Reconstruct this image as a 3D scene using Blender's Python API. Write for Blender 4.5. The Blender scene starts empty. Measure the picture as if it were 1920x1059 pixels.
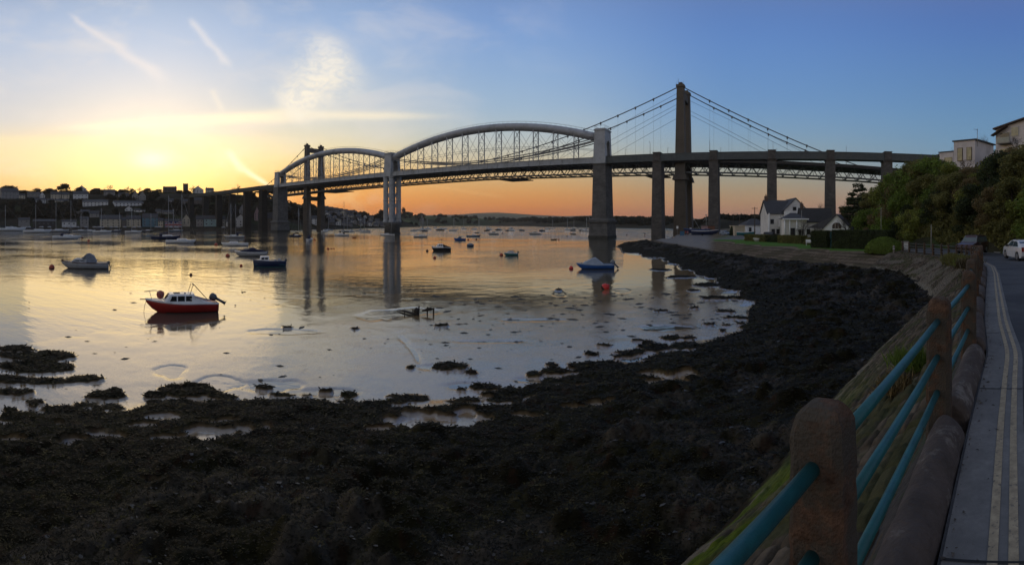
import bpy, math, random
import numpy as np
from mathutils import Vector, Matrix
SC = bpy.context.scene
COL = SC.collection
# ---------------------------------------------------------------- camera: the photograph is a swept (cylindrical) panorama
K = 905.0; HX = 960.0; HY = 419.0; CZ = 6.5
cam = bpy.data.cameras.new("camera"); cam.type = 'PANO'; cam.panorama_type = 'CENTRAL_CYLINDRICAL'
cam.central_cylindrical_range_u_min = -HX/K; cam.central_cylindrical_range_u_max = HX/K
cam.central_cylindrical_range_v_min = -(1059-HY)/K; cam.central_cylindrical_range_v_max = HY/K
cam.central_cylindrical_radius = 1.0
cam.clip_start = 0.05; cam.clip_end = 40000
co = bpy.data.objects.new("camera", cam); COL.objects.link(co)
co.location = (0, 0, CZ); co.rotation_euler = (math.pi/2, 0, 0); SC.camera = co
SC.view_settings.view_transform = 'Standard'; SC.view_settings.look = 'None'
SC.view_settings.exposure = 0.0; SC.view_settings.gamma = 1.0
SC.render.engine = 'CYCLES'
cy = SC.cycles
cy.use_denoising = True; cy.max_bounces = 6; cy.diffuse_bounces = 3; cy.glossy_bounces = 3
cy.transparent_max_bounces = 8; cy.volume_bounces = 0; cy.caustics_reflective = False; cy.caustics_refractive = False
# ---------------------------------------------------------------- sky
SUN_AZ = (285-960)/K; SUN_EL = math.atan((419-300)/K)
def lin(c):
    return tuple((v/255/12.92 if v/255 <= .04045 else ((v/255+.055)/1.055)**2.4) for v in c)
world = bpy.data.worlds.new("World"); SC.world = world; world.use_nodes = True
NT = world.node_tree; NT.nodes.clear()
def nd(t, **kw):
    n = NT.nodes.new(t)
    for k, v in kw.items(): setattr(n, k, v)
    return n
def mth(op, a, b=None, c=None, clamp=False):
    n = nd('ShaderNodeMath', operation=op); n.use_clamp = clamp
    for i, v in enumerate((a, b, c)):
        if v is None: continue
        if isinstance(v, (int, float)): n.inputs[i].default_value = v
        else: NT.links.new(v, n.inputs[i])
    return n.outputs[0]
def smooth(v, a, b):
    n = nd('ShaderNodeMapRange', interpolation_type='SMOOTHSTEP'); NT.links.new(v, n.inputs[0])
    n.inputs[1].default_value = a; n.inputs[2].default_value = b
    n.inputs[3].default_value = 0; n.inputs[4].default_value = 1
    return n.outputs[0]
def mixc(f, a, b):
    n = nd('ShaderNodeMix', data_type='RGBA')
    for s, v in ((n.inputs[0], f), (n.inputs[6], a), (n.inputs[7], b)):
        if isinstance(v, (int, float)): s.default_value = v
        elif isinstance(v, tuple): s.default_value = (*v, 1)
        else: NT.links.new(v, s)
    return n.outputs[2]
tc = nd('ShaderNodeTexCoord'); sp = nd('ShaderNodeSeparateXYZ'); NT.links.new(tc.outputs['Generated'], sp.inputs[0])
sx, sy, sz = sp.outputs
az = mth('ARCTAN2', sx, sy)
hor = mth('SQRT', mth('ADD', mth('MULTIPLY', sx, sx), mth('MULTIPLY', sy, sy)))
tel = mth('DIVIDE', sz, mth('MAXIMUM', hor, 1e-4))               # tangent of the elevation
elv = mth('DIVIDE', mth('ARCTAN2', sz, hor), math.pi/2)          # 0 horizon .. 1 zenith
AX = mth('MULTIPLY_ADD', az, K, HX)                              # azimuth, in 1/905 rad
AY = mth('MULTIPLY_ADD', tel, -K, HY)
def row(y): return max(0.0, math.atan((HY-y)/K)/(math.pi/2))
ZEN = (118, 126, 144)
SKY = [(-1883, [(410, (196, 178, 166)), (200, (176, 170, 172)), (0, (152, 154, 166))]),
 (-500, [(410, (215, 160, 110)), (300, (215, 190, 150)), (200, (175, 180, 190)), (0, (140, 160, 195))]),
 (0, [(410, (244, 168, 80)), (345, (250, 196, 116)), (300, (248, 218, 160)), (266, (240, 222, 186)), (225, (216, 214, 214)), (110, (190, 204, 226)), (0, (160, 185, 222))]),
 (285, [(410, (254, 188, 78)), (345, (255, 210, 112)), (300, (252, 224, 150)), (262, (242, 222, 180)), (222, (218, 216, 212)), (110, (190, 206, 230)), (0, (158, 187, 225))]),
 (600, [(410, (240, 126, 34)), (375, (247, 146, 44)), (335, (250, 184, 88)), (295, (242, 218, 160)), (255, (226, 220, 196)), (200, (196, 206, 216)), (100, (164, 190, 224)), (0, (140, 173, 220))]),
 (950, [(410, (226, 118, 50)), (385, (226, 134, 58)), (345, (220, 166, 94)), (305, (205, 190, 152)), (260, (182, 193, 196)), (200, (158, 186, 212)), (100, (133, 168, 216)), (0, (114, 151, 210))]),
 (1400, [(412, (190, 128, 104)), (385, (186, 140, 104)), (345, (163, 150, 122)), (300, (146, 162, 166)), (250, (126, 160, 190)), (190, (108, 150, 198)), (90, (96, 138, 200)), (0, (88, 125, 190))]),
 (1920, [(412, (150, 130, 130)), (350, (130, 145, 155)), (290, (112, 150, 180)), (200, (98, 141, 184)), (90, (84, 124, 186)), (0, (78, 112, 180))]),
 (3803, [(410, (196, 178, 166)), (200, (176, 170, 172)), (0, (152, 154, 166))])]
acc = None; px0 = None
for x, st in SKY:
    r = nd('ShaderNodeValToRGB'); r.color_ramp.interpolation = 'B_SPLINE' if len(st) > 4 else 'LINEAR'
    e = r.color_ramp.elements
    st = [(row(y), c) for y, c in st] + [(.6, ZEN), (1.0, ZEN)]
    e[0].position = st[0][0]; e[0].color = (*lin(st[0][1]), 1); e[1].position = st[1][0]; e[1].color = (*lin(st[1][1]), 1)
    for p, c in st[2:]:
        k = e.new(p); k.color = (*lin(c), 1)
    NT.links.new(elv, r.inputs[0])
    acc = r.outputs[0] if acc is None else mixc(smooth(AX, px0, x), acc, r.outputs[0])
    px0 = x
# glow of the veiled sun
dx = mth('DIVIDE', mth('SUBTRACT', AX, 292), 280.0); dy = mth('DIVIDE', mth('SUBTRACT', AY, 318), 55.0)
g1 = mth('POWER', 2.718, mth('MULTIPLY', mth('ADD', mth('MULTIPLY', dx, dx), mth('MULTIPLY', dy, dy)), -1.0))
dx = mth('DIVIDE', mth('SUBTRACT', AX, 285), 36.0); dy = mth('DIVIDE', mth('SUBTRACT', AY, 298), 17.0)
g2 = mth('POWER', 2.718, mth('MULTIPLY', mth('ADD', mth('MULTIPLY', dx, dx), mth('MULTIPLY', dy, dy)), -1.0))
def addc(a, col, f):
    n = nd('ShaderNodeMix', data_type='RGBA', blend_type='ADD'); NT.links.new(a, n.inputs[6])
    n.inputs[7].default_value = (*col, 1); NT.links.new(f, n.inputs[0]); n.clamp_result = False
    return n.outputs[2]
acc = addc(acc, (.06, .05, .01), g1); acc = addc(acc, (.9, .8, .5), g2)
# thin cloud, contrails
def noise(scale, detail=6, rough=.6, stretch=(1, 1), dist=0.0, off=0):
    cb = nd('ShaderNodeCombineXYZ')
    NT.links.new(mth('MULTIPLY', AX, .01*stretch[0]), cb.inputs[0]); NT.links.new(mth('MULTIPLY', AY, .01*stretch[1]), cb.inputs[1])
    cb.inputs[2].default_value = off
    n = nd('ShaderNodeTexNoise'); NT.links.new(cb.outputs[0], n.inputs['Vector'])
    n.inputs['Scale'].default_value = scale; n.inputs['Detail'].default_value = detail
    n.inputs['Roughness'].default_value = rough; n.inputs['Distortion'].default_value = dist
    return n.outputs['Fac']
N1 = noise(1.1, 8, .65, (1, 1.6), .6); N2 = noise(.45, 5, .6, (1, 2.2), .5, 7.0); N3 = noise(3.5, 6, .7, (1, 1.4), 1.2, 3.0)
def streak(x0, y0, x1, y1, w0, w1, power=1.0, wob=10.0, fade=(.15, .25)):
    L = math.hypot(x1-x0, y1-y0); ux, uy = (x1-x0)/L, (y1-y0)/L
    ax_ = mth('SUBTRACT', AX, x0); ay_ = mth('SUBTRACT', AY, y0)
    t = mth('DIVIDE', mth('ADD', mth('MULTIPLY', ax_, ux), mth('MULTIPLY', ay_, uy)), L)
    d = mth('ADD', mth('MULTIPLY', ax_, -uy), mth('MULTIPLY', ay_, ux))
    d = mth('ADD', d, mth('MULTIPLY', mth('SUBTRACT', N1, .5), wob))
    w = mth('MULTIPLY_ADD', t, w1-w0, w0)
    q = mth('DIVIDE', d, w); g = mth('POWER', 2.718, mth('MULTIPLY', mth('MULTIPLY', q, q), -1))
    return mth('MULTIPLY', mth('MULTIPLY', g, mth('MULTIPLY', smooth(t, 0, fade[0]), smooth(t, 1, 1-fade[1]))), power)
def cl(a, f, col): return mixc(mth('MINIMUM', f, 1.0), a, lin(col))
acc = cl(acc, mth('MULTIPLY', smooth(N2, .45, .75), mth('MULTIPLY', smooth(AX, 1250, 500), .42)), (236, 228, 222))
acc = cl(acc, streak(120, 20, 330, 165, 4, 14, .5, 26), (240, 232, 230))
acc = cl(acc, streak(350, 30, 440, 135, 7, 7, .5, 20), (236, 232, 234))
acc = cl(acc, streak(395, 165, 420, 215, 6, 6, .35, 8), (245, 236, 222))
acc = cl(acc, streak(422, 276, 458, 326, 7, 8, 1.0, 6, (.3, .3)), (255, 252, 216))
acc = cl(acc, streak(438, 306, 515, 354, 7, 3, 1.0, 5, (.25, .3)), (255, 250, 208))
acc = cl(acc, mth('MULTIPLY', mth('MULTIPLY', smooth(AY, 249, 261), smooth(AY, 380, 280)), mth('MULTIPLY', smooth(AX, 620, 330), .42)), (255, 238, 186))
acc = cl(acc, streak(60, 243, 600, 213, 5, 13, 1.1, 7, (.4, .15)), (255, 243, 214))
acc = cl(acc, streak(480, 214, 880, 219, 12, 5, 1.0, 8, (.15, .5)), (246, 236, 214))
acc = cl(acc, streak(540, 205, 660, 130, 26, 30, 1.0, 34, (.2, .25)) if 0 else mth('MULTIPLY', streak(528, 218, 668, 88, 34, 62, 1.15, 50, (.12, .3)), mth('MULTIPLY_ADD', smooth(N3, .30, .70), .55, .45)), (250, 242, 226))
acc = cl(acc, mth('MULTIPLY', streak(610, 150, 605, 60, 45, 22, .6, 50), smooth(N3, .3, .65)), (236, 234, 232))
acc = cl(acc, streak(790, 345, 960, 372, 3, 3, .22, 4), (245, 190, 120))
acc = cl(acc, mth('MULTIPLY', mth('MULTIPLY', smooth(AY, 225, 300), smooth(AX, 1000, 500)), mth('MULTIPLY', smooth(N1, .5, .72), .35)), (255, 232, 176))
nish = nd('ShaderNodeTexSky', sky_type='NISHITA', sun_disc=False)
nish.sun_elevation = SUN_EL; nish.sun_rotation = SUN_AZ
nish.dust_density = 2.0
b1 = nd('ShaderNodeBackground'); NT.links.new(nish.outputs[0], b1.inputs[0]); b1.inputs[1].default_value = .012
b2 = nd('ShaderNodeBackground'); NT.links.new(acc, b2.inputs[0]); b2.inputs[1].default_value = .93
ad = nd('ShaderNodeAddShader'); NT.links.new(b1.outputs[0], ad.inputs[0]); NT.links.new(b2.outputs[0], ad.inputs[1])
wo = nd('ShaderNodeOutputWorld'); NT.links.new(ad.outputs[0], wo.inputs[0])
world.cycles.sampling_method = 'MANUAL'; world.cycles.sample_map_resolution = 1024
sun = bpy.data.lights.new("sun", 'SUN'); sun.energy = .14; sun.angle = math.radians(30); sun.color = (1, .68, .32)
so = bpy.data.objects.new("sun", sun); COL.objects.link(so)
sd = Vector((math.sin(SUN_AZ)*math.cos(SUN_EL), math.cos(SUN_AZ)*math.cos(SUN_EL), math.sin(SUN_EL)))
so.rotation_euler = sd.to_track_quat('Z', 'Y').to_euler()

# ---------------------------------------------------------------- helpers
rnd = random.Random(7)
def P(x, y, r):                       # picture column and row at a horizontal distance r -> world
    a = (x-HX)/K; return Vector((r*math.sin(a), r*math.cos(a), CZ-(y-HY)/K*r))
def G(x, r, z=0.0):
    a = (x-HX)/K; return Vector((r*math.sin(a), r*math.cos(a), z))
def Wt(x, y, z=0.0):                  # where the sight line through (x, y) meets height z
    return G(x, (CZ-z)*K/(y-HY), z)
class MB:
    def __init__(s): s.v = []; s.f = []; s.sm = []
    def add(s, vs, fs, smooth=False):
        b = len(s.v); s.v += [tuple(q) for q in vs]; s.f += [tuple(i+b for i in f) for f in fs]; s.sm += [smooth]*len(fs); return s
    def box(s, c, d, rz=0.0, top=1.0, m=None):      # centre, full sizes; top = scale of the top face
        R = m or Matrix.Rotation(rz, 3, 'Z'); c = Vector(c); vs = []
        for z in (-.5, .5):
            k = top if z > 0 else 1.0
            for x, y in ((-.5, -.5), (.5, -.5), (.5, .5), (-.5, .5)):
                vs.append(c + R @ Vector((x*d[0]*k, y*d[1]*k, z*d[2])))
        return s.add(vs, [(3, 2, 1, 0), (4, 5, 6, 7), (0, 1, 5, 4), (1, 2, 6, 5), (2, 3, 7, 6), (3, 0, 4, 7)])
    def ring(s, rings, smooth=True, cap=True, closed=False):
        n = len(rings[0]); vs = [p for r in rings for p in r]; fs = []
        m = len(rings)
        for i in range(m if closed else m-1):
            for j in range(n):
                a = i*n+j; b = i*n+(j+1) % n; c = ((i+1) % m)*n+(j+1) % n; d = ((i+1) % m)*n+j
                fs.append((a, b, c, d))
        s.add(vs, fs, smooth)
        if cap and not closed:
            b = len(s.v)-len(vs)
            s.f.append(tuple(b+j for j in reversed(range(n)))); s.sm.append(False)
            s.f.append(tuple(b+(m-1)*n+j for j in range(n))); s.sm.append(False)
        return s
    def tube(s, pts, r, n=6, ry=None, smooth=True, rs=None):
        pts = [Vector(p) for p in pts]; rings = []
        for i, p in enumerate(pts):
            d = (pts[min(i+1, len(pts)-1)]-pts[max(i-1, 0)])
            d = d.normalized() if d.length > 1e-9 else Vector((0, 0, 1))
            u = d.cross(Vector((0, 0, 1)))
            u = u.normalized() if u.length > 1e-3 else Vector((1, 0, 0))
            w = u.cross(d).normalized(); k = rs[i] if rs else r
            kk = (ry/r if ry else 1)*k
            rings.append([p+u*math.cos(2*math.pi*j/n)*k+w*math.sin(2*math.pi*j/n)*kk for j in range(n)])
        return s.ring(rings, smooth)
    def beam(s, a, b, w, h=None):
        a = Vector(a); b = Vector(b); h = h or w; d = (b-a); L = d.length; d.normalize()
        u = d.cross(Vector((0, 0, 1))); u = u.normalized() if u.length > 1e-3 else Vector((1, 0, 0))
        v = u.cross(d)
        return s.box((a+b)/2, (w, L, h), m=Matrix((u, d, v)).transposed())
    def lathe(s, c, prof, n=12, smooth=True, sx=1, sy=1):
        c = Vector(c)
        return s.ring([[c+Vector((r*math.cos(2*math.pi*j/n)*sx, r*math.sin(2*math.pi*j/n)*sy, z)) for j in range(n)] for r, z in prof], smooth)
    def prism(s, poly, a, b):          # poly of 3D points extruded from offset a to offset b
        n = len(poly); a = Vector(a); b = Vector(b)
        return s.add([Vector(p)+a for p in poly]+[Vector(p)+b for p in poly],
            [tuple(reversed(range(n))), tuple(range(n, 2*n))]+[(i, (i+1) % n, n+(i+1) % n, n+i) for i in range(n)])
    def build(s, name, mat, parent=None, loc=None):
        me = bpy.data.meshes.new(name); me.from_pydata(s.v, [], s.f); me.update()
        me.polygons.foreach_set('use_smooth', s.sm)
        if mat: me.materials.append(mat)
        return link(name, me, parent, loc)
def link(name, me, parent=None, loc=None):
    o = bpy.data.objects.new(name, me); COL.objects.link(o)
    if parent is not None: o.parent = parent
    if loc is not None: o.location = loc
    return o
def tag(o, label=None, cat=None, group=None, kind=None):
    for k, v in (('label', label), ('category', cat), ('group', group), ('kind', kind)):
        if v: o[k] = v
    return o
def thing(name, label, cat, loc=(0, 0, 0), rz=0.0, group=None):
    o = bpy.data.objects.new(name, None); COL.objects.link(o); o.location = loc; o.rotation_euler = (0, 0, rz)
    o.empty_display_size = .2
    return tag(o, label, cat, group)
CH = {}
def dup(root, loc, rz=0.0, label=None, sc=None, group=None):
    kids = [o for o in bpy.data.objects if o.parent is root] if root.name not in CH else CH[root.name]
    if root.name not in CH:
        CH[root.name] = kids
        for k in kids: CH[k.name] = [o for o in bpy.data.objects if o.parent is k]
    r = root.copy(); COL.objects.link(r); r.location = loc; r.rotation_euler = (0, 0, rz)
    if sc: r.scale = (sc,)*3 if isinstance(sc, (int, float)) else sc
    if label: r['label'] = label
    if group: r['group'] = group
    for k in kids:
        c = k.copy(); COL.objects.link(c); c.parent = r
        for g in CH.get(k.name, []):
            d = g.copy(); COL.objects.link(d); d.parent = c
    return r
MATS = {}
def mat(name, col, rough=.8, metal=0.0, var=.15, scale=1.0, bump=0.0, bscale=None, col2=None, c2scale=None, c2range=(.5, .6), spec=.5, coat=0.0, emit=None, estr=0.0, detail=5, alpha=None):
    if name in MATS: return MATS[name]
    m = bpy.data.materials.new(name); m.use_nodes = True; t = m.node_tree; b = t.nodes['Principled BSDF']; L = t.links.new
    b.inputs['Roughness'].default_value = rough; b.inputs['Metallic'].default_value = metal
    b.inputs['Specular IOR Level'].default_value = spec; b.inputs['Coat Weight'].default_value = coat; b.inputs['Coat Roughness'].default_value = .08
    c = t.nodes.new('ShaderNodeTexCoord')
    n = t.nodes.new('ShaderNodeTexNoise'); n.inputs['Scale'].default_value = scale; n.inputs['Detail'].default_value = detail; n.inputs['Roughness'].default_value = .65
    L(c.outputs['Object'], n.inputs['Vector'])
    r = t.nodes.new('ShaderNodeValToRGB'); r.color_ramp.elements[0].position = .3; r.color_ramp.elements[1].position = .7
    r.color_ramp.elements[0].color = (*[max(0, v*(1-var)) for v in col], 1); r.color_ramp.elements[1].color = (*[min(1, v*(1+var)) for v in col], 1)
    L(n.outputs['Fac'], r.inputs[0]); out = r.outputs[0]
    if col2:
        n2 = t.nodes.new('ShaderNodeTexNoise'); n2.inputs['Scale'].default_value = c2scale or scale*.4; n2.inputs['Detail'].default_value = 7
        n2.inputs['Roughness'].default_value = .7; L(c.outputs['Object'], n2.inputs['Vector'])
        mr = t.nodes.new('ShaderNodeMapRange'); mr.inputs[1].default_value, mr.inputs[2].default_value = c2range; L(n2.outputs['Fac'], mr.inputs[0])
        mx = t.nodes.new('ShaderNodeMix'); mx.data_type = 'RGBA'; L(mr.outputs[0], mx.inputs[0]); L(out, mx.inputs[6]); mx.inputs[7].default_value = (*col2, 1)
        out = mx.outputs[2]
    L(out, b.inputs['Base Color'])
    if bump:
        n3 = t.nodes.new('ShaderNodeTexNoise'); n3.inputs['Scale'].default_value = bscale or scale*4; n3.inputs['Detail'].default_value = 6
        L(c.outputs['Object'], n3.inputs['Vector']); bp = t.nodes.new('ShaderNodeBump'); bp.inputs['Strength'].default_value = 1
        bp.inputs['Distance'].default_value = bump; L(n3.outputs['Fac'], bp.inputs['Height']); L(bp.outputs[0], b.inputs['Normal'])
    if emit: b.inputs['Emission Color'].default_value = (*emit, 1); b.inputs['Emission Strength'].default_value = estr
    MATS[name] = m; return m
# numpy gradient-free value noise
def _h(i, j, s):
    n = (i.astype(np.int64)*374761393 + j.astype(np.int64)*668265263 + s*974711) & 0x7fffffff
    n = ((n ^ (n >> 13))*1274126177) & 0x7fffffff
    return ((n ^ (n >> 16)) & 0xffff)/65535.0
def vn(x, y, s=0):
    i = np.floor(x); j = np.floor(y); fx = x-i; fy = y-j; fx = fx*fx*(3-2*fx); fy = fy*fy*(3-2*fy)
    a = _h(i, j, s); b = _h(i+1, j, s); c = _h(i, j+1, s); d = _h(i+1, j+1, s)
    return (a*(1-fx)+b*fx)*(1-fy)+(c*(1-fx)+d*fx)*fy
def fbm(x, y, o=4, s=0, g=.5):
    t = 0; A = 1; S = 0
    for k in range(o):
        t = t+A*vn(x, y, s+k*17); S += A; A *= g; x, y = x*1.62-y*1.18+3.1, x*1.18+y*1.62+1.7
    return t/S
def sm(x, a, b):
    t = np.clip((x-a)/(b-a), 0, 1); return t*t*(3-2*t)
def grid_mesh(name, X, Y, Z, mat_, flip=False):
    nr, nc = X.shape
    me = bpy.data.meshes.new(name)
    co_ = np.stack([X, Y, Z], -1).reshape(-1, 3).astype(np.float32)
    idx = np.arange(nr*nc).reshape(nr, nc)
    q = np.stack([idx[:-1, :-1], idx[:-1, 1:], idx[1:, 1:], idx[1:, :-1]], -1).reshape(-1, 4)
    if flip: q = q[:, ::-1]
    me.vertices.add(len(co_)); me.vertices.foreach_set('co', co_.ravel())
    me.loops.add(q.size); me.loops.foreach_set('vertex_index', q.ravel().astype(np.int32))
    me.polygons.add(len(q)); me.polygons.foreach_set('loop_start', np.arange(0, q.size, 4, dtype=np.int32))
    me.polygons.foreach_set('loop_total', np.full(len(q), 4, np.int32))
    me.polygons.foreach_set('use_smooth', np.ones(len(q), bool)); me.update(calc_edges=True)
    me.materials.append(mat_); return me
def quads_mesh(name, V, mats, n=4):     # V: (k, n, 3) independent faces
    k = len(V); me = bpy.data.meshes.new(name)
    me.vertices.add(k*n); me.vertices.foreach_set('co', V.astype(np.float32).ravel())
    me.loops.add(k*n); me.loops.foreach_set('vertex_index', np.arange(k*n, dtype=np.int32))
    me.polygons.add(k); me.polygons.foreach_set('loop_start', np.arange(0, k*n, n, dtype=np.int32))
    me.polygons.foreach_set('loop_total', np.full(k, n, np.int32)); me.update(calc_edges=True)
    me.materials.append(mats); return me
def polar(cols, lo, hi, nc, nr, x0, x1, prof=None):
    """height field from per-column profiles: cols = {x: [(r, z), ...]}"""
    xs = np.linspace(x0, x1, nc); rs = np.exp(np.linspace(math.log(lo), math.log(hi), nr))
    keys = sorted(cols); tab = np.array([np.interp(rs, [p[0] for p in cols[k]], [p[1] for p in cols[k]]) for k in keys])
    Z = np.empty((nr, nc))
    for i in range(nr): Z[i] = np.interp(xs, keys, tab[:, i])
    XS, RS = np.meshgrid(xs, rs); A = (XS-HX)/K
    return XS, RS, RS*np.sin(A), RS*np.cos(A), Z
# ================================================================ setting: foreshore, water, hills
def attr_mat(name, rough=.8, spec=.5, nb=(8, .01), nb2=None, var=.25, vs=6.0):
    """surface colour from the vertex colour of the thing itself, roughness from its alpha"""
    m = bpy.data.materials.new(name); m.use_nodes = True; t = m.node_tree; b = t.nodes['Principled BSDF']; L = t.links.new
    a = t.nodes.new('ShaderNodeAttribute'); a.attribute_name = 'Col'
    c = t.nodes.new('ShaderNodeTexCoord'); n = t.nodes.new('ShaderNodeTexNoise'); n.inputs['Scale'].default_value = vs; n.inputs['Detail'].default_value = 7; n.inputs['Roughness'].default_value = .7
    L(c.outputs['Object'], n.inputs['Vector'])
    mr = t.nodes.new('ShaderNodeMapRange'); L(n.outputs['Fac'], mr.inputs[0]); mr.inputs[1].default_value = .3; mr.inputs[2].default_value = .7; mr.inputs[3].default_value = 1-var; mr.inputs[4].default_value = 1+var
    mu = t.nodes.new('ShaderNodeVectorMath'); mu.operation = 'SCALE'; L(a.outputs['Color'], mu.inputs[0]); L(mr.outputs[0], mu.inputs['Scale'])
    L(mu.outputs[0], b.inputs['Base Color']); L(a.outputs['Alpha'], b.inputs['Roughness']); sr = t.nodes.new('ShaderNodeMapRange'); L(a.outputs['Alpha'], sr.inputs[0]); sr.inputs[1].default_value = .42; sr.inputs[2].default_value = .55; sr.inputs[3].default_value = spec; sr.inputs[4].default_value = min(spec, .05); L(sr.outputs[0], b.inputs['Specular IOR Level'])
    nn = t.nodes.new('ShaderNodeTexNoise'); nn.inputs['Scale'].default_value = nb[0]; nn.inputs['Detail'].default_value = 8; nn.inputs['Roughness'].default_value = .65
    L(c.outputs['Object'], nn.inputs['Vector']); bp = t.nodes.new('ShaderNodeBump'); bp.inputs['Distance'].default_value = nb[1]; L(nn.outputs['Fac'], bp.inputs['Height'])
    if nb2:
        n3 = t.nodes.new('ShaderNodeTexNoise'); n3.inputs['Scale'].default_value = nb2[0]; n3.inputs['Detail'].default_value = 4; L(c.outputs['Object'], n3.inputs['Vector'])
        b3 = t.nodes.new('ShaderNodeBump'); b3.inputs['Distance'].default_value = nb2[1]; L(n3.outputs['Fac'], b3.inputs['Height']); L(b3.outputs[0], bp.inputs['Normal'])
    sb_ = t.nodes.new('ShaderNodeMapRange'); L(a.outputs['Alpha'], sb_.inputs[0]); sb_.inputs[1].default_value = .05; sb_.inputs[2].default_value = .4; sb_.inputs[3].default_value = .11; L(sb_.outputs[0], bp.inputs['Strength'])
    if nb2: L(sb_.outputs[0], b3.inputs['Strength'])
    L(bp.outputs[0], b.inputs['Normal']); return m
def set_col(me, C):
    a = me.color_attributes.new('Col', 'FLOAT_COLOR', 'POINT'); a.data.foreach_set('color', C.reshape(-1, 4).astype(np.float32).ravel())

def rr(y, z=0.0): return (CZ-z)*K/(y-HY)
def near(re, rm, z0=1.35):
    return [(2, z0+.1), (5, z0), (re*.6, .62), (re*.88, .28), (re, .10), (re+.5, .03), (rm*.9, .024), (rm, .004), (rm+1.5, -.02), (rm*1.25, -.18), (rm*1.8, -.8)]
cols = {}
for x, ye, ym in ((-700, 850, 690), (-300, 830, 670), (0, 812, 650), (100, 790, 636), (200, 780, 622), (300, 768, 610), (450, 762, 585), (550, 760, 562), (640, 770, 556), (760, 762, 550), (860, 760, 545), (940, 760, 542),
                  (1000, 748, 538), (1040, 735, 536), (1080, 712, 534), (1130, 700, 528)):
    cols[x] = near(rr(ye), rr(ym)) + [(230, -2), (400, -2)]
for x, ye, ya, far in ((1170, 688, 474, [(125, .25), (134, .7), (138, .7), (146, -.8), (180, -2), (400, -2)]),
                  (1200, 682, 478, [(112, .6), (132, 1.25), (139, 1.3), (150, -.5), (180, -2), (400, -2)]),
                  (1240, 672, 486, [(98, .6), (118, 1.5), (138, 1.9), (146, 1.9), (165, -.6), (400, -2)]),
                  (1270, 662, 496, [(92, .8), (108, 1.5), (124, 2.2), (150, 2.3), (190, 2.1), (215, -1), (400, -2)]),
                  (1300, 653, 508, [(75, .5), (96, 1.55), (112, 2.7), (150, 2.6), (230, 2.2), (260, -.8), (400, -2)]),
                  (1340, 642, 522, [(64, .5), (86, 1.55), (102, 2.8), (160, 2.7), (400, 2.6)]),
                  (1380, 628, 548, [(56, .5), (77, 1.5), (91, 2.8), (160, 2.8), (400, 2.8)]),
                  (1400, 615, 572, [(46, .4), (73, 1.5), (86, 2.8), (160, 2.9), (400, 2.9)])):
    re = rr(ye); ra = rr(ya)
    cols[x] = [(2, 1.5), (5, 1.4), (re*.6, .65), (re*.88, .3), (re, .10), (re+.5, .03), ((re+ra)/2, .012), (ra-.6, .02), (ra, .10)] + far
cols[1430] = [(2, 1.6), (10, 1.2), (25, .35), (40, .3), (50, .55), (68, 1.5), (80, 2.8), (400, 2.9)]
cols[1500] = [(2, 1.6), (10, 1.4), (25, .7), (40, .5), (50, .8), (62, 1.5), (72, 2.8), (400, 3)]
cols[1560] = [(2, 1.6), (13, 1.4), (30, .7), (45, .8), (57, 1.5), (66, 2.8), (400, 3)]
cols[1690] = [(2, 1.6), (22, 1.3), (32, .9), (44, 1.1), (49, 1.5), (61, 2.9), (400, 3)]
cols[1742] = [(2, 1.2), (30, 1.2), (40, 1.1), (50, 1.6), (58, 2.9), (400, 3)]
cols[1800] = [(2, 1.0), (50, 1.2), (58, 2.9), (400, 3)]
XS, RS, X, Y, Z = polar(cols, 2.2, 400, 1150, 700, -700, 1820)
PY = HY + (CZ-np.maximum(Z, 0))*K/RS                              # row at which each point is seen: only used to look up the beds below
wob = (fbm(X*.55, Y*.55, 4, 3)-.5)
def cells(x, y, s):      # heaped stones: height of the nearest dome
    i = np.floor(x); j = np.floor(y); best = np.zeros_like(x)
    for a in (-1, 0, 1):
        for b_ in (-1, 0, 1):
            ci, cj = i+a, j+b_; px = ci+_h(ci, cj, s); py = cj+_h(ci, cj, s+1); rd = .35+.5*_h(ci, cj, s+2)
            q = 1-((x-px)**2+(y-py)**2)/rd**2; best = np.maximum(best, np.sqrt(np.maximum(q, 0))*rd*(.3+.7*_h(ci, cj, s+3)))
    return best
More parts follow.
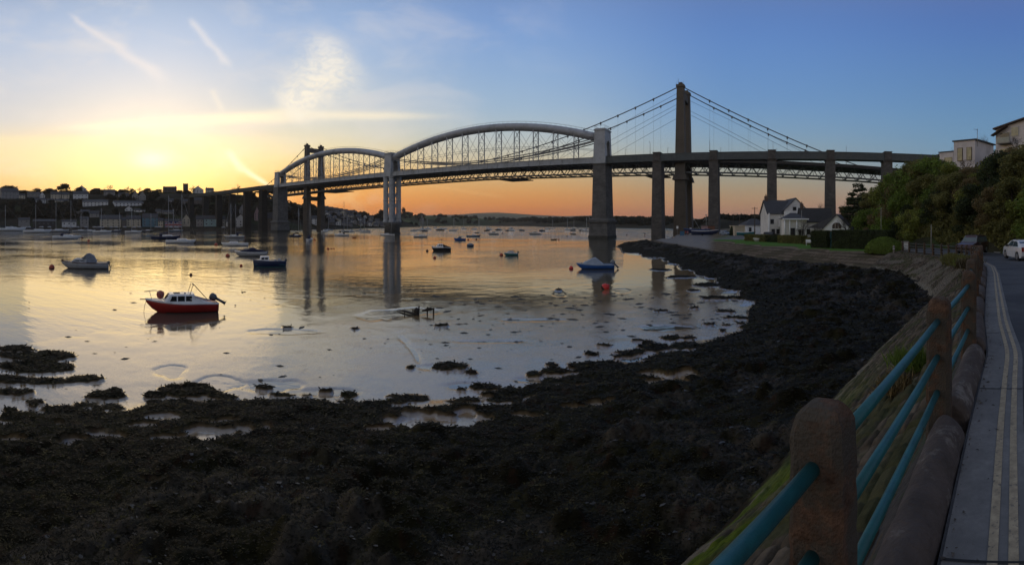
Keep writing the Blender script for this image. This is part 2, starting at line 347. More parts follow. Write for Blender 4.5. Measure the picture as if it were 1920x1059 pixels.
# seaweed cover: everything above the mud line, plus separate beds, minus gaps
edge_in = sm(Z + (wob*.40 + (fbm(X*.2, Y*.2, 2, 33)-.5)*.26)*(.10+.90*sm(Z, .03, .10)), .055, .085)*(RS < 140)
weed = edge_in
BEDS = [(85, 670, 88, 8), (30, 658, 34, 5), (60, 690, 75, 11), (8, 715, 60, 7), (80, 716, 70, 6), (165, 712, 40, 7), (30, 738, 38, 7), (195, 746, 38, 8), (350, 736, 46, 11), (402, 739, 14, 4), (497, 729, 17, 6), (575, 743, 17, 4),
 (608, 737, 18, 4), (838, 690, 36, 7), (770, 691, 9, 4), (883, 701, 14, 5), (905, 729, 29, 7), (865, 733, 12, 3), (1003, 705, 16, 6), (1040, 700, 30, 5), (1120, 690, 48, 9), (1035, 687, 10, 3), (1045, 716, 30, 6), (1020, 732, 38, 8),
 (1172, 663, 32, 8), (1135, 649, 17, 3), (1110, 666, 13, 4), (1225, 654, 27, 7), (1287, 650, 28, 7), (1265, 672, 54, 7), (1382, 597, 32, 3), (1330, 609, 15, 3), (1360, 585, 20, 3), (540, 615, 9, 2), (665, 617, 7, 2), (830, 612, 14, 2),
 (1046, 545, 9, 2), (1345, 560, 24, 3), (1300, 545, 12, 2), (1385, 560, 16, 3), (1300, 578, 12, 2), (1240, 583, 14, 1.5), (1330, 535, 30, 3), (1280, 520, 22, 2.5), (1240, 506, 18, 2), (20, 785, 30, 9), (120, 775, 50, 12),
 (1195, 640, 10, 2), (1290, 635, 16, 3), (1390, 608, 12, 3), (455, 548, 14, 1.5), (40, 545, 14, 1)]
GAPS = [(200, 818, 55, 10), (410, 808, 70, 14), (590, 802, 22, 6), (800, 790, 78, 15), (320, 820, 40, 5), (1100, 770, 0, 0), (300, 905, 60, 4), (880, 785, 40, 8)]
_r = random.Random(12)
def edge_y(px): return float(np.interp(px, [-400, 0, 100, 200, 300, 450, 640, 760, 940, 1040, 1100, 1200, 1320, 1395], [830, 812, 790, 780, 768, 762, 770, 762, 760, 735, 705, 684, 650, 622]))
for _ in range(74):
    px = _r.uniform(-20, 1395); up = _r.random()**1.8*(46 if px > 950 or px < 250 else 26); y = edge_y(px)-up-2; k_ = max(.35, (y-HY)/330)
    BEDS.append((px, y, _r.uniform(8, 34)*k_*(1.2-up/80), _r.uniform(2, 7)*k_))
for _ in range(26):
    px = _r.uniform(0, 1300); GAPS.append((px, edge_y(px)+_r.uniform(8, 60), _r.uniform(14, 46), _r.uniform(3, 7)))
for bx, by, bw, bh in BEDS:
    d = ((XS-bx)/bw)**2 + ((PY-by)/bh)**2 + wob*2.6 + (vn(X*4, Y*4, 5)-.5)*.5
    k = sm(d, 1.15, .75)*(np.abs(PY-by) < 30); weed = np.maximum(weed, k)
for bx, by, bw, bh in GAPS:
    if bw: weed = weed*(1-sm(((XS-bx)/bw)**2 + ((PY-by)/bh)**2 + wob*3.5+(vn(X*3, Y*3, 6)-.5)*.8, 1.5, .5)*(np.abs(PY-by) < 40)*(RS < 40)*sm(Z, .6, .45))
landk = sm(Z + wob*.25, 1.45, 1.6)*sm(RS, 44, 48)                 # above the weed line: stone terraces, then land
weed = weed*(1-landk)
flat = sm(Z, .7, .3)
lump = .30*np.abs(fbm(X*.8, Y*.8, 4, 11)-.42)*2 + .12*fbm(X*3.1, Y*3.1, 3, 21) + .05*fbm(X*9, Y*9, 3, 31)
lump = lump*.75 + .34*cells(X*1.5, Y*1.5, 5)*.9 + .13*cells(X*4.2, Y*4.2, 15)
lump *= .5+.5*sm(fbm(X*.35, Y*.35, 2, 41), .3, .6)
lift = np.maximum(0, .05-np.maximum(Z, 0))                          # beds stand on the mud
Z2 = Z + weed*(lump*(.45+.55*sm(Z, .1, .7)) + lift)
# rolls of wrack-covered stone on the near shore
Z2 += weed*sm(Z, .25, .8)*sm(fbm(X*.9+3, Y*.9, 3, 51), .52, .8)*.34
gapk = (1-weed)*edge_in*(RS < 50)
gk = np.clip(gapk, 0, 1)**1.3; Z2 = Z2*(1-gk)+gk*np.minimum(Z2, .03+.75*np.maximum(0, Z-.12))
# mud: faint swells, rills and standing pools
mud = (1-weed)*(1-landk)
Z2 += mud*((fbm(X*.9, Y*.9, 4, 61)-.5)*.022 + (fbm(X*7, Y*7, 3, 71)-.5)*.006)
POOLS = [(320, 697, 31, 12), (408, 719, 42, 12), (510, 724, 55, 11), (720, 592, 50, 8), (780, 583, 40, 6), (600, 736, 60, 8), (1167, 546, 13, 4), (1050, 552, 12, 4), (805, 690, 26, 7), (880, 722, 50, 7), (540, 622, 60, 4), (1130, 720, 0, 0), (1190, 672, 30, 5),
 (990, 712, 30, 5), (1240, 615, 60, 4), (1000, 600, 60, 2), (940, 640, 70, 2)]
for bx, by, bw, bh in POOLS:
    if bw:
        k = sm(((XS-bx)/bw)**2 + ((PY-by)/bh)**2 + wob*2.6 + (vn(X*2.2, Y*2.2, 8)-.5)*.5, 1.7, .3)*(np.abs(PY-by) < 25)*(1-weed)
        Z2 -= k*.045
dx = XS-770-(PY-655)*.75; Z2 -= sm(np.abs(dx+wob*14), 10, 1)*sm(PY, 622, 640)*sm(PY, 690, 672)*mud*.04   # the drainage rill
# terraces cut in the bank
tk = sm(XS, 1290, 1330)*sm(RS, 44, 48)
zt = np.clip((Z-1.55)/1.25, 0, 1); q = zt*5 + (fbm(X*.2, Y*.2, 2, 5)-.5)*.5; fr = q-np.floor(q); zs = (np.floor(q)+sm(fr, .55, .95))/5
Z2 = np.where((zt > 0) & (zt < 1), Z2*(1-tk) + tk*(1.55+1.25*np.clip(zs, 0, 1)) + (vn(X*2, Y*2, 3)-.5)*.05, Z2)
C = np.empty(Z.shape+(4,))
def put(mask, col, rough):
    for i, v in enumerate((*col, rough)): C[..., i] = C[..., i]*(1-mask)+v*mask
C[...] = (.30, .195, .095, .15)
put(sm(fbm(X*.5, Y*.5, 3, 81), .45, .65)*.6, (.18, .13, .075), .11)
put(sm(fbm(X*2.5, Y*2.5, 4, 85), .6, .75)*.7, (.34, .24, .13), .24)
wc = fbm(X*1.3, Y*1.3, 4, 91)
rm_ = rr(np.interp(XS, [-700, 0, 100, 200, 300, 450, 550, 640, 760, 940, 1040, 1130, 1250, 1400], [690, 650, 636, 622, 610, 585, 562, 556, 550, 542, 536, 528, 505, 500]))
put(mud*sm(RS/rm_+wob*.25, .52, .92), (.16, .11, .055), .045)
put(weed, (.012, .010, .0042), .8)
put(weed*sm(wc, .5, .66)*.8, (.020, .018, .006), .8)
put(weed*sm(fbm(X*.6, Y*.6, 4, 95), .55, .64)*sm(Z, .35, .7)*.75, (.055, .045, .034), .6)   # bare shaly patches
put(weed*sm(fbm(X*3, Y*3, 3, 97), .66, .74)*.7, (.022, .010, .005), .7)
put(landk, (.095, .070, .045), .9)
put(landk*sm(np.abs(fr-.75), .2, .08)*tk*(zt < 1), (.17, .135, .095), .9)
put(landk*sm(fbm(X*.4, Y*.4, 4, 99), .5, .6)*.6, (.05, .045, .022), .95)
grass = sm(Z, 2.74, 2.8)*sm(XS, 1318, 1330)*landk
put(grass, (.08, .16, .028), .95)
put(landk*sm(XS, 1345, 1320)*sm(Z, 1.62, 1.8), (.20, .19, .18), .85)                        # the slipway concrete
put(landk*grass*sm(RS, 108, 114)*sm(XS, 1460, 1440), (.15, .15, .145), .9)                   # the hard where boats are laid up
fore = grid_mesh('foreshore', X, Y, Z2, attr_mat('foreshore', nb=(14, .010), nb2=(70, .004), vs=9, var=.3, spec=2.0), flip=False)
set_col(fore, C); tag(link('foreshore', fore), kind='structure')

# ---- seaweed fronds and slate shards lying on the foreshore
rg = np.random.default_rng(3)
def scatter_pts(n, mask_fn, pw=1.0):
    i = rg.integers(0, Z.shape[0]-1, n*5); j = rg.integers(0, Z.shape[1]-1, n*5)
    ok = rg.random(n*5) < mask_fn(i, j); i = i[ok][:n]; j = j[ok][:n]
    return i, j
i, j = scatter_pts(230000, lambda i, j: (weed[i, j] > .6)*(RS[i, j] < 95)*np.clip(RS[i, j]/8, .35, 1))
a = rg.random(len(i)); ii = i+1; px_ = X[i, j]*(1-a)+X[ii, j]*a; py_ = Y[i, j]*(1-a)+Y[ii, j]*a; pz_ = Z2[i, j]*(1-a)+Z2[ii, j]*a; r_ = RS[i, j]
n = len(i); th = rg.random(n)*6.283; L_ = (.05+.08*rg.random(n))*np.clip(r_/11, .55, 3.2); W_ = L_*(.16+.22*rg.random(n)); up = rg.random(n)*.35
dxv = np.stack([np.cos(th)*np.cos(up), np.sin(th)*np.cos(up), np.sin(up)], -1); sv = np.stack([-np.sin(th), np.cos(th), rg.normal(0, .25, n)], -1)
p0 = np.stack([px_, py_, pz_+.004], -1); tip = p0+dxv*L_[:, None]
V = np.stack([p0-sv*W_[:, None]*.5, p0+dxv*(L_*.6)[:, None]-sv*W_[:, None]*.6, tip+sv*W_[:, None]*.1, p0+dxv*(L_*.5)[:, None]+sv*W_[:, None]*.6], 1)
m_weed = mat('bladder_wrack', (.014, .0115, .0045), .62, spec=.10, var=.8, scale=1.6, col2=(.080, .062, .016), c2scale=3.2, c2range=(.54, .68))
tag(link('seaweed', quads_mesh('seaweed', V, m_weed)), 'dark brown seaweed matted over the rocks of the near foreshore', 'seaweed', kind='stuff')
pat = fbm(X*.6, Y*.6, 4, 95)
i, j = scatter_pts(2600, lambda i, j: (weed[i, j] > .6)*(RS[i, j] < 40)*(Z[i, j] > .3)*np.where(pat[i, j] > .54, .7, .004))
n = len(i); th = rg.random(n)*6.283; s_ = (.02+.05*rg.random(n)**2)*np.clip(RS[i, j]/9, .7, 2.5)
c0 = np.stack([X[i, j], Y[i, j], Z2[i, j]+.012], -1)+rg.normal(0, .05, (n, 3))*[1, 1, 0]
vv = []
for k in range(5):
    an = th+k*1.2566; rad = s_*(.7+.6*rg.random(n)); vv.append(c0+np.stack([np.cos(an)*rad, np.sin(an)*rad*.65, rg.normal(0, .22, n)*s_], -1))
V = np.stack(vv, 1)
m_slate = mat('slate_shards', (.045, .040, .034), .6, var=.5, scale=9)
tag(link('slate_shingle', quads_mesh('slate_shingle', V, m_slate, 5)), 'scattered pale slate shards lying among the seaweed', 'stones', kind='stuff')

# scraps of weed and shell dropped over the mud
n = 800; pxs = np.where(rg.random(n) < .72, rg.uniform(780, 1400, n), rg.uniform(0, 780, n)); ys = rg.uniform(548, 740, n); rs_ = rr(ys, 0); a = (pxs-HX)/K
ok = ys < np.array([edge_y(q) for q in pxs])-4; ok &= rg.random(n) < np.where(pxs > 780, np.clip(1.3-(ys-560)/90, .12, 1), .25); pxs, ys, rs_, a = pxs[ok], ys[ok], rs_[ok], a[ok]; n = len(pxs)
s = (.03+.11*rg.random(n)**2.5)*rs_/26; th = rg.normal(0, .5, n)-a; c0 = np.stack([rs_*np.sin(a), rs_*np.cos(a), .045+s*.05], -1); u = np.stack([np.cos(th), np.sin(th), th*0], -1)*(s*(1.2+2*rg.random(n)))[:, None]; v = np.stack([-np.sin(th), np.cos(th), th*0+.25], -1)*s[:, None]
tag(link('weed_scraps', quads_mesh('weed_scraps', np.stack([c0-u, c0-v, c0+u, c0+v], 1), mat('weed_scraps', (.035, .030, .02), .7, var=.6, scale=3))), 'small dark scraps of weed and shell strewn over the wet mud', 'weed scraps', kind='stuff')
# ---- water
m = bpy.data.materials.new('water'); m.use_nodes = True; t = m.node_tree; b = t.nodes['Principled BSDF']; L = t.links.new
b.inputs['Base Color'].default_value = (.085, .075, .055, 1); b.inputs['Roughness'].default_value = .04; b.inputs['IOR'].default_value = 2.0; b.inputs['Specular IOR Level'].default_value = .6
c = t.nodes.new('ShaderNodeTexCoord')
def tn(sc, det, mp=None):
    n_ = t.nodes.new('ShaderNodeTexNoise'); n_.inputs['Scale'].default_value = sc; n_.inputs['Detail'].default_value = det
    if mp:
        k = t.nodes.new('ShaderNodeMapping'); k.inputs['Scale'].default_value = mp; k.inputs['Rotation'].default_value = (0, 0, .5); L(c.outputs['Object'], k.inputs[0]); L(k.outputs[0], n_.inputs['Vector'])
    else: L(c.outputs['Object'], n_.inputs['Vector'])
    return n_.outputs['Fac']
def mt(op, a, b_):
    n_ = t.nodes.new('ShaderNodeMath'); n_.operation = op
    for q_, v in enumerate((a, b_)):
        if isinstance(v, (int, float)): n_.inputs[q_].default_value = v
        else: L(v, n_.inputs[q_])
    return n_.outputs[0]
def mr_(v, a, b_, c_=0.0, d=1.0):
    n_ = t.nodes.new('ShaderNodeMapRange'); n_.interpolation_type = 'SMOOTHSTEP'; L(v, n_.inputs[0])
    for q_, w in enumerate((a, b_, c_, d)): n_.inputs[q_+1].default_value = w
    return n_.outputs[0]
spx = t.nodes.new('ShaderNodeSeparateXYZ'); L(c.outputs['Object'], spx.inputs[0])
nd_ = mt('ADD', mt('MULTIPLY', spx.outputs[0], .53), mt('MULTIPLY', spx.outputs[1], .848))      # distance towards the bridge
dist = mt('SQRT', mt('ADD', mt('MULTIPLY', spx.outputs[0], spx.outputs[0]), mt('MULTIPLY', spx.outputs[1], spx.outputs[1])), 0)
breeze = mr_(mt('ADD', nd_, mt('MULTIPLY', tn(.03, 3), 30)), 185, 215)                    # wind-ruffled water past the bridge line
calm = mr_(dist, 34, 95)
patch = mr_(tn(.035, 4, (1, 1, 1)), .40, .62, .35, 1.5)
h1 = mt('MULTIPLY', tn(.38, 3, (1, 1.8, 1)), .11); h2 = mt('MULTIPLY', tn(1.7, 4, (1, 1.6, 1)), .05); h3 = mt('MULTIPLY', tn(6.5, 3), .0075)
swell = mt('MULTIPLY', tn(.55, 3, (.5, 1.6, 1)), .024)
hh = mt('MULTIPLY', mt('ADD', mt('ADD', h1, h2), h3), mt('MULTIPLY', mt('ADD', mt('MULTIPLY', calm, .42), mt('ADD', mt('MULTIPLY', breeze, 2.0), .14)), patch))
hh = mt('ADD', hh, swell)
bp = t.nodes.new('ShaderNodeBump'); bp.inputs['Distance'].default_value = 1.0; bp.inputs['Strength'].default_value = 1.0; L(hh, bp.inputs['Height']); L(bp.outputs[0], b.inputs['Normal'])
rs = np.array([1.5, 30, 100, 300, 1000, 3000, 12000.0]); an = np.linspace(-math.pi, math.pi, 97)
A_, R_ = np.meshgrid(an, rs)
tag(link('water', grid_mesh('water', R_*np.sin(A_), R_*np.cos(A_), R_*0, m, flip=False)), kind='structure')
bed = MB().box((0, 0, -3.5), (30000, 30000, 1)); tag(bed.build('riverbed', mat('riverbed', (.05, .045, .04), .9)), kind='structure')

# ---- hills
m_town = attr_mat('hill_ground', nb=(.5, .3), vs=.08, var=.4)
def hill(name, cols, lo, hi, nc, nr, x0, x1, amp, sc, cf, ms=None):
    XS, RS, X, Y, Z = polar(cols, lo, hi, nc, nr, x0, x1)
    Z = Z + sm(Z, 1.5, 6)*(fbm(X*sc, Y*sc, 4, 7)-.45)*amp
    me = grid_mesh(name, X, Y, Z, ms or m_town); C = np.empty(Z.shape+(4,)); C[...] = (*cf[0], .95)
    for k, (colr, s_, a_, b_) in enumerate(cf[1:]):
        kk = sm(fbm(X*s_, Y*s_, 4, 40+k*9), a_, b_)[..., None]; C[..., :3] = C[..., :3]*(1-kk)+np.array(colr)*kk
    set_col(me, C); return tag(link(name, me), kind='structure')
TOWN = {-500: [(440, -1), (470, -1), (474, 2), (500, 4), (560, 20), (640, 42), (700, 50), (1000, 45)],
 0: [(440, -1), (462, -1), (466, 2), (500, 4), (560, 18), (640, 42), (700, 50), (1000, 40)],
 300: [(440, -1), (455, -1), (459, 2), (490, 4), (560, 20), (640, 44), (700, 51), (1000, 42)],
 450: [(430, -1), (447, -1), (451, 2), (480, 4), (540, 18), (620, 42), (700, 46), (1000, 40)],
 520: [(440, -1), (470, -1), (475, 2), (500, 4), (560, 20), (640, 38), (700, 40), (1000, 30)],
 600: [(440, -1), (560, -1), (566, 2), (620, 13), (720, 29), (760, 30), (1000, 28)],
 680: [(440, -1), (700, -1), (706, 2), (760, 12), (860, 24), (900, 25), (1000, 22)],
 740: [(440, -1), (850, -1), (856, 2), (900, 10), (960, 16), (1000, 17)],
 790: [(440, -1), (985, -1), (1000, -1)]}
hill('town_hill', TOWN, 440, 1000, 260, 110, -500, 790, 5, .02, [(.018, .017, .010), ((.026, .030, .012), .02, .5, .6), ((.03, .024, .017), .04, .55, .65)])
HEAD = {690: [(1300, -1), (1320, 0), (1500, 28), (1700, 32)], 760: [(1200, -1), (1220, 1), (1500, 34), (1700, 36)], 850: [(1400, -1), (1420, 1), (1600, 26), (1700, 30)], 960: [(1500, -1), (1520, 1), (1650, 16), (1700, 18)], 1040: [(1200, -1), (1700, -1)]}
hill('headland', HEAD, 1150, 1700, 160, 50, 680, 1040, 5, .006, [(.035, .045, .02), ((.07, .095, .03), .006, .48, .54), ((.02, .025, .012), .014, .55, .6)])
WOODS = {800: [(1900, -1), (1960, 3), (2100, 16), (2400, 22)], 900: [(1600, -1), (1640, 3), (1800, 18), (2400, 26)], 1000: [(1200, -1), (1240, 3), (1400, 14), (1700, 22), (2400, 24)], 1080: [(900, -1), (930, 3), (1000, 10), (1300, 17), (2400, 20)],
 1150: [(740, -1), (770, 3), (860, 9), (1100, 14), (2400, 16)], 1250: [(640, -1), (660, 3), (760, 8), (1000, 12), (2400, 14)], 1290: [(560, -1), (600, 3), (700, 8), (1000, 12), (2400, 14)], 1340: [(330, -1), (350, 2), (400, 8), (500, 11), (2400, 13)],
 1500: [(300, 2.4), (340, 3), (400, 8), (500, 9), (2400, 12)], 1700: [(300, 2.4), (400, 8), (500, 9), (2400, 14)]}
hill('wooded_shore', WOODS, 290, 2400, 260, 110, 800, 1700, 4, .012, [(.024, .021, .012), ((.035, .032, .016), .01, .5, .6)])
FAR = {}
for x, y in ((700, 408), (780, 404), (860, 402.5), (900, 399.5), (930, 398.5), (960, 400), (1000, 403), (1060, 405.5), (1110, 404), (1140, 404), (1200, 407), (1300, 410), (1380, 412), (1500, 412), (1700, 408), (2000, 400)):
    z = CZ+(HY-y)*6500/K; FAR[x] = [(4500, -1), (4700, 5), (5600, z*.6), (6500, z), (7500, z*.8)]
hill('far_hills', FAR, 4500, 7500, 240, 40, 700, 2000, 10, .002, [(.05, .06, .03), ((.09, .11, .05), .0018, .5, .6)])
HILL = {1480: [(90, 2), (130, 2.7), (150, 2.8), (200, 3)], 1560: [(90, 2), (112, 2.8), (135, 4), (200, 5)], 1610: [(85, 2), (100, 2.9), (120, 7), (200, 9)], 1640: [(80, 2), (92, 2.9), (115, 9), (200, 12)], 1690: [(60, 2), (76, 3), (100, 13), (200, 24)],
 1767: [(55, 2.5), (64, 3.0), (67, 5), (98, 16.8), (112, 17), (200, 26)], 1808: [(50, 2.5), (59, 3.0), (62, 5), (98, 16.8), (112, 17), (200, 26)], 1873: [(43, 2.5), (51.5, 3.2), (54, 5), (88, 19), (100, 20.5), (200, 28)],
 1930: [(38, 2.5), (45, 3.5), (48, 5.5), (80, 19), (100, 21), (200, 28)], 2078: [(22, 3), (26.5, 4.4), (30, 6.5), (60, 18), (200, 28)], 2440: [(8, 4), (10.8, 4.7), (14, 7), (50, 18), (200, 28)], 3200: [(4, 3), (6.6, 4.7), (10, 7), (50, 18), (200, 28)]}
for _k in HILL: HILL[_k] = [(HILL[_k][0][0]*.45, -4), (HILL[_k][0][0]*.8, -3)] + HILL[_k]
hill('hillside', HILL, 7, 200, 260, 130, 1480, 3200, 1.2, .12, [(.035, .032, .018), ((.04, .055, .018), .2, .45, .6)], attr_mat('bank', nb=(3, .05), vs=1.0, var=.4))
# ================================================================ road, sea wall, railing
def pol(r, th, z): return (r*math.sin(th), r*math.cos(th), z)
RAIL = [(-7.7, -3.67, 4.7), (-1.17, .10, 4.7), (1.04, 1.38, 4.7), (3.25, 2.66, 4.7), (5.28, 3.80, 4.7), pol(8.7, .950, 4.68), pol(13, .962, 4.62), pol(19, .971, 4.48), pol(25, .972, 4.22), pol(29, .965, 4.02), pol(35, .955, 3.78), pol(42, .925, 3.52), pol(48, .884, 3.36), pol(55, .829, 3.24), pol(62, .79, 3.15)]
TOE = [(-9.6, -.4), (-3.07, 3.4), (-.85, 4.65), (1.35, 5.95), (3.35, 7.15), (5.2, 8.5), (8.3, 10.8), (13.0, 14.0), (17.8, 17.0), (20.6, 18.8), (23.9, 20.6), (27.4, 23.8), (30.5, 28), (33.9, 32.5), (34.5, 38)]
def resample(pts, n):
    p = np.array(pts, float); d = np.r_[0, np.cumsum(np.linalg.norm(np.diff(p[:, :2], axis=0), axis=1))]
    s = np.linspace(0, d[-1], n); q = np.stack([np.interp(s, d, p[:, k]) for k in range(p.shape[1])], -1)
    k = np.array([.25, .5, .25])
    for _ in range(max(1, n//30)):
        q[1:-1] = q[:-2]*.25+q[1:-1]*.5+q[2:]*.25
    return q, d[-1]
NR = 1700
R_, LEN = resample(RAIL, NR)
# sea wall: masonry slope from the rail plinth down to the beach
T_, _ = resample([(x, y, 1.0) for x, y in TOE], NR)
d = np.array(RAIL)[:, :2]; cd = np.r_[0, np.cumsum(np.linalg.norm(np.diff(d, axis=0), axis=1))]; s_ = np.linspace(0, cd[-1], NR)
T_[:, 0] = np.interp(s_, cd, [p[0] for p in TOE]); T_[:, 1] = np.interp(s_, cd, [p[1] for p in TOE])
for _ in range(40): T_[1:-1] = T_[:-2]*.25+T_[1:-1]*.5+T_[2:]*.25
tz = np.interp(s_, [0, 8, 20, 40, 62, 80], [1.85, 1.85, 1.75, 1.3, 1.45, 2.2]); 
w = np.linspace(0, 1, 110)[:, None]
X = R_[:, 0]*(1-w)+T_[:, 0]*w; Y = R_[:, 1]*(1-w)+T_[:, 1]*w; Z = (R_[:, 2]-.08)*(1-w)+(tz-.25)*w
Z = Z + np.sin(w*math.pi)*.12
S = np.broadcast_to(s_, X.shape); Wd = np.broadcast_to(w*4.8, X.shape)
crs = Wd/.21+(vn(S*.8, Wd*1.2, 2)-.5)*.8; bl = (S+np.floor(crs)*.37)/.46
jt = np.minimum(np.abs(crs-np.round(crs))*.21, np.abs(bl-np.round(bl))*.46)
rub = sm(S, 0, 3)*0+1
Z = Z + (sm(jt, .0, .05)*.05 + (vn(np.floor(crs)*7.3+.5, np.floor(bl)*3.1+.5, 3)-.5)*.09)*sm(w, .0, .06)*sm(w, 1.0, .8) + (fbm(X*5, Y*5, 3, 9)-.5)*.05
C = np.empty(X.shape+(4,)); C[...] = (.105, .082, .058, .9)
v = vn(np.floor(crs)*7.3+.5, np.floor(bl)*3.1+.5, 8)
for k in range(3): C[..., k] *= .45+1.1*v
def putc(mask, col):
    for i_, q in enumerate(col): C[..., i_] = C[..., i_]*(1-mask)+q*mask
putc(sm(jt, .04, .0)*.85, (.035, .03, .022))
putc(sm(w, .80, .86)*np.ones_like(X)*(fbm(S*.6, Wd, 2, 4)*.5+.5), (.19, .165, .12))                       # pale render along the foot
putc(sm(fbm(X*1.1, Y*1.1, 4, 14), .34, .5)*sm(w, .45, .68)*sm(S, 24, 13), (.075, .10, .012))
putc(sm(fbm(X*1.6, Y*1.6, 4, 24), .5, .62)*.7, (.05, .055, .02))               # moss
putc(sm(fbm(X*.8, Y*.8, 4, 15), .46, .56)*sm(S, 34, 44)*sm(w, .1, .3)*.6, (.19, .165, .13))
putc(sm(w+ (fbm(X*.9, Y*.9, 3, 16)-.5)*.25, .93, .98), (.025, .02, .012))
sw = thing('sea_wall', 'sloping stone sea wall with mossy foot below the roadside railing', 'sea wall')
me = grid_mesh('stone_slope', X, Y, Z, attr_mat('sea_wall_stone', nb=(9, .02), nb2=(50, .004), vs=7, var=.35), flip=False); set_col(me, C)
link('stone_slope', me, sw)
# offsets to the landward side
tg = np.gradient(R_[:, :2], axis=0); tg /= np.linalg.norm(tg, axis=1)[:, None]; RN = np.stack([tg[:, 1], -tg[:, 0]], -1)
def off(dv, dz=0.0):
    dv = np.broadcast_to(dv, (NR,)); return np.stack([R_[:, 0]+RN[:, 0]*dv, R_[:, 1]+RN[:, 1]*dv, R_[:, 2]+dz], -1)
def strip(name, ds, zs, mt_, kind='structure', parent=None, jit=0.0):
    P_ = np.stack([off(a_, b_) for a_, b_ in zip(ds, zs)])
    if jit: P_[..., 2] += (fbm(P_[..., 0]*3, P_[..., 1]*3, 3, 5)-.5)*jit
    o = link(name, grid_mesh(name, P_[..., 0], P_[..., 1], P_[..., 2], mt_), parent)
    if kind: o['kind'] = kind
    return o
m_asph = mat('asphalt', (.065, .065, .068), .85, var=.3, scale=26, bump=.004, bscale=160, col2=(.036, .036, .04), c2scale=.5, c2range=(.45, .6))
m_slabs = mat('roadside_concrete', (.18, .176, .17), .9, var=.2, scale=14, bump=.003, bscale=130, col2=(.125, .123, .12), c2scale=.8, c2range=(.42, .6))
m_yel = mat('yellow_road_paint', (.34, .275, .18), .8, var=.3, scale=16, col2=(.11, .10, .085), c2scale=24, c2range=(.56, .66))
m_gut = mat('gutter_dirt', (.05, .042, .034), .95, var=.5, scale=14, bump=.02, bscale=20, col2=(.035, .045, .015), c2scale=3, c2range=(.52, .6))
KE = np.interp(s_, [0, 9, 14, 60], [.30, .30, .26, .30])     # kerb line
strip('road', [KE-.02, 1.0, 3.6, 6.9, 9.0], [.045, .05, .09, .03, -.1], m_asph)
strip('roadside_strip', [KE, KE+.46], [.052, .056], m_slabs)
for a_ in (.235, .345):
    strip('yellow_line', [KE+a_, KE+a_+.055], [.0595, .0600], m_yel)
strip('gutter', [-.25, -.12, .02, .16, KE-.03, KE+.01], [-.25, -.10, -.07, -.08, -.04, .03], m_gut, jit=.05)
# joints across the concrete strip, grit in the gutter
jm = mat('joint_tar', (.02, .02, .02), .9)
jb = MB()
for k, sj in enumerate(np.arange(8.4, 60, 2.6)):
    i_ = int(np.argmin(abs(s_-sj))); a_, b_ = off(KE)[i_]+[0, 0, .0585], off(KE+.455)[i_]+[0, 0, .0615]; t_ = tg[i_]*.008
    jb.add([(a_[0]-t_[0], a_[1]-t_[1], a_[2]), (b_[0]-t_[0], b_[1]-t_[1], b_[2]), (b_[0]+t_[0], b_[1]+t_[1], b_[2]), (a_[0]+t_[0], a_[1]+t_[1], a_[2])], [(0, 1, 2, 3)])
tag(jb.build('roadside_joints', jm), kind='structure')
g_ = np.random.default_rng(5); n_ = 5200; sg_ = 8+g_.random(n_)**1.7*30; ii = np.searchsorted(s_, sg_).clip(0, NR-1); dv = np.where(g_.random(n_) < .8, .04+.26*g_.random(n_), .3+.5*g_.random(n_)**3)
c_ = np.stack([R_[ii, 0]+RN[ii, 0]*dv, R_[ii, 1]+RN[ii, 1]*dv, R_[ii, 2]+np.where(dv > KE[ii], .062, -.03)], -1); q_ = (.003+.012*g_.random(n_)**3)[:, None]; vv = g_.normal(size=(n_, 4, 3))*[1, 1, .45]
tag(link('gutter_grit', quads_mesh('gutter_grit', c_[:, None]+vv*q_[:, None], mat('grit', (.09, .075, .06), .9, var=.7, scale=30))), 'grit, dead leaves and small stones lying in the gutter', 'grit', kind='stuff')
# the far kerb and verge
kr = MB()
q = off(6.9, 0.0)
for k in range(0, NR-12, 12):
    if k % 12 == 0: kr.beam(Vector(q[k])+Vector((0, 0, .06)), Vector(q[k+11])+Vector((0, 0, .06)), .13, .16)
tag(kr.build('kerb', mat('kerb_stone', (.2, .19, .17), .9, var=.2, scale=5)), kind='structure')
# ---- railing: concrete posts carrying three teal rails, rounded concrete sill between posts
m_post = mat('weathered_concrete_post', (.105, .060, .038), .95, var=.65, scale=16, bump=.014, bscale=75, col2=(.078, .066, .052), c2scale=4.5, c2range=(.42, .54), detail=10, spec=.2)
m_cap = mat('lichen_concrete', (.12, .10, .08), .95, var=.5, scale=16, bump=.02, bscale=30, col2=(.20, .19, .16), c2scale=30, c2range=(.6, .66))
m_teal = mat('teal_rail_paint', (.008, .088, .092), .42, var=.3, scale=6, bump=.002, bscale=50, col2=(.05, .028, .014), c2scale=11, c2range=(.63, .70), detail=9)
m_sill = mat('sill_concrete', (.075, .058, .050), .92, var=.3, scale=6, bump=.02, bscale=22, col2=(.19, .17, .15), c2scale=4, c2range=(.55, .66), detail=9)
rail = thing('roadside_railing', 'teal three-bar railing on rust-stained concrete posts along the road', 'railing', (0, 0, 0))
SP = []
cum = cd
def at_s(s):
    return Vector([np.interp(s, s_, R_[:, k]) for k in range(3)])
s1 = float(s_[np.argmin(np.hypot(R_[:, 0]-1.04, R_[:, 1]-1.38))])
ss = [s1-2.55, s1, s1+2.55]
while ss[-1]+2.4 < LEN-3: ss.append(ss[-1]+2.4)
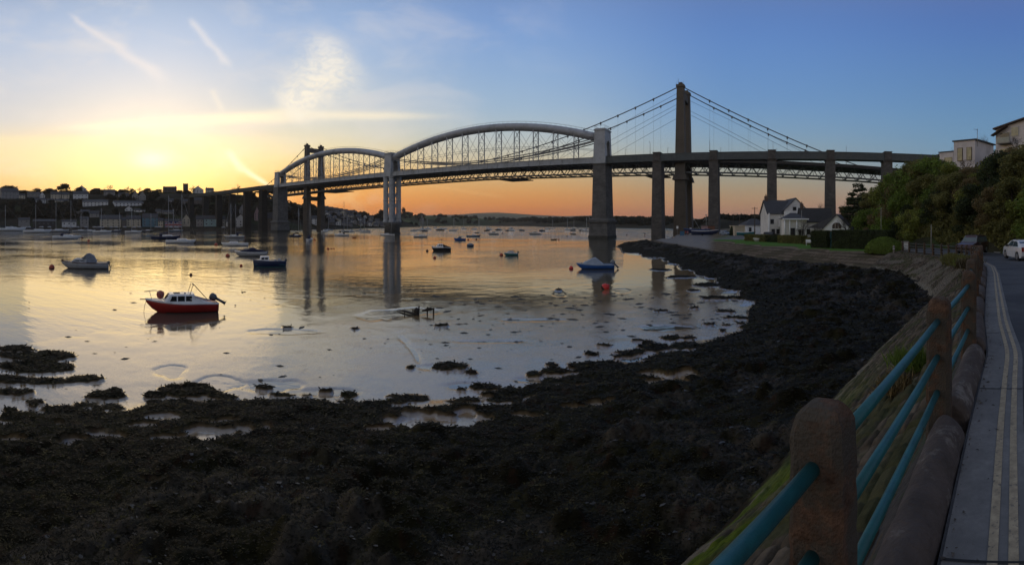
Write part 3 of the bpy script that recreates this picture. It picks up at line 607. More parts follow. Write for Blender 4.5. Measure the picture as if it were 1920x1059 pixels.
for k, s in enumerate(ss):
    p = at_s(s); q = at_s(s+.05); d = (q-p).normalized(); d.z = 0; rot = math.atan2(d.y, d.x)
    rr_ = rnd.uniform(-.03, .03)
    R3 = Matrix.Rotation(rot+rr_, 3, 'Z')
    a = .102; cch = .030; b = MB(); rings = []
    hs = [(-.35, 1.06, 0), (.72, 1, 0), (.95, .97, 0), (1.015, .92, .0), (1.06, .78, .0), (1.085, .5, 0), (1.093, .2, 0)]
    seg = 9 if k > 5 else 26
    prof = []
    for z in np.linspace(-.35, 1.03, seg): prof.append((z, 1.03-.05*z))
    prof += [(1.06, .955), (1.095, .90), (1.122, .81), (1.142, .68), (1.156, .50), (1.163, .28), (1.166, .08)]
    for z, kx in prof:  # domed top
        ring = []
        for x, y in ((a, -a+cch), (a, a-cch), (a-cch, a), (-a+cch, a), (-a, a-cch), (-a, -a+cch), (-a+cch, -a), (a-cch, -a)):
            for t_ in (0, .5) if k < 6 else (0,):
                j_ = 0 if k > 5 else .0014*(math.sin(z*37+x*51+k)+math.sin(z*71+y*63))
                ring.append(p+R3@Vector((x*kx+j_, y*kx-j_, z)))
        if k < 6:
            # insert true midpoints so faces stay planar-ish
            n_ = len(ring)
            for i_ in range(1, n_, 2): ring[i_] = (ring[i_-1]+ring[(i_+1) % n_])/2+Vector((rnd.uniform(-.002, .002), rnd.uniform(-.002, .002), 0))
        rings.append(ring)
    b.ring(rings, smooth=False); o = b.build('concrete_post', m_post, rail)
    SP.append((p, d, rot))
HS = (.965, .665, .365)
for k in range(len(SP)-1):
    p, d, _r = SP[k]; q, e, _r = SP[k+1]
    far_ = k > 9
    for h in HS:
        b = MB(); a_ = p+Vector((0, 0, h)); c_ = q+Vector((0, 0, h)); g_ = (c_-a_).normalized()
        a_ = a_+g_*.085; c_ = c_-g_*.085
        b.tube([a_, a_.lerp(c_, .3)+Vector((0, 0, -.006)), a_.lerp(c_, .65)+Vector((0, 0, -.009)), c_], .0275, 20 if k < 4 else 8)
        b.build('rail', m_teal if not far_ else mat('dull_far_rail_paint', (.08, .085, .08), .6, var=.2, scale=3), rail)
    if k < 14:
        b = MB(); rings = []; nn = 34 if k < 4 else 6
        L0 = p+g_*.14; L1 = q-g_*.14; g_ = (L1-L0).normalized(); u = Vector((g_.y, -g_.x, 0))
        for t_ in np.linspace(0, 1, nn):
            c_ = L0.lerp(L1, t_)+u*.10; end = 1-.25*max(0, 1-min(t_, 1-t_)/.02)
            ring = []
            for j_ in range(15):
                an_ = math.pi*j_/14; wv = 1+.05*math.sin(t_*23+j_*.9)*math.sin(t_*11+k)
                ring.append(c_+u*math.cos(an_)*.15*wv*end+Vector((0, 0, -.02+math.sin(an_)*.24*wv*end)))
            ring += [c_-u*.15*end+Vector((0, 0, -.5)), c_+u*.15*end+Vector((0, 0, -.5))]
            rings.append(ring)
        b.ring(rings); b.build('rounded_sill', m_sill, rail)
# ================================================================ bridges
U = Vector((-.848, .530, 0)); NV = Vector((.530, .848, 0)); E0 = Vector((39.2, 206.3, 0)); SPAN = 128.2; BR = math.atan2(U.y, U.x)
def B(t, s, z): return E0+U*t+NV*s+Vector((0, 0, z))
def deck(t): return 35.0+max(0, min(t, 300))*.0118
m_iron = mat('pale_grey_ironwork', (.40, .42, .44), .6, var=.14, scale=.5, bump=.01, bscale=2, col2=(.26, .27, .27), c2scale=.25, c2range=(.5, .65))
m_tube = mat('pale_grey_tube', (.40, .42, .45), .55, var=.12, scale=.35, bump=.02, bscale=1.2, col2=(.25, .26, .27), c2scale=.2, c2range=(.5, .66))
m_rod = mat('iron_rods', (.20, .20, .195), .7, var=.2, scale=1)
def stone(name, col, col2, bs=(1.5, .55)):
    m = bpy.data.materials.new(name); m.use_nodes = True; t = m.node_tree; b = t.nodes['Principled BSDF']; L = t.links.new; b.inputs['Roughness'].default_value = .92
    g = t.nodes.new('ShaderNodeTexCoord'); br = t.nodes.new('ShaderNodeTexBrick'); br.inputs['Scale'].default_value = 1
    br.inputs['Brick Width'].default_value = bs[0]; br.inputs['Row Height'].default_value = bs[1]; br.inputs['Mortar Size'].default_value = .03; br.inputs['Mortar Smooth'].default_value = .3
    br.inputs['Color1'].default_value = (*col, 1); br.inputs['Color2'].default_value = (*col2, 1); br.inputs['Mortar'].default_value = (*[v*.6 for v in col], 1)
    # unwrap by the axis of the bridge: along + across, height
    mp = t.nodes.new('ShaderNodeMapping'); mp.inputs['Rotation'].default_value = (0, 0, -BR); L(g.outputs['Object'], mp.inputs[0])
    s = t.nodes.new('ShaderNodeSeparateXYZ'); L(mp.outputs[0], s.inputs[0]); a = t.nodes.new('ShaderNodeMath'); L(s.outputs[0], a.inputs[0]); L(s.outputs[1], a.inputs[1])
    cb = t.nodes.new('ShaderNodeCombineXYZ'); L(a.outputs[0], cb.inputs[0]); L(s.outputs[2], cb.inputs[1]); L(cb.outputs[0], br.inputs['Vector'])
    n = t.nodes.new('ShaderNodeTexNoise'); n.inputs['Scale'].default_value = .35; n.inputs['Detail'].default_value = 8; n.inputs['Roughness'].default_value = .7; L(g.outputs['Object'], n.inputs['Vector'])
    mr = t.nodes.new('ShaderNodeMapRange'); mr.inputs[1].default_value = .3; mr.inputs[2].default_value = .7; mr.inputs[3].default_value = .6; mr.inputs[4].default_value = 1.25; L(n.outputs['Fac'], mr.inputs[0])
    mu = t.nodes.new('ShaderNodeVectorMath'); mu.operation = 'SCALE'; L(br.outputs['Color'], mu.inputs[0]); L(mr.outputs[0], mu.inputs['Scale']); L(mu.outputs[0], b.inputs['Base Color'])
    bp = t.nodes.new('ShaderNodeBump'); bp.inputs['Distance'].default_value = .08; L(br.outputs['Fac'], bp.inputs['Height']); bp.invert = True; L(bp.outputs[0], b.inputs['Normal'])
    MATS[name] = m; return m
m_gran = stone('granite_masonry', (.125, .123, .118), (.165, .16, .15))
m_gran2 = stone('brown_rubble_masonry', (.095, .088, .082), (.14, .128, .115), (1.1, .5))
m_wet = mat('tide_stained_masonry', (.035, .035, .028), .7, var=.4, scale=1.2, bump=.04, bscale=2)
rb = thing('railway_bridge', 'grey twin-arched tubular railway bridge on tall masonry piers', 'bridge', (0, 0, 0))
def slab(mb, t, s, z0, z1, lt, ls, top=(1, 1)):
    vs = []
    for z, kx, ky in ((z0, 1, 1), (z1, top[0], top[1])):
        for a_, b_ in ((-.5, -.5), (.5, -.5), (.5, .5), (-.5, .5)): vs.append(B(t+a_*lt*kx, s+b_*ls*ky, z))
    return mb.add(vs, [(0, 1, 2, 3), (7, 6, 5, 4), (4, 5, 1, 0), (5, 6, 2, 1), (6, 7, 3, 2), (7, 4, 0, 3)])
def portal(t, z0, z1, lt, ls, arch_w, spring, name='portal_tower'):
    """pale iron tower with an arched opening for the track; opening runs along the bridge"""
    mb = MB(); n = 10; hw = arch_w/2; tp = .86
    prof = [(-ls/2, z0), (-hw, z0), (-hw, spring)]
    arc = [(-hw*math.cos(math.pi*k/n), spring+hw*math.sin(math.pi*k/n)) for k in range(1, n)]
    def taper(s, z): return s*(1-(1-tp)*(z-z0)/(z1-z0)) if abs(s) > hw+.01 else s
    # left leg, right leg, head built as quads around the arch
    for side in (-1, 1):
        pts = [(side*hw, z0)]+[(side*hw*math.cos(math.pi*k/n/2*1.0), spring+hw*math.sin(math.pi*k/n/2)) for k in range(n+1)]
        for k in range(len(pts)-1):
            (s_a, z_a), (s_b, z_b) = pts[k], pts[k+1]
            zo_a = z0 if k == 0 else z0+(z1-z0)*(k)/(len(pts)-1); zo_b = z0+(z1-z0)*(k+1)/(len(pts)-1)
            quad = [(s_a, z_a), (s_b, z_b), (side*ls/2*(1-(1-tp)*(zo_b-z0)/(z1-z0)), zo_b), (side*ls/2*(1-(1-tp)*(zo_a-z0)/(z1-z0)), zo_a)]
            vs = []
            for e in (-1, 1):
                for s_, z_ in quad: vs.append(B(t+e*lt/2*(1-(1-tp)*(z_-z0)/(z1-z0)), s_, z_))
            mb.add(vs, [(0, 1, 2, 3), (7, 6, 5, 4), (0, 4, 5, 1), (2, 6, 7, 3), (1, 5, 6, 2) if k == len(pts)-2 else (0, 4, 5, 1)])
        # crown to top
        vs = []
        for e in (-1, 1):
            for s_, z_ in ((0, spring+hw), (0, z1), (side*ls/2*tp, z1)): vs.append(B(t+e*lt/2*(1-(1-tp)*(z_-z0)/(z1-z0)), s_, z_))
        mb.add(vs, [(0, 1, 2), (5, 4, 3), (1, 4, 5, 2)])
    o = mb.build(name, m_iron, rb)
    c = MB(); slab(c, t, 0, z1, z1+.5, lt*tp+.5, ls*tp+.6); slab(c, t, 0, z1+.5, z1+.9, lt*tp-.3, ls*tp-.3); c.build('cornice', m_iron, o)
    r = MB()
    for k in range(7):
        for e in (-1, 1):
            a_ = -.5+k/6; r.tube([B(t+e*lt*tp/2, a_*ls*tp, z1+.9), B(t+e*lt*tp/2, a_*ls*tp, z1+2.0)], .05, 4)
    for e in (-1, 1): r.tube([B(t+e*lt*tp/2, -.5*ls*tp, z1+2), B(t+e*lt*tp/2, .5*ls*tp, z1+2)], .05, 4)
    for e in (-1, 1): r.tube([B(t-lt*tp/2, e*.5*ls*tp, z1+2), B(t+lt*tp/2, e*.5*ls*tp, z1+2)], .05, 4)
    r.build('handrail', m_rod, o)
    ap = MB()      # raised arch surround on both faces
    for e in (-1, 1):
        pts = [(-hw-.2, z0+.3), (-hw-.2, spring)]+[(-(hw+.2)*math.cos(math.pi*k/12), spring+(hw+.2)*math.sin(math.pi*k/12)) for k in range(1, 12)]+[(hw+.2, spring), (hw+.2, z0+.3)]
        ap.tube([B(t+e*(lt/2*(1-(1-tp)*(z_-z0)/(z1-z0))+.02), s_, z_) for s_, z_ in pts], .2, 4, smooth=False)
    ap.build('arch_moulding', m_iron, o)
    return o
# piers
def masonry(t, s, z1, lb, sb, lt_, st_, mt_, base=True, name='masonry_pier', zb=-2.5, plinth=7.0):
    mb = MB(); slab(mb, t, s, zb, z1, lb, sb, (lt_/lb, st_/sb)); o = mb.build(name, mt_, rb)
    if base:
        c = MB(); slab(c, t, s, 1.2, plinth, lb+1.5, sb+1.5, (.96, .96)); slab(c, t, s, plinth, plinth+1.0, lb+2.3, sb+2.3); slab(c, t, s, plinth+1, plinth+1.7, lb+1.7, sb+1.7, (.85, .9)); c.build('plinth', mt_, o)
        c = MB(); slab(c, t, s, -2.5, 1.3, lb+1.9, sb+1.9); c.build('tide_stained_foot', m_wet, o)
    c = MB(); slab(c, t, s, z1, z1+.5, lt_+.6, st_+.6); c.build('coping', mt_, o)
    return o
masonry(0, 0, deck(0)-3.2, 7.0, 9.4, 5.6, 8.2, m_gran)
masonry(2*SPAN, 0, deck(256)-3.2, 9.0, 10, 7.2, 8.6, m_gran)
portal(0, deck(0)-2.7, 46.5, 5.6, 8.4, 3.6, 40.3)
portal(2*SPAN, deck(256)-2.7, 46.6, 6.0, 8.4, 3.6, 42.6)
portal(SPAN, deck(128)-2.7, 46.8, 6.0, 8.4, 3.6, 41.4)
# centre pier: four octagonal iron columns on a round masonry base
mb = MB(); mb.lathe(B(SPAN, 0, 0), [(4.6, 1.0), (4.5, 5.4), (5.2, 6.0), (5.2, 7.0), (4.9, 7.4)], 20); o = mb.build('round_pier_base', m_gran, rb)
mb = MB(); mb.lathe(B(SPAN, 0, 0), [(5.0, -2.5), (4.9, 1.2)], 20); mb.build('tide_stained_foot', m_wet, o)
for a_ in (-1, 1):
    for b_ in (-1, 1):
        mb = MB(); mb.lathe(B(SPAN+a_*2.35, b_*2.9, 0), [(1.75, 7.3), (1.75, 8.2), (1.5, 8.5), (1.5, 19.5), (1.62, 19.7), (1.62, 20.2), (1.5, 20.4), (1.5, deck(128)-3.8), (1.75, deck(128)-3.4), (1.8, deck(128)-2.8)], 8, smooth=False); mb.build('octagonal_iron_column', m_iron, rb)
for k in range(4):
    z0 = 8+k*6; mb = MB()
    for e in (-1, 1):
        mb.beam(B(SPAN-1.9, e*2.9, z0), B(SPAN+1.9, e*2.9, z0+6), .3); mb.beam(B(SPAN+1.9, e*2.9, z0), B(SPAN-1.9, e*2.9, z0+6), .3)
        mb.beam(B(SPAN+e*2.35, -2.6, z0), B(SPAN+e*2.35, 2.6, z0+6), .3); mb.beam(B(SPAN+e*2.35, 2.6, z0), B(SPAN+e*2.35, -2.6, z0+6), .3)
    mb.build('column_bracing', m_iron, rb)
# tubes, chains, hangers, deck of each main span
def tube_z(k, f):
    ze0, ze1, rise = ((44.0, 45.0, 9.0), (45.6, 46.2, 9.3))[k]
    return ze0+(ze1-ze0)*f+rise*4*f*(1-f)
for k in range(2):
    t0 = k*SPAN; N = 48
    pts = [B(t0+2.3+(SPAN-4.6)*i/N, 0, tube_z(k, i/N)) for i in range(N+1)]
    mb = MB(); rings = []
    for i, p in enumerate(pts):
        d = (pts[min(i+1, N)]-pts[max(i-1, 0)]).normalized(); up = NV.cross(d)*-1
        if up.z < 0: up = -up
        rings.append([p+NV*2.55*math.cos(a)+up*1.85*math.sin(a) for a in [2*math.pi*j/24 for j in range(24)]])
    mb.ring(rings); tb = mb.build('arched_tube', m_tube, rb)
    mb = MB()
    for i in range(0, N, 2):
        rg_ = [[q+(q-pts[i]).normalized()*.05-(pts[i+1]-pts[i]).normalized()*.12 for q in rings[i]], [q+(q-pts[i]).normalized()*.05+(pts[i+1]-pts[i]).normalized()*.12 for q in rings[i]]]
        if i: mb.ring(rg_, cap=False)
    mb.build('joint_bands', m_tube, tb)
    mb = MB()
    for e in (-1, 1):
        mb.tube([p+NV*e*.6+Vector((0, 0, 2.75)) for p in pts], .035, 4)
        for i in range(0, N+1, 1): mb.tube([pts[i]+NV*e*.6+Vector((0, 0, 1.75)), pts[i]+NV*e*.6+Vector((0, 0, 2.75))], .035, 4)
    mb.build('handrail', m_rod, tb)
    def chain_z(f): return tube_z(k, 0)*(1-f)+tube_z(k, 1)*f-.6-(tube_z(k, 0)-.6-deck(t0+64)-1.2)*4*f*(1-f)
    for e in (-1, 1):
        mb = MB()
        for dz in (0, -.9):
            for i in range(24):
                f0, f1 = i/24, (i+1)/24
                mb.beam(B(t0+2.5+(SPAN-5)*f0, e*2.75, chain_z(f0)+dz), B(t0+2.5+(SPAN-5)*f1, e*2.75, chain_z(f1)+dz), .22, .42)
        mb.build('suspension_chain', m_rod, rb)
        g = MB(); n = 22      # plate girder with stiffeners
        for i in range(n):
            ta, tb_ = t0+1+(SPAN-2)*i/n, t0+1+(SPAN-2)*(i+1)/n
            g.beam(B(ta, e*2.9, deck(ta)-1.25), B(tb_, e*2.9, deck(tb_)-1.25), .18, 2.3)
            g.beam(B(ta, e*3.02, deck(ta)-.02), B(tb_, e*3.02, deck(tb_)-.02), .5, .16); g.beam(B(ta, e*3.02, deck(ta)-2.48), B(tb_, e*3.02, deck(tb_)-2.48), .5, .16)
            g.box(B(ta, e*3.05, deck(ta)-1.25), (.18, .22, 2.2), BR)
        g.build('deck_girder', m_iron, rb)
    g = MB(); g.beam(B(t0+1, 0, deck(t0)-2.2), B(t0+SPAN-1, 0, deck(t0+SPAN)-2.2), 5.6, .35)
    for i in range(44): 
        ta = t0+2+(SPAN-4)*i/43; g.box(B(ta, 0, deck(ta)-2.55), (.25, 5.6, .4), BR)
    g.build('track_deck', m_rod, rb)
    M = 12
    for i in range(1, M):
        f = i/M; t = t0+2.3+(SPAN-4.6)*f; zt = tube_z(k, f)-1.2; zb = deck(t)-.1
        mb = MB()
        for e in (-1, 1):
            mb.beam(B(t, e*2.55, zb), B(t, e*2.35, zt), .34, .34)
        hgt = zt-zb; q = max(1, round(hgt/5.5))
        for j in range(q):
            za, zc = zb+hgt*j/q+(2.2 if j == 0 and hgt > 8 else 0), zb+hgt*(j+1)/q
            mb.beam(B(t, -2.5, za), B(t, 2.4, zc), .12); mb.beam(B(t, 2.5, za), B(t, -2.4, zc), .12); mb.beam(B(t, -2.45, zc-.1), B(t, 2.45, zc-.1), .16)
        mb.build('hanger', m_iron, rb)
    for e in (-1, 1):
        for i in range(M):
            f0, f1 = i/M, (i+1)/M; ta, tb_ = t0+2.3+(SPAN-4.6)*f0, t0+2.3+(SPAN-4.6)*f1
            za, zc = tube_z(k, f0)-1.6, tube_z(k, f1)-1.6; da, db = deck(ta)+.2, deck(tb_)+.2
            mb = MB()
            if 0 < i < M-1:
                mb.beam(B(ta, e*2.5, da), B(tb_, e*2.4, zc), .10); mb.beam(B(tb_, e*2.5, db), B(ta, e*2.4, za), .10)
            ma, mc = (za*.45+da*.55), (zc*.45+db*.55)
            mb.beam(B(ta, e*2.5, ma), B(tb_, e*2.5, mc), .14)
            if 1 < i < M-2: mb.beam(B((ta+tb_)/2, e*2.5, (da+db)/2), B((ta+tb_)/2, e*2.45, chain_z((f0+f1)/2)), .14)
            mb.build('diagonal_bracing', m_iron, rb)
# east viaduct
m_grn = mat('dark_green_plate_girder', (.075, .09, .095), .6, var=.25, scale=.7, col2=(.09, .10, .095), c2scale=.5, c2range=(.5, .62))
for k in range(1, 8):
    t = -25.0-(k-1)*23.6
    zb = -2 if k < 3 else 1.5
    masonry(t, 0, 31.9, 4.3+.15*max(0, 3-k), 6.4, 3.7, 5.4, m_gran2, base=False, zb=zb)
    c = MB(); slab(c, t, 0, 32.4, 35.7, 2.9, 6.6); slab(c, t, 0, 35.7, 36.0, 3.3, 7.0); c.build('pier_head', m_gran2, rb)
for k in range(7):
    ta = -1.5 if k == 0 else -25.0-(k-1)*23.6-1.45; tb_ = -25.0-k*23.6+1.45
    if tb_ > ta: ta, tb_ = tb_, ta
    for e in (-1, 1):
        g = MB(); g.beam(B(ta-.1, e*2.7, 33.9), B(tb_+.1, e*2.7, 33.9), .16, 2.9); g.beam(B(ta-.1, e*2.75, 35.3), B(tb_+.1, e*2.75, 35.3), .5, .14); g.beam(B(ta-.1, e*2.75, 32.4), B(tb_+.1, e*2.75, 32.4), .5, .14)
        n = 12
        for i in range(n+1): g.box(B(ta+(tb_-ta)*i/n, e*2.82, 33.85), (.14, .14, 2.75), BR)
        g.build('viaduct_girder', m_grn, rb)
    g = MB(); g.beam(B(ta, 0, 32.9), B(tb_, 0, 32.9), 5.2, .4); g.build('viaduct_deck', m_rod, rb)
# curving viaduct into the far town
vp = [B(2*SPAN, 0, 0)]+[G(x, r) for x, r in ((493, 402), (463, 426), (435, 450), (410, 474), (385, 498), (358, 524))]
m_dst = mat('dark_girder', (.06, .06, .055), .8, var=.2, scale=.5)
for k in range(1, len(vp)):
    d = (vp[k]-vp[k-1]).normalized(); a_ = math.atan2(d.y, d.x)
    c = MB(); c.box(vp[k]+Vector((0, 0, 16)), (4.6, 6.5, 36), a_, top=.85); c.build('masonry_pier', mat('dark_weathered_masonry', (.03, .026, .021), .95, var=.35, scale=.3), rb)
    z0, z1 = deck(256)-1.8, deck(256)-1.8
    c = MB()
    for e in (-1, 1):
        nn = Vector((-d.y, d.x, 0))*2.7*e; c.beam(vp[k-1]+nn+Vector((0, 0, z0)), vp[k]+nn+Vector((0, 0, z1)), .2, 3.2)
    c.beam(vp[k-1]+Vector((0, 0, z0-.9)), vp[k]+Vector((0, 0, z1-.9)), 5.3, .4); c.build('viaduct_girder', m_dst, rb)
# ---------------------------------------------------------------- road suspension bridge behind
N2 = 233.0-195.7
T2E = 0; 
def C2(t, s, z): return E0+U*t+NV*(N2+s)+Vector((0, 0, z))
def solve_t(px):         # bridge coordinate of the road bridge centreline seen at picture column px
    th = math.tan((px-HX)/K); q = E0+NV*N2
    return (th*q.y-q.x)/(U.x-th*U.y)
tE, tW = solve_t(1282), solve_t(589)
def dk(t): return float(np.interp(t-tE, [-115, -85, -45, 0, 60, 120, 280, 420], [31.2, 33.0, 34.8, 36.3, 37.0, 38.2, 38.2, 37.5]))
m_conc = mat('brown_tower_concrete', (.125, .105, .082), .9, var=.14, scale=.3, bump=.02, bscale=1.5, col2=(.09, .075, .058), c2scale=.15, c2range=(.5, .65))
m_cab = mat('grey_cable', (.10, .10, .10), .7, var=.1)
m_tr = mat('pale_truss_steel', (.16, .17, .17), .7, var=.2, scale=.6)
sb = thing('suspension_bridge', 'long road suspension bridge with tall brown concrete towers behind the railway bridge', 'bridge', (0, 0, 0))
LS = 7.15; TOPZ = 71.6
def leg(t, s, top=TOPZ):
    mb = MB(); rings = []
    for z, lt, ls in ((-2.5, 6.6, 5.0), (10, 5.9, 4.6), (29.5, 5.0, 4.2), (29.6, 5.0, 4.2), (top, 3.3, 3.2)):
        rings.append([C2(t+a*lt/2, s+b*ls/2, z) for a, b in ((-1, -1), (1, -1), (1, 1), (-1, 1))])
    return mb.ring(rings, smooth=False)
for t in (tE, tW):
    for e in (-1, 1):
        o = leg(t, e*LS).build('tower_leg', m_conc, sb)
        c = MB(); c.box(C2(t, e*LS, TOPZ+.5), (3.9, 3.9, 1.2), BR); c.box(C2(t, e*LS, TOPZ+1.7), (2.6, 1.4, 1.4), BR, top=.6)
        for q in range(4): c.tube([C2(t-1.6+q*1.05, e*LS-1.7, TOPZ+1), C2(t-1.6+q*1.05, e*LS-1.7, TOPZ+2.4)], .06, 4)
        c.tube([C2(t+1.2, e*LS, TOPZ+2), C2(t+1.2, e*LS, TOPZ+4.2)], .08, 4); c.build('cable_saddle', m_conc, o)
        c = MB(); c.box(C2(t, e*LS, 28.6), (7.2, 6.0, 2.6), BR, top=.8); c.build('corbel', m_conc, o)
    for z, h in ((TOPZ-3.2, 3.6), (27.5, 3.4)):
        c = MB(); c.box(C2(t, 0, z), (2.6, LS*2-3.0, h), BR); c.build('crossbeam', m_conc, sb)
# deck truss
t_lo, t_hi = tE-140, tW+92; PAN = 6.1; npn = int((t_hi-t_lo)/PAN)
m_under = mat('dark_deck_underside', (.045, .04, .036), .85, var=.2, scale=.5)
for seg in range(0, npn, 10):
    up = MB(); lo = MB()
    for i in range(seg, min(seg+10, npn)):
        a_, b_ = t_lo+i*PAN, t_lo+(i+1)*PAN; za, zb = dk(a_), dk(b_)
        up.beam(C2(a_, 0, za-.15), C2(b_, 0, zb-.15), 22.5, .5)
        for e in (-1, 1): up.beam(C2(a_, e*11.2, za-.1), C2(b_, e*11.2, zb-.1), .25, 1.5)
        for e in (-1, 1):
            lo.beam(C2(a_, e*7, za-.9), C2(b_, e*7, zb-.9), .5, .6); lo.beam(C2(a_, e*7, za-5.2), C2(b_, e*7, zb-5.2), .55, .75)
            mid = (a_+b_)/2; zm = (za+zb)/2
            lo.beam(C2(a_, e*7, za-5), C2(mid, e*7, zm-.8), .32); lo.beam(C2(mid, e*7, zm-.8), C2(b_, e*7, zb-5), .32)
            lo.beam(C2(mid, e*10.9, zm-.6), C2(mid, e*7, zm-3.4), .2)
        lo.beam(C2(a_, -10.9, za-5.1), C2(a_, 7, za-5.1), .4, .5) if 0 else lo.beam(C2(a_, -7, za-5.1), C2(a_, 7, za-5.1), .4, .5)
        lo.beam(C2((a_+b_)/2, -11, (za+zb)/2-.6), C2((a_+b_)/2, 11, (za+zb)/2-.6), .3, .5)
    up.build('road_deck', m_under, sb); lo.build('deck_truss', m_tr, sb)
def cable_z(t):
    if t > tW: return dk(tW+88)+.5+(TOPZ+.8-dk(tW+88)-.5)*(1-(t-tW)/88)-2.2*4*((t-tW)/88)*(1-(t-tW)/88)
    if t < tE: f = (tE-t)/86; return TOPZ+.8-(TOPZ+.8-dk(tE-86)-.3)*f-2.6*4*f*(1-f)
    f = (t-tE)/(tW-tE); return TOPZ+.8-(TOPZ+.8-dk((tE+tW)/2)-2.5)*4*f*(1-f)
for e in (-1, 1):
    mb = MB(); ts = np.linspace(tE-86, tW+88, 90)
    ts = sorted(list(ts)+[tE, tW]); mb.tube([C2(t, e*LS, cable_z(t)) for t in ts], .24, 6)
    cb_ = mb.build('main_cable', m_cab, sb)
    hg = []
    t = tE-86+8
    while t < tW+84:
        z = cable_z(t)
        if abs(t-tE) > 5 and abs(t-tW) > 5 and z-dk(t) > 3: hg.append(t)
        t += 9.15
    for t in hg[:46]:
        mb = MB(); z = cable_z(t); mb.lathe(C2(t, e*LS, z), [(.15, -1.0), (.42, -.5), (.42, .35), (.15, .5)], 6)
        mb.tube([C2(t, e*LS, dk(t)), C2(t, e*LS, z-.8)], .032, 4)
        mb.build('hanger_cable', m_cab, sb)
    for T, sgn in ((tE, -1), (tE, 1), (tW, -1), (tW, 1)):
        for L_, z0 in ((52, 59), (70, 66)):
            tt = T+sgn*L_
            if T == tW and sgn > 0 and L_ > 60: continue
            mb = MB(); mb.tube([C2(T+sgn*1.2, e*(LS+.2), z0+3), C2(tt, e*7.2, dk(tt))], .07, 4); mb.build('stay_cable', m_cab, sb)
for px in (637, 972, 1236):
    t = solve_t(px); c = MB(); L_ = {637: 24, 972: 14, 1236: 10}[px]
    c.box(C2(t, -3, dk(t)-6.8), (L_, 16, .4), BR)
    for a_ in (-.45, .45):
        for b_ in (-7, 3): c.beam(C2(t+a_*L_, b_, dk(t)-7), C2(t+a_*L_, b_, dk(t)-5), .2)
    c.build('maintenance_gantry', m_under, sb)
# lamps on the road bridge
m_pole = mat('galvanised_pole', (.22, .22, .21), .6, var=.1, scale=2)
def lamp_proto(h=10.0, arm=1.4):
    root = thing('street_lamp', '', 'street lamp'); b = MB(); b.tube([(0, 0, 0), (0, 0, h*.7), (0, 0, h)], .1, 6, rs=[.14, .10, .07]); b.build('pole', m_pole, root)
    b = MB(); b.tube([(0, 0, h), (arm*.4, 0, h+.25), (arm, 0, h+.3)], .05, 5); b.build('arm', m_pole, root)
    b = MB(); b.box((arm+.3, 0, h+.28), (.9, .3, .16), top=.7); b.build('lantern', mat('lamp_head_grey', (.3, .3, .3), .5), root)
    return root
bl = lamp_proto(9.0, .8); first = True
for px, e, w in ((690, 1, 'seen through the left arch truss'), (855, 1, 'seen through the middle of the right arch truss'), (1008, -1, 'standing just left of the big pylon truss panels'), (1162, 1, 'just right of the tall pale portal tower'), (1228, -1, 'taller one before the brown tower'), (1244, 1, 'shorter one close to the brown tower'),
             (1336, -1, 'taller one above the second viaduct pier'), (1347, 1, 'shorter one above the second viaduct pier'), (1450, -1, 'above the third viaduct pier'), (1456, 1, 'short one behind the third viaduct pier'), (1582, -1, 'right of the fourth viaduct pier'), (1726, 1, 'rightmost, near the trees on the bank')):
    t = solve_t(px); p = C2(t, e*9, dk(t)); lb = 'lamp post on the road bridge, '+w
    if first: bl.location = p; bl.rotation_euler = (0, 0, BR+math.pi/2); bl['label'] = lb; bl['group'] = 'lamp posts on the road bridge'; first = False
    else: dup(bl, p, BR+(math.pi/2 if e < 0 else -math.pi/2), lb)
# ================================================================ boats
def paint(name, col, rough=.35, **k): return mat('paint_'+name, col, rough, var=k.pop('var', .12), scale=k.pop('scale', 1.5), **k)
WHITE = paint('white_gelcoat', (.80, .80, .78), .3, col2=(.42, .41, .38), c2scale=2.5, c2range=(.55, .7)); GREYW = paint('dull_white_gelcoat', (.42, .43, .43), .45, col2=(.3, .3, .29), c2scale=2, c2range=(.5, .7))
RED = paint('red_hull', (.33, .018, .012), .4); NAVY = paint('navy_hull', (.012, .025, .075), .4); BLUE = paint('blue_hull', (.02, .10, .36), .4); TEAL = paint('teal_hull', (.02, .17, .19), .4)
DARK = paint('dark_hull', (.02, .02, .022), .5); MID = paint('slate_blue_hull', (.05, .10, .17), .45); ANTI = paint('antifouling', (.03, .025, .02), .8); BROWN = paint('varnished_wood', (.10, .045, .018), .5)
CANV = mat('canvas_navy', (.015, .02, .05), .85, var=.3, scale=4, bump=.01, bscale=6); CANVB = mat('canvas_black', (.018, .018, .02), .85, var=.3, scale=4); CANVG = mat('canvas_grey', (.2, .22, .25), .85, var=.2, scale=4, bump=.01, bscale=5)
GLASS = mat('dark_window_glass', (.02, .024, .028), .08, var=.2, scale=2, spec=.8); CLEAR = mat('tinted_screen', (.10, .11, .11), .15, var=.2, scale=2)
STEEL = mat('stainless_rail', (.30, .29, .27), .35, metal=.8, var=.1); ALLOY = mat('alloy_mast', (.34, .34, .33), .45, metal=.4, var=.1); ENG = mat('outboard_grey', (.10, .11, .12), .4, var=.15, scale=5)
ROPE = mat('mooring_rope', (.10, .08, .05), .95, var=.3, scale=10)
ORANGE = mat('orange_buoy_plastic', (.42, .075, .03), .5, var=.2, scale=6, col2=(.2, .05, .03), c2scale=8, c2range=(.58, .7)); REDB = mat('red_buoy_plastic', (.62, .03, .02), .4, var=.12, scale=5); DKR = mat('fouled_red_buoy', (.10, .03, .018), .8, var=.4, scale=8)
BUOYW = mat('weed_fouled_base', (.02, .018, .012), .9, var=.4, scale=12)
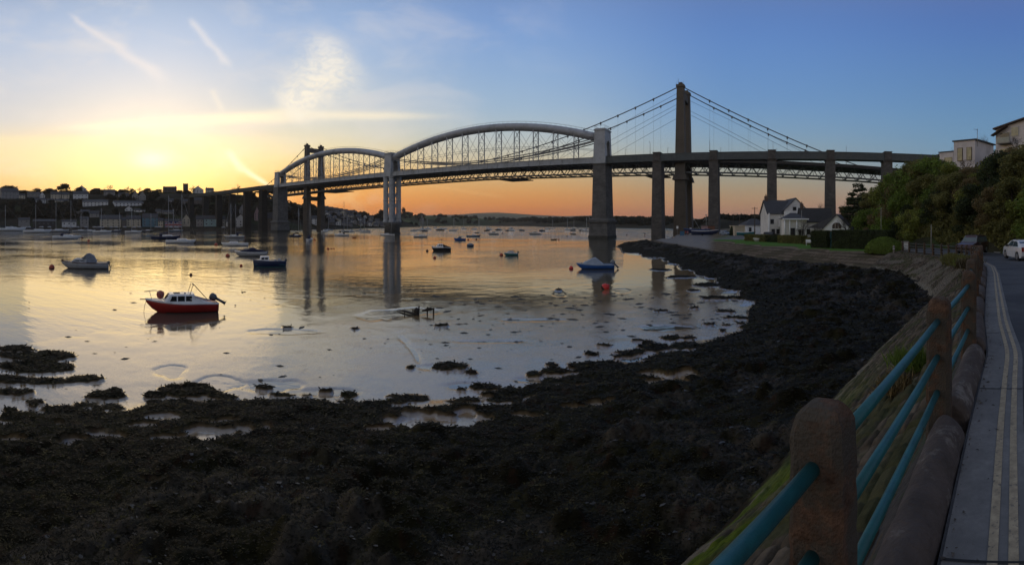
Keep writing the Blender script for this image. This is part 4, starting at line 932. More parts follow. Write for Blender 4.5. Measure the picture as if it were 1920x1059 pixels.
def hull_sections(L, Bm, F, bow=1.35, stern=.95, tr=.8, plumb=.12, n=16, draft=.22, flare=.75):
    out = []
    for i in range(n+1):
        s = i/n; x = -L/2+L*s
        b = Bm/2*(tr+(1-tr)*math.sin(min(s/.45, 1)*math.pi/2)) if s < .45 else Bm/2*(max(0, 1-((s-.45)/.55)**2.3))
        b = max(b, .02)
        z = F*(stern+(1-stern)*math.sin(min(s/.4, 1)*math.pi/2)) if s < .4 else F*(1+(bow-1)*((s-.4)/.6)**1.7)
        xk = x-plumb*L*max(0, (s-.6)/.4)**1.6
        out.append((x, xk, b, z, draft*(1-max(0, (s-.75)/.25)**2*.9)))
    return out
def hull(root, L, Bm, F, col, deckcol=WHITE, stripe=None, cockpit=(.06, .42), name='hull', **kw):
    S = hull_sections(L, Bm, F, **kw); mb = MB(); rings = []
    for x, xk, b, z, d in S:
        xc = x*.45+xk*.55
        rings.append([(xk, 0, -d), (xk, b*.55, -d*.45), (xc, b*.86, z*.28), (x*.8+xc*.2, b*.97, z*.72), (x, b, z), (x, -b, z), (x*.8+xc*.2, -b*.97, z*.72), (xc, -b*.86, z*.28), (xk, -b*.55, -d*.45)])
    mb.ring(rings, smooth=True); mb.build(name, col, root)
    # raised gunwale and deck with an open cockpit
    g = MB(); n = len(S)
    for sd in (-1, 1):
        g.ring([[(x, sd*(b+.03), z-.05), (x, sd*(b+.03), z+.05), (x, sd*(b-.07 if b > .1 else 0), z+.06), (x, sd*(b-.07 if b > .1 else 0), z-.05)] for x, xk, b, z, d in S], smooth=False)
    g.build('gunwale', stripe or deckcol, root)
    d_ = MB(); c0, c1 = int(cockpit[0]*(n-1)), int(cockpit[1]*(n-1))
    for i in range(n-1):
        (x0, _, b0, z0, _d), (x1, _, b1, z1, _e) = S[i], S[i+1]
        if c0 <= i < c1:
            zz = .12*F+.04
            for sd in (-1, 1):
                d_.add([(x0, sd*b0*.97, z0+.02), (x1, sd*b1*.97, z1+.02), (x1, sd*b1*.78, z1+.02), (x0, sd*b0*.78, z0+.02)], [(0, 1, 2, 3)])
                d_.add([(x0, sd*b0*.78, z0+.02), (x1, sd*b1*.78, z1+.02), (x1, sd*b1*.76, zz), (x0, sd*b0*.76, zz)], [(0, 1, 2, 3)])
            d_.add([(x0, -b0*.76, zz), (x1, -b1*.76, zz), (x1, b1*.76, zz), (x0, b0*.76, zz)], [(0, 1, 2, 3)])
            for ii, xx, bb, zq in ((c0, x0, b0, z0), (c1-1, x1, b1, z1)):
                if i == ii: d_.add([(xx, -bb*.78, zz), (xx, bb*.78, zz), (xx, bb*.78, zq+.02), (xx, -bb*.78, zq+.02)], [(0, 1, 2, 3)])
        else:
            d_.add([(x0, -b0*.97, z0+.02), (x1, -b1*.97, z1+.02), (x1, 0, z1+.06), (x0, 0, z0+.06)], [(0, 1, 2, 3)])
            d_.add([(x0, 0, z0+.06), (x1, 0, z1+.06), (x1, b1*.97, z1+.02), (x0, b0*.97, z0+.02)], [(0, 1, 2, 3)])
    d_.build('deck', deckcol, root)
    return S
def wl(root, L, Bm, col=ANTI, **kw):     # boot line just above the water
    S = hull_sections(L*.99, Bm*.9, .1, **kw); mb = MB()
    mb.ring([[(xk+.0, b*.9, .05), (xk, -b*.9, .05), (xk, -b*.72, -.2), (xk, b*.72, -.2)] for x, xk, b, z, d in S], smooth=False); mb.build('boot_line', col, root)
def cabin(root, x0, x1, w, z0, h, rake0=.25, rake1=.1, col=WHITE, wins=3, name='cabin', round_=.12, winh=.5, wz=.42, front=True):
    """x1 is the forward end"""
    mb = MB(); rings = []
    for t, k in ((0, 1.0), (.5, .98), (.85, .93), (1.0, .80)):
        z = z0+h*t; xa = x0+rake1*t*h; xb = x1-rake0*t*h*(1+.4*t); ww = w*k/2; c = .16
        rings.append([(xa, -ww, z), (xb-c, -ww*.98, z), (xb, -ww*.72, z), (xb, ww*.72, z), (xb-c, ww*.98, z), (xa, ww, z)])
    mb.ring(rings, smooth=False); mb.add([(x0+rake1*h, 0, z0+h*1.03), ], [])
    o = mb.build(name, col, root)
    n = wins; Lx = (x1-rake0*h*.8)-(x0+rake1*h)-.25
    for sd in (-1, 1):
        for i in range(n):
            a = x0+rake1*h+.14+Lx*i/n; b = a+Lx/n-.09; za = z0+h*wz; zb = za+h*winh*.8; y = sd*(w/2*.985+.006); y2 = sd*(w/2*.95+.008)
            m_ = MB(); sh = rake0*h*.5 if i == n-1 else 0
            m_.add([(a, y, za), (b, y, za), (b-sh, y2, zb), (a, y2, zb), (a, y-sd*.03, za), (b, y-sd*.03, za), (b-sh, y2-sd*.03, zb), (a, y2-sd*.03, zb)], [(0, 1, 2, 3), (4, 7, 6, 5), (0, 4, 5, 1), (1, 5, 6, 2), (2, 6, 7, 3), (3, 7, 4, 0)]); m_.build('cabin_window', GLASS, o)
    if front:
        m_ = MB(); f = .45; xb = lambda t: x1-rake0*t*h*(1+.4*t)+.01
        m_.add([(xb(f), -w*.33, z0+h*f), (xb(f), w*.33, z0+h*f), (xb(.84), w*.31, z0+h*.84), (xb(.84), -w*.31, z0+h*.84)], [(0, 1, 2, 3)]); m_.build('windscreen', GLASS, o)
    return o
def outboard(root, x, z, tilt=.0, s=1.0, col=ENG, y=0):
    R = Matrix.Rotation(tilt, 3, 'Y'); q = lambda a, b, c: Vector((x, y, z))+R@(Vector((a, b, c))*s)
    mb = MB(); rings = []
    for zz, a, b in ((.0, .15, .13), (.12, .22, .17), (.34, .23, .17), (.46, .18, .13), (.5, .08, .06)):
        rings.append([q(-.14+a*math.cos(t)*1.15, b*math.sin(t), zz+.12) for t in [math.pi*2*k/10 for k in range(10)]])
    mb.ring(rings); o = mb.build('outboard_engine', col, root)
    m2 = MB(); m2.ring([[q(-.16+a*math.cos(t), b*math.sin(t), zz) for t in [math.pi*2*k/8 for k in range(8)]] for zz, a, b in ((.14, .11, .09), (-.3, .09, .06), (-.62, .11, .045), (-.66, .2, .02))]); m2.lathe(q(-.16, 0, -.55), [(.02, -.04), (.06, 0), (.02, .04)], 6); m2.build('drive_leg', ENG, o)
    m3 = MB()
    for k in range(3): a = k*2.094; m3.add([q(-.34, 0, -.52), q(-.36, .13*math.cos(a), -.52+.13*math.sin(a)), q(-.32, .12*math.cos(a+.6), -.52+.12*math.sin(a+.6))], [(0, 1, 2)])
    m3.build('propeller', DARK, o); return o
def rail3(root, pts, r=.018, name='guard_rail', m_=None, posts=None):
    mb = MB(); mb.tube(pts, r, 6)
    for a, b in posts or []: mb.tube([a, b], r, 5)
    return mb.build(name, m_ or STEEL, root)
def mast(root, x, h, z0, boom=None, L=8, Bm=2.6, F=.9, cover=CANV, furl=True, lean=0, mk=1.0):
    mb = MB(); mb.tube([(x, 0, z0), (x+lean*h*.5, 0, z0+h*.5), (x+lean*h, 0, z0+h)], .085, 6, rs=[.10*mk, .09*mk, .06*mk]); o = mb.build('mast', ALLOY, root)
    for f in (.45, .75): m2 = MB(); m2.beam((x+lean*h*f, -.75*(1.1-f), z0+h*f), (x+lean*h*f, .75*(1.1-f), z0+h*f), .05); m2.build('spreader', ALLOY, o)
    m2 = MB(); m2.tube([(x+lean*h, 0, z0+h), (x+lean*h-.1, 0, z0+h+.6)], .02, 4); m2.build('masthead_aerial', ALLOY, o)
    m3 = MB(); top = (x+lean*h, 0, z0+h)
    for e in (-1, 1): m3.tube([(x-.1, e*Bm*.46, F), (x+lean*h*.75, e*.24, z0+h*.75), top], .012, 3)
    m3.tube([(L/2-.1, 0, F*1.3), top], .03 if furl else .012, 4); m3.tube([(-L/2+.1, 0, F), top], .012, 3); m3.build('rigging', STEEL, o)
    if boom:
        b = MB(); b.tube([(x-.1, 0, z0+1.0), (x-boom, 0, z0+1.05)], .06, 6); bo = b.build('boom', ALLOY, root)
        if cover:
            c = MB(); c.tube([(x-.15, 0, z0+1.22), (x-boom*.5, 0, z0+1.24), (x-boom, 0, z0+1.14)], .15, 8, ry=.2, rs=[.2, .17, .09]); c.build('sail_cover', cover, bo)
    return o
def place(root, px, y, left=True, yaw=0.0, dz=0.0, r=None):
    r = r or rr(y); p = G(px, r); root.location = (p.x, p.y, dz); root.rotation_euler = (0, 0, -(px-HX)/K+(math.pi if left else 0)+yaw)
    return root
def line_to(root, pts): mb = MB(); mb.tube(pts, .015, 4); return mb.build('mooring_line', ROPE, root)
# --- red cabin cruiser
r0 = thing('motor_boat', 'red hulled motor boat with white cabin and raised outboard, moored nearest the shore', 'motor boat')
S = hull(r0, 5.35, 2.05, .72, RED, WHITE, stripe=WHITE, bow=1.34, stern=.92, plumb=.17, cockpit=(.05, .34), draft=.3); wl(r0, 5.2, 1.9, plumb=.17)
cabin(r0, -.75, 1.38, 1.55, .74, .62, rake0=.55, rake1=-.25, wins=3, winh=.72, wz=.22)
mb = MB(); mb.ring([[(x, -w_, z), (x, w_, z), (x, w_*.9, z+h), (x, -w_*.9, z+h)] for x, w_, z, h in ((-2.4, .80, .68, .02), (-1.7, .82, .68, .14), (-.9, .80, .7, .34), (-.72, .77, .72, .5))], smooth=False); 
for sd in (-1, 1):
    c = MB(); c.ring([[(x, sd*.78, z), (x, sd*.84, z), (x, sd*.80, z+h), (x, sd*.76, z+h)] for x, z, h in ((-2.5, .68, .03), (-1.8, .70, .14), (-1.0, .72, .36), (-.7, .74, .52))], smooth=False); c.build('coaming', WHITE, r0)
c = MB(); c.box((.35, 0, 1.38), (.5, .5, .06), top=.9); c.box((.95, 0, 1.33), (.16, .2, .05)); c.box((-.25, .2, 1.385), (.12, .12, .05)); c.build('roof_hatch', DARK, r0)
c = MB(); c.box((.05, -.55, 1.33), (.95, .05, .04)); c.box((.05, .55, 1.33), (.95, .05, .04)); c.build('grab_rail', NAVY, r0)
rail3(r0, [(1.35, -.45, .95), (1.55, -.42, 1.42), (1.9, -.33, 1.58), (2.75, -.05, 1.50), (2.75, .05, 1.50), (1.9, .33, 1.58), (1.55, .42, 1.42), (1.35, .45, .95)], posts=[((2.2, -.28, .95), (2.35, -.22, 1.55)), ((2.2, .28, .95), (2.35, .22, 1.55))], name='bow_rail')
for sd in (-1, 1): rail3(r0, [(-.55, sd*.66, 1.28), (-.78, sd*.62, 1.98), (-.92, sd*.62, 2.0), (-1.85, sd*.78, .95)], r=.022, name='windscreen_frame', m_=BROWN)
rail3(r0, [(-.85, -.62, 2.0), (-.85, .62, 2.0)], r=.022, name='windscreen_frame', m_=BROWN)
c = MB(); c.lathe((1.55, .05, 1.28), [(.06, -.32), (.23, -.22), (.3, 0), (.25, .2), (.09, .29)], 14); c.build('fender_ball', mat('faded_orange_fender', (.42, .10, .07), .6, var=.2, scale=4), r0)
outboard(r0, -2.62, .72, tilt=1.05, s=1.05)
line_to(r0, [(2.6, 0, .85), (2.72, 0, .4), (2.78, .02, -.1)])
c = MB(); c.beam((2.5, 0, .93), (3.05, 0, .95), .12, .05); c.build('bow_roller', BROWN, r0)
place(r0, 340, 584, True, .10)
# --- dull white cruiser, left
r1 = thing('motor_boat', 'dull white cabin boat with a grey canvas canopy, furthest left in the near water', 'motor boat')
hull(r1, 6.9, 2.4, .82, GREYW, GREYW, stripe=BROWN, bow=1.3, stern=1.02, plumb=.15, cockpit=(.04, .3)); wl(r1, 6.7, 2.2)
cabin(r1, -.3, 2.1, 1.75, .86, .6, rake0=.9, rake1=0, col=GREYW, wins=2, winh=.35, wz=.35)
c = MB(); c.ring([[(x, -w_, .9), (x, w_, .9), (x, w_*.75, .9+h), (x, -w_*.75, .9+h)] for x, w_, h in ((-1.75, .9, .2), (-1.35, .9, .95), (-.75, .9, 1.3), (-.3, .88, 1.25), (.55, .86, .5))], smooth=False); o = c.build('canopy', CANVG, r1)
c = MB(); c.add([(-.15, .86, 1.32), (.32, .83, 1.32), (-.2, .75, 1.95), (-.15, -.86, 1.32), (.32, -.83, 1.32), (-.2, -.75, 1.95)], [(0, 1, 2), (3, 5, 4)]); c.box((-.6, 0, 1.75), (.55, 1.52, .62), top=.8); c.build('canopy_window', CLEAR, o)
rail3(r1, [(.7, .5, 1.4), (.95, .5, 2.0)], name='aerial'); c = MB(); c.box((3.25, 0, 1.22), (.35, .3, .18)); c.build('anchor_roller', BROWN, r1)
outboard(r1, -3.45, .55, tilt=.35, s=.8); line_to(r1, [(3.3, 0, 1.0), (3.9, 0, .5), (4.7, 0, .05)])
place(r1, 159, 503, True, -.08)
# --- covered cruiser with dark blue canvas
r2 = thing('motor_boat', 'white motor boat under dark blue canvas moored behind the navy open boat', 'motor boat')
hull(r2, 6.5, 2.3, .78, GREYW, WHITE, stripe=WHITE, bow=1.3, stern=1.0, plumb=.15, cockpit=(.04, .3)); wl(r2, 6.3, 2.1)
c = MB(); c.ring([[(x, -w_, .82+z), (x, w_, .82+z), (x, w_*.6, .85+z+h), (x, -w_*.6, .85+z+h)] for x, w_, z, h in ((-3.1, .85, 0, .06), (-2.2, .98, 0, .35), (-1.2, 1.0, 0, .52), (-.6, 1.0, 0, .85), (.1, .95, 0, .78), (.6, .9, .0, .45), (1.6, .7, .05, .32), (2.1, .4, .12, .1))], smooth=True); c.build('canvas_cover', CANV, r2)
c = MB(); c.box((.9, -.95, .98), (1.2, .03, .14)); c.build('side_window', GLASS, r2)
c = MB(); c.box((-2.2, -1.17, .5), (1.0, .02, .18), .0); c.build('name_panel', DARK, r2); outboard(r2, -3.3, .5, tilt=.3, s=.85)
place(r2, 470, 480, True, .05)
# --- navy open boat with white cuddy
r3 = thing('fishing_boat', 'navy blue open boat with white wheelhouse forward and teal waterline, bow to the left', 'fishing boat')
hull(r3, 4.9, 1.95, .88, NAVY, WHITE, stripe=NAVY, bow=1.18, stern=.98, plumb=.02, tr=.72, cockpit=(.05, .5)); wl(r3, 4.8, 1.75, TEAL, plumb=.02)
cabin(r3, .05, 1.55, 1.35, .92, .68, rake0=.2, rake1=.05, wins=2, winh=.55, wz=.3)
for sd in (-1, 1):
    c = MB(); c.beam((-2.3, sd*.9, .36), (2.3, sd*.3, .38), .03, .05); c.build('side_stripe', TEAL, r3)
c = MB(); c.box((-1.5, 0, 1.05), (.5, .5, .35), top=.85); c.box((-.9, .3, 1.0), (.35, .3, .3)); c.build('engine_box', GREYW, r3); outboard(r3, -2.4, .75, s=.75)
rail3(r3, [(-2.2, -.75, .95), (-2.2, -.75, 1.5), (-2.2, .75, 1.5), (-2.2, .75, .95)], name='stern_frame')
place(r3, 505, 500, True, .06)
# --- bright blue speedboat with white canopy, right
r4 = thing('motor_boat', 'bright blue hulled motor boat with pale canopy, left of the reflected tall bridge pier', 'motor boat')
hull(r4, 5.4, 2.0, .62, BLUE, paint('pale_blue_deck', (.30, .38, .46)), bow=1.35, stern=1.0, plumb=.15, cockpit=(.05, .35)); wl(r4, 5.2, 1.85)
c = MB(); c.ring([[(x, -w_, z0), (x, w_, z0), (x, w_*.7, z0+h), (x, -w_*.7, z0+h)] for x, w_, z0, h in ((-1.15, .8, .66, .12), (-.75, .8, .66, .45), (-.05, .78, .66, .98), (.25, .76, .66, .9), (1.2, .62, .72, .42), (1.75, .4, .76, .12))], smooth=False); c.build('canopy', mat('pale_blue_canvas', (.30, .36, .45), .7, var=.12, scale=2), r4)
c = MB(); c.lathe((.25, -.79, .92), [(.01, -.05), (.08, 0), (.01, .05)], 8); c.build('porthole', GLASS, r4); c = MB(); c.box((1.95, 0, .86), (.14, .14, .14)); c.build('deck_cleat', DARK, r4)
outboard(r4, -2.7, .55, tilt=.75, s=1.15, col=CANVG); rail3(r4, [(-1.2, -.78, .78), (-2.3, -.8, .8)], name='side_rail'); rail3(r4, [(-1.2, .78, .78), (-2.3, .8, .8)], name='side_rail')
place(r4, 1116, 504, True, .05)
# --- dark hulled boat with white cabin
r5 = thing('motor_boat', 'dark hulled motor boat with white wheelhouse and black stern cover, in mid river', 'motor boat')
hull(r5, 4.6, 2.0, .85, DARK, WHITE, stripe=WHITE, bow=1.3, stern=.8, plumb=.1, cockpit=(.04, .3)); wl(r5, 4.5, 1.8)
c = MB(); c.ring([[(x, sd_*b, z) for sd_, z in ((-1, .74), (1, .74), (.92, 1.02*1.0), (-.92, 1.02))] for x, b in ((-.4, 1.04), (1.0, .92), (2.1, .3))], smooth=False); c.build('topsides', WHITE, r5)
cabin(r5, -.35, 1.2, 1.5, 1.02, .62, rake0=.5, rake1=.0, wins=2, winh=.6, wz=.3)
c = MB(); c.ring([[(x, -w_, .72), (x, w_, .72), (x, w_*.7, .78+h), (x, -w_*.7, .78+h)] for x, w_, h in ((-2.2, .8, .1), (-1.7, .85, .28), (-.9, .85, .55), (-.35, .8, .82))]); c.build('canvas_cover', CANVB, r5)
rail3(r5, [(1.2, -.5, 1.05), (1.35, -.45, 1.55), (2.2, 0, 1.6), (1.35, .45, 1.55), (1.2, .5, 1.05)], name='bow_rail')
c = MB(); c.lathe((-.1, 0, 2.62), [(.02, -.02), (.25, -.01), (.27, .08), (.02, .1)], 8); c.tube([(-.1, 0, 1.6), (-.1, 0, 2.62)], .03, 5); c.build('radar', DARK, r5)
place(r5, 827, 470, True, .15)
# --- blue half decker
r6 = thing('motor_boat', 'mid blue half-decked boat with pale cuddy beyond the dark hulled boat', 'motor boat')
hull(r6, 4.5, 1.9, .75, BLUE, MID, bow=1.3, cockpit=(.05, .35)); wl(r6, 4.4, 1.7)
cabin(r6, -.6, 1.2, 1.4, .8, .75, rake0=.9, rake1=0, col=MID, wins=2, winh=.5); place(r6, 862, 451, True, .1)
# --- upturned dinghy-like covered boat
r7 = thing('dinghy', 'small grey covered dinghy between the blue and teal boats', 'dinghy')
hull(r7, 2.0, 1.5, .55, MID, GREYW, bow=1.1, plumb=.02); c = MB(); c.ring([[(x, -w_, .55), (x, w_, .55), (x, 0, .6+h)] for x, w_, h in ((-.95, .5, .15), (0, .7, .38), (.9, .2, .1))]); c.build('canvas_cover', CANVG, r7)
place(r7, 881, 462, True, .6)
# --- teal boat
r8 = thing('dinghy', 'small teal motor dinghy with white windscreen beside an orange buoy', 'dinghy')
hull(r8, 2.8, 1.35, .48, TEAL, WHITE, stripe=WHITE, bow=1.25, cockpit=(.05, .45)); wl(r8, 2.7, 1.25)
c = MB(); c.ring([[(x, -.5*k, .5), (x, .5*k, .5), (x, .4*k, .5+h), (x, -.4*k, .5+h)] for x, k, h in ((-.55, 1, .3), (-.4, 1, .42), (.5, .95, .42), (.95, .7, .08))]); c.build('windscreen', mat('pale_screen', (.45, .48, .48), .3), r8)
c = MB(); c.tube([(-.9, -.5, .5), (-.8, -.45, 1.0), (.5, -.4, 1.05), (.5, .4, 1.05), (-.8, .45, 1.0), (-.9, .5, .5)], .025, 5); c.build('cover_frame', BROWN, r8); outboard(r8, -1.35, .45, s=.65, col=DARK)
place(r8, 958, 479, True, .05)
# --- yachts
def yacht(px, y, lpx, mpx, mtop, label, left=False, col=WHITE, cover=CANV, strip=None, yaw=0.0, dodger=True, grp=None, r=None, Lm=None, lean=0):
    r = r or rr(y); L = Lm or lpx*r/K; Bm = L*.3; F = L*.085+.12; root = thing('sailing_yacht', label, 'yacht', group=grp)
    hull(root, L, Bm, F, col, WHITE, stripe=strip or WHITE, bow=1.28, stern=1.05, plumb=.10, tr=.62, cockpit=(.06, .3)); wl(root, L*.96, Bm*.9, NAVY)
    cabin(root, -.12*L, .26*L, Bm*.55, F*1.03, .35+.02*L, rake0=1.3, rake1=0, wins=3, winh=.35, front=False)
    mx = (mpx-px)*r/K*(-1 if left else 1); h = (HY-mtop)/K*r+CZ-F*1.1
    mast(root, mx, h, F*1.1, boom=L*.34 if cover else None, L=L, Bm=Bm, F=F, cover=cover, lean=lean, mk=max(1.0, r/190))
    if dodger:
        c = MB(); x = -.12*L; c.ring([[(x-d, -Bm*.27, F), (x-d, Bm*.27, F), (x-d, Bm*.24, F+hh), (x-d, -Bm*.24, F+hh)] for d, hh in ((-.05*L, .35), (0, 1.0), (.06*L, 1.05), (.1*L, .95))]); c.build('spray_hood', cover or CANV, root)
    w_ = Bm*.48
    rail3(root, [(.42*L, -Bm*.12, F*1.2), (.45*L, -Bm*.08, F*1.2+.6), (.5*L, 0, F*1.25+.6), (.45*L, Bm*.08, F*1.2+.6), (.42*L, Bm*.12, F*1.2)], r=.02, name='pulpit')
    rail3(root, [(-.42*L, -w_*.7, F), (-.47*L, -w_*.65, F+.65), (-.47*L, w_*.65, F+.65), (-.42*L, w_*.7, F)], r=.02, name='pushpit')
    return place(root, px, y, left, yaw, r=r)
GY = 'yachts on their moorings'
yacht(125, 448, 54, 133, 375, 'white yacht with navy sail cover and spray hood, alone at the left', r=205, grp=GY)
yacht(311, 449, 56, 316, 367, 'yacht with dark topsides half hidden behind a longer white yacht', col=NAVY, strip=BROWN, r=200, grp=GY)
yacht(339, 456, 57, 341, 365, 'plain white yacht with tall bare mast overlapping a dark yacht', dodger=False, cover=None, grp=GY)
yacht(439, 446, 38, 442, 383, 'grey yacht with dark hood behind a nearer white yacht', left=True, col=GREYW, grp=GY)
yacht(440, 461, 51, 433, 382, 'white bow-left yacht in front of a grey one', left=True, cover=None, dodger=False, grp=GY)
yacht(554.5, 444, 23, 560, 390, 'small navy hulled yacht just left of the suspension tower legs', col=NAVY, strip=NAVY, grp=GY)
yacht(581, 451, 30, 582, 385, 'small yacht seen from astern under the suspension bridge tower', yaw=1.25, grp=GY)
yacht(640, 442, 29, 645, 378, 'white yacht with black sail cover between the tower and the iron pier', cover=CANVB, left=True, grp=GY)
yacht(726, 442, 28, 733, 405, 'white yacht with leaning mast at the foot of the iron pier', cover=None, dodger=False, left=True, lean=-.06, grp=GY)
yacht(789, 445, 27, 791, 402, 'low pale yacht with bare mast just right of the iron pier', cover=None, dodger=False, grp=GY, col=GREYW)
yacht(888, 444, 27, 898, 400, 'pale blue yacht with dark furled sail in mid channel', col=MID, cover=CANVB, dodger=False, grp=GY)
# --- small motor boats in the stream
def small(px, y, lpx, label, col=GREYW, left=True, yaw=0.0, cab=True, r=None, grp='small boats in mid channel', kind='motor_boat', cat='motor boat'):
    r = r or rr(y); L = lpx*r/K; root = thing(kind, label, cat, group=grp); hull(root, L, L*.36, L*.14, col, WHITE if cab else BROWN, bow=1.35)
    if cab: cabin(root, -.2*L, .22*L, L*.26, L*.14, L*.15, rake0=.5, wins=2)
    return place(root, px, y, left, yaw, r=r)
small(925, 440, 20, 'white fishing boat with wheelhouse aft, right of the pale blue yacht', left=True)
small(1002, 440, 21, 'white cabin boat in the open channel left of the tall pier')
small(1074.5, 439.5, 11, 'tiny dark boat nearest the tall masonry pier', col=DARK)
small(1038.5, 450, 12, 'small open wooden rowing boat with a buoy off its stern', cab=False, kind='rowing_boat', cat='rowing boat', left=False, col=BROWN)
small(664, 446, 8, 'tiny orange tender right of the suspension tower', cab=False, kind='dinghy', cat='dinghy', col=ORANGE)
# --- row of yachts along the far left bank
GF = 'yachts moored along the far bank'
for px, y, l, mx, mt, w, c in ((18, 433, 62, 10, 384, 'leftmost, cut by the picture edge', WHITE), (70, 436, 54, 67, 383, 'below the wooded slope at the left', WHITE), (108, 435, 44, 105, 380, 'third from the left with a raked mast', GREYW), (150, 434.5, 30, 152, 392, 'hidden partly by the lone near yacht', GREYW),
                         (166, 434, 26, 165, 408, 'short masted one right of the lone near yacht', WHITE), (192, 436, 36, 190, 390, 'below the cream quayside house', WHITE), (217, 434, 22, 224, 398, 'dark hulled one between two white ones', NAVY), (250, 436, 32, 247, 388, 'below the blue quayside house', WHITE),
                         (276, 434, 22, 283, 400, 'low dark one left of the flag mural', DARK), (330, 434, 28, 325, 392, 'long one below the flag mural', MID)):
    yacht(px, y, l, mx, mt, 'far bank yacht, '+w, col=c, cover=CANV if c is WHITE else None, dodger=False, grp=GF, r=rr(y)*.98)
# --- moorings far upstream: individual small boats
pm = thing('moored_boat', 'far small white cabin boat among the crowded moorings upstream', 'boat', group='boats at the crowded moorings'); hull(pm, 6.0, 2.2, .95, WHITE, WHITE, bow=1.35); cabin(pm, -1.2, 1.3, 1.6, 1.0, .9, wins=2)
ps = thing('moored_yacht', 'far small yacht with bare mast among the crowded moorings upstream', 'yacht', group='yachts at the crowded moorings'); hull(ps, 8, 2.5, 1.0, WHITE, WHITE); cabin(ps, -1.2, 1.8, 1.4, 1.0, .5, wins=2, front=False); mast(ps, .4, 10.5, 1.1, L=8, F=1, mk=2.2)
pd = thing('moored_boat', 'far small dark boat among the crowded moorings upstream', 'boat', group='dark boats at the crowded moorings'); hull(pd, 5.5, 2.1, .9, DARK, GREYW, bow=1.3); cabin(pd, -.8, 1.2, 1.4, .95, .8, wins=1, col=GREYW)
fr = {0: True, 1: True, 2: True}; pr = (pm, ps, pd); rq = random.Random(11)
for k in range(46):
    px = rq.uniform(762, 1105) if k < 38 else rq.uniform(600, 720); y = rq.uniform(427.5, 433.5) if k < 38 else rq.uniform(432, 436); r = min(rr(y)*.97, 640)
    q = 0 if k % 5 in (0, 1) else (2 if k % 5 in (2, 3) else 1)
    if k % 7 == 3: q = 1
    o = pr[q] if fr[q] else dup(pr[q], (0, 0, 0)); fr[q] = False
    place(o, px, y, rq.random() < .5, rq.uniform(-.7, .7), r=r)
# --- buoys
def buoy(px, y, rp, m_, label, grp=None, r=None, z=0.0, tilt=False):
    r = r or rr(y, z); s = rp*r/K; root = thing('buoy', label, 'buoy', group=grp)
    b = MB(); b.lathe((0, 0, 0), [(.02*s, -.6*s), (.7*s, -.45*s), (.98*s, 0), (1.0*s, .35*s), (.8*s, .85*s), (.45*s, 1.15*s), (.16*s, 1.25*s), (.14*s, 1.42*s), (.02, 1.46*s)], 16); b.build('float', m_, root)
    b = MB(); b.lathe((0, 0, 0), [(.3*s, -.62*s), (.86*s, -.35*s), (1.01*s, .02*s), (.99*s, .1*s), (.9*s, .1*s)], 16); b.build('weed_skirt', BUOYW, root)
    b = MB(); b.tube([(.1*s*math.cos(a)*1.6, 0, 1.5*s+.16*s*math.sin(a)) for a in [k*math.pi/4 for k in range(9)]], .03*s, 5); b.build('lifting_eye', STEEL, root)
    p = G(px, r); root.location = (p.x, p.y, z)
    if tilt: root.rotation_euler = (.5, .75, .4)
    return root
buoy(97, 503, 5.6, ORANGE, 'orange buoy off the bow of the dull white cabin boat')
buoy(358, 516, 3, DKR, 'dark weedy buoy behind the red boat')
buoy(405, 460, 3.5, ORANGE, 'dull buoy left of the bow-left white yacht'); buoy(427, 481, 4.4, ORANGE, 'orange buoy off the bow of the blue covered boat'); buoy(452, 499, 3, ORANGE, 'small orange buoy left of the navy open boat')
buoy(154, 447, 2.4, DKR, 'dark buoy at the bow of the lone left yacht'); buoy(166, 452, 2.5, ORANGE, 'orange buoy between the lone left yacht and the golden glare')
buoy(459, 445, 1.8, DKR, 'tiny dark buoy right of the grey yacht'); buoy(590, 450, 2, ORANGE, 'tiny orange buoy right of the stern-on yacht')
buoy(615, 467, 2.4, ORANGE, 'leftmost of three orange buoys in a row below the tower'); buoy(621, 466.5, 1.4, ORANGE, 'middle one of three orange buoys in a row below the tower'); buoy(626, 466.5, 1.4, ORANGE, 'rightmost of three orange buoys in a row below the tower')
buoy(801, 471, 2.5, DKR, 'dull buoy left of the dark hulled boat'); buoy(815, 484, 3, ORANGE, 'orange buoy below the dark hulled boat'); buoy(940, 479, 3.6, ORANGE, 'orange buoy left of the teal dinghy')
buoy(878, 450, 1.8, ORANGE, 'tiny orange buoy right of the blue half-decked boat'); buoy(893, 449, 1.6, DKR, 'tiny dark buoy below the pale blue yacht'); buoy(942, 438, 1.3, DKR, 'tiny dark buoy right of the fishing boat'); buoy(1014, 440, 1.6, GREYW, 'tiny pale buoy right of the channel cabin boat')
buoy(1047, 450, 1.6, ORANGE, 'tiny orange buoy off the rowing boat'); buoy(1063, 443, 1.3, DKR, 'tiny dark buoy left of the tall pier'); buoy(1071, 504, 4.2, REDB, 'red buoy off the bow of the bright blue motor boat')
buoy(1175, 441, 1.4, DKR, 'tiny dark buoy just right of the tall pier'); buoy(1209, 439, 1.4, DKR, 'upper of two tiny buoys left of the first viaduct pier'); buoy(1209, 443, 1.2, DKR, 'lower of two tiny buoys left of the first viaduct pier')
buoy(1133, 541, 8.5, REDB, 'big bright red buoy stranded on its side on the wet mud', z=.05, tilt=True)
buoy(1416, 879, 5, REDB, 'tiny red float lying in the weed below the sea wall', z=.95, tilt=True)
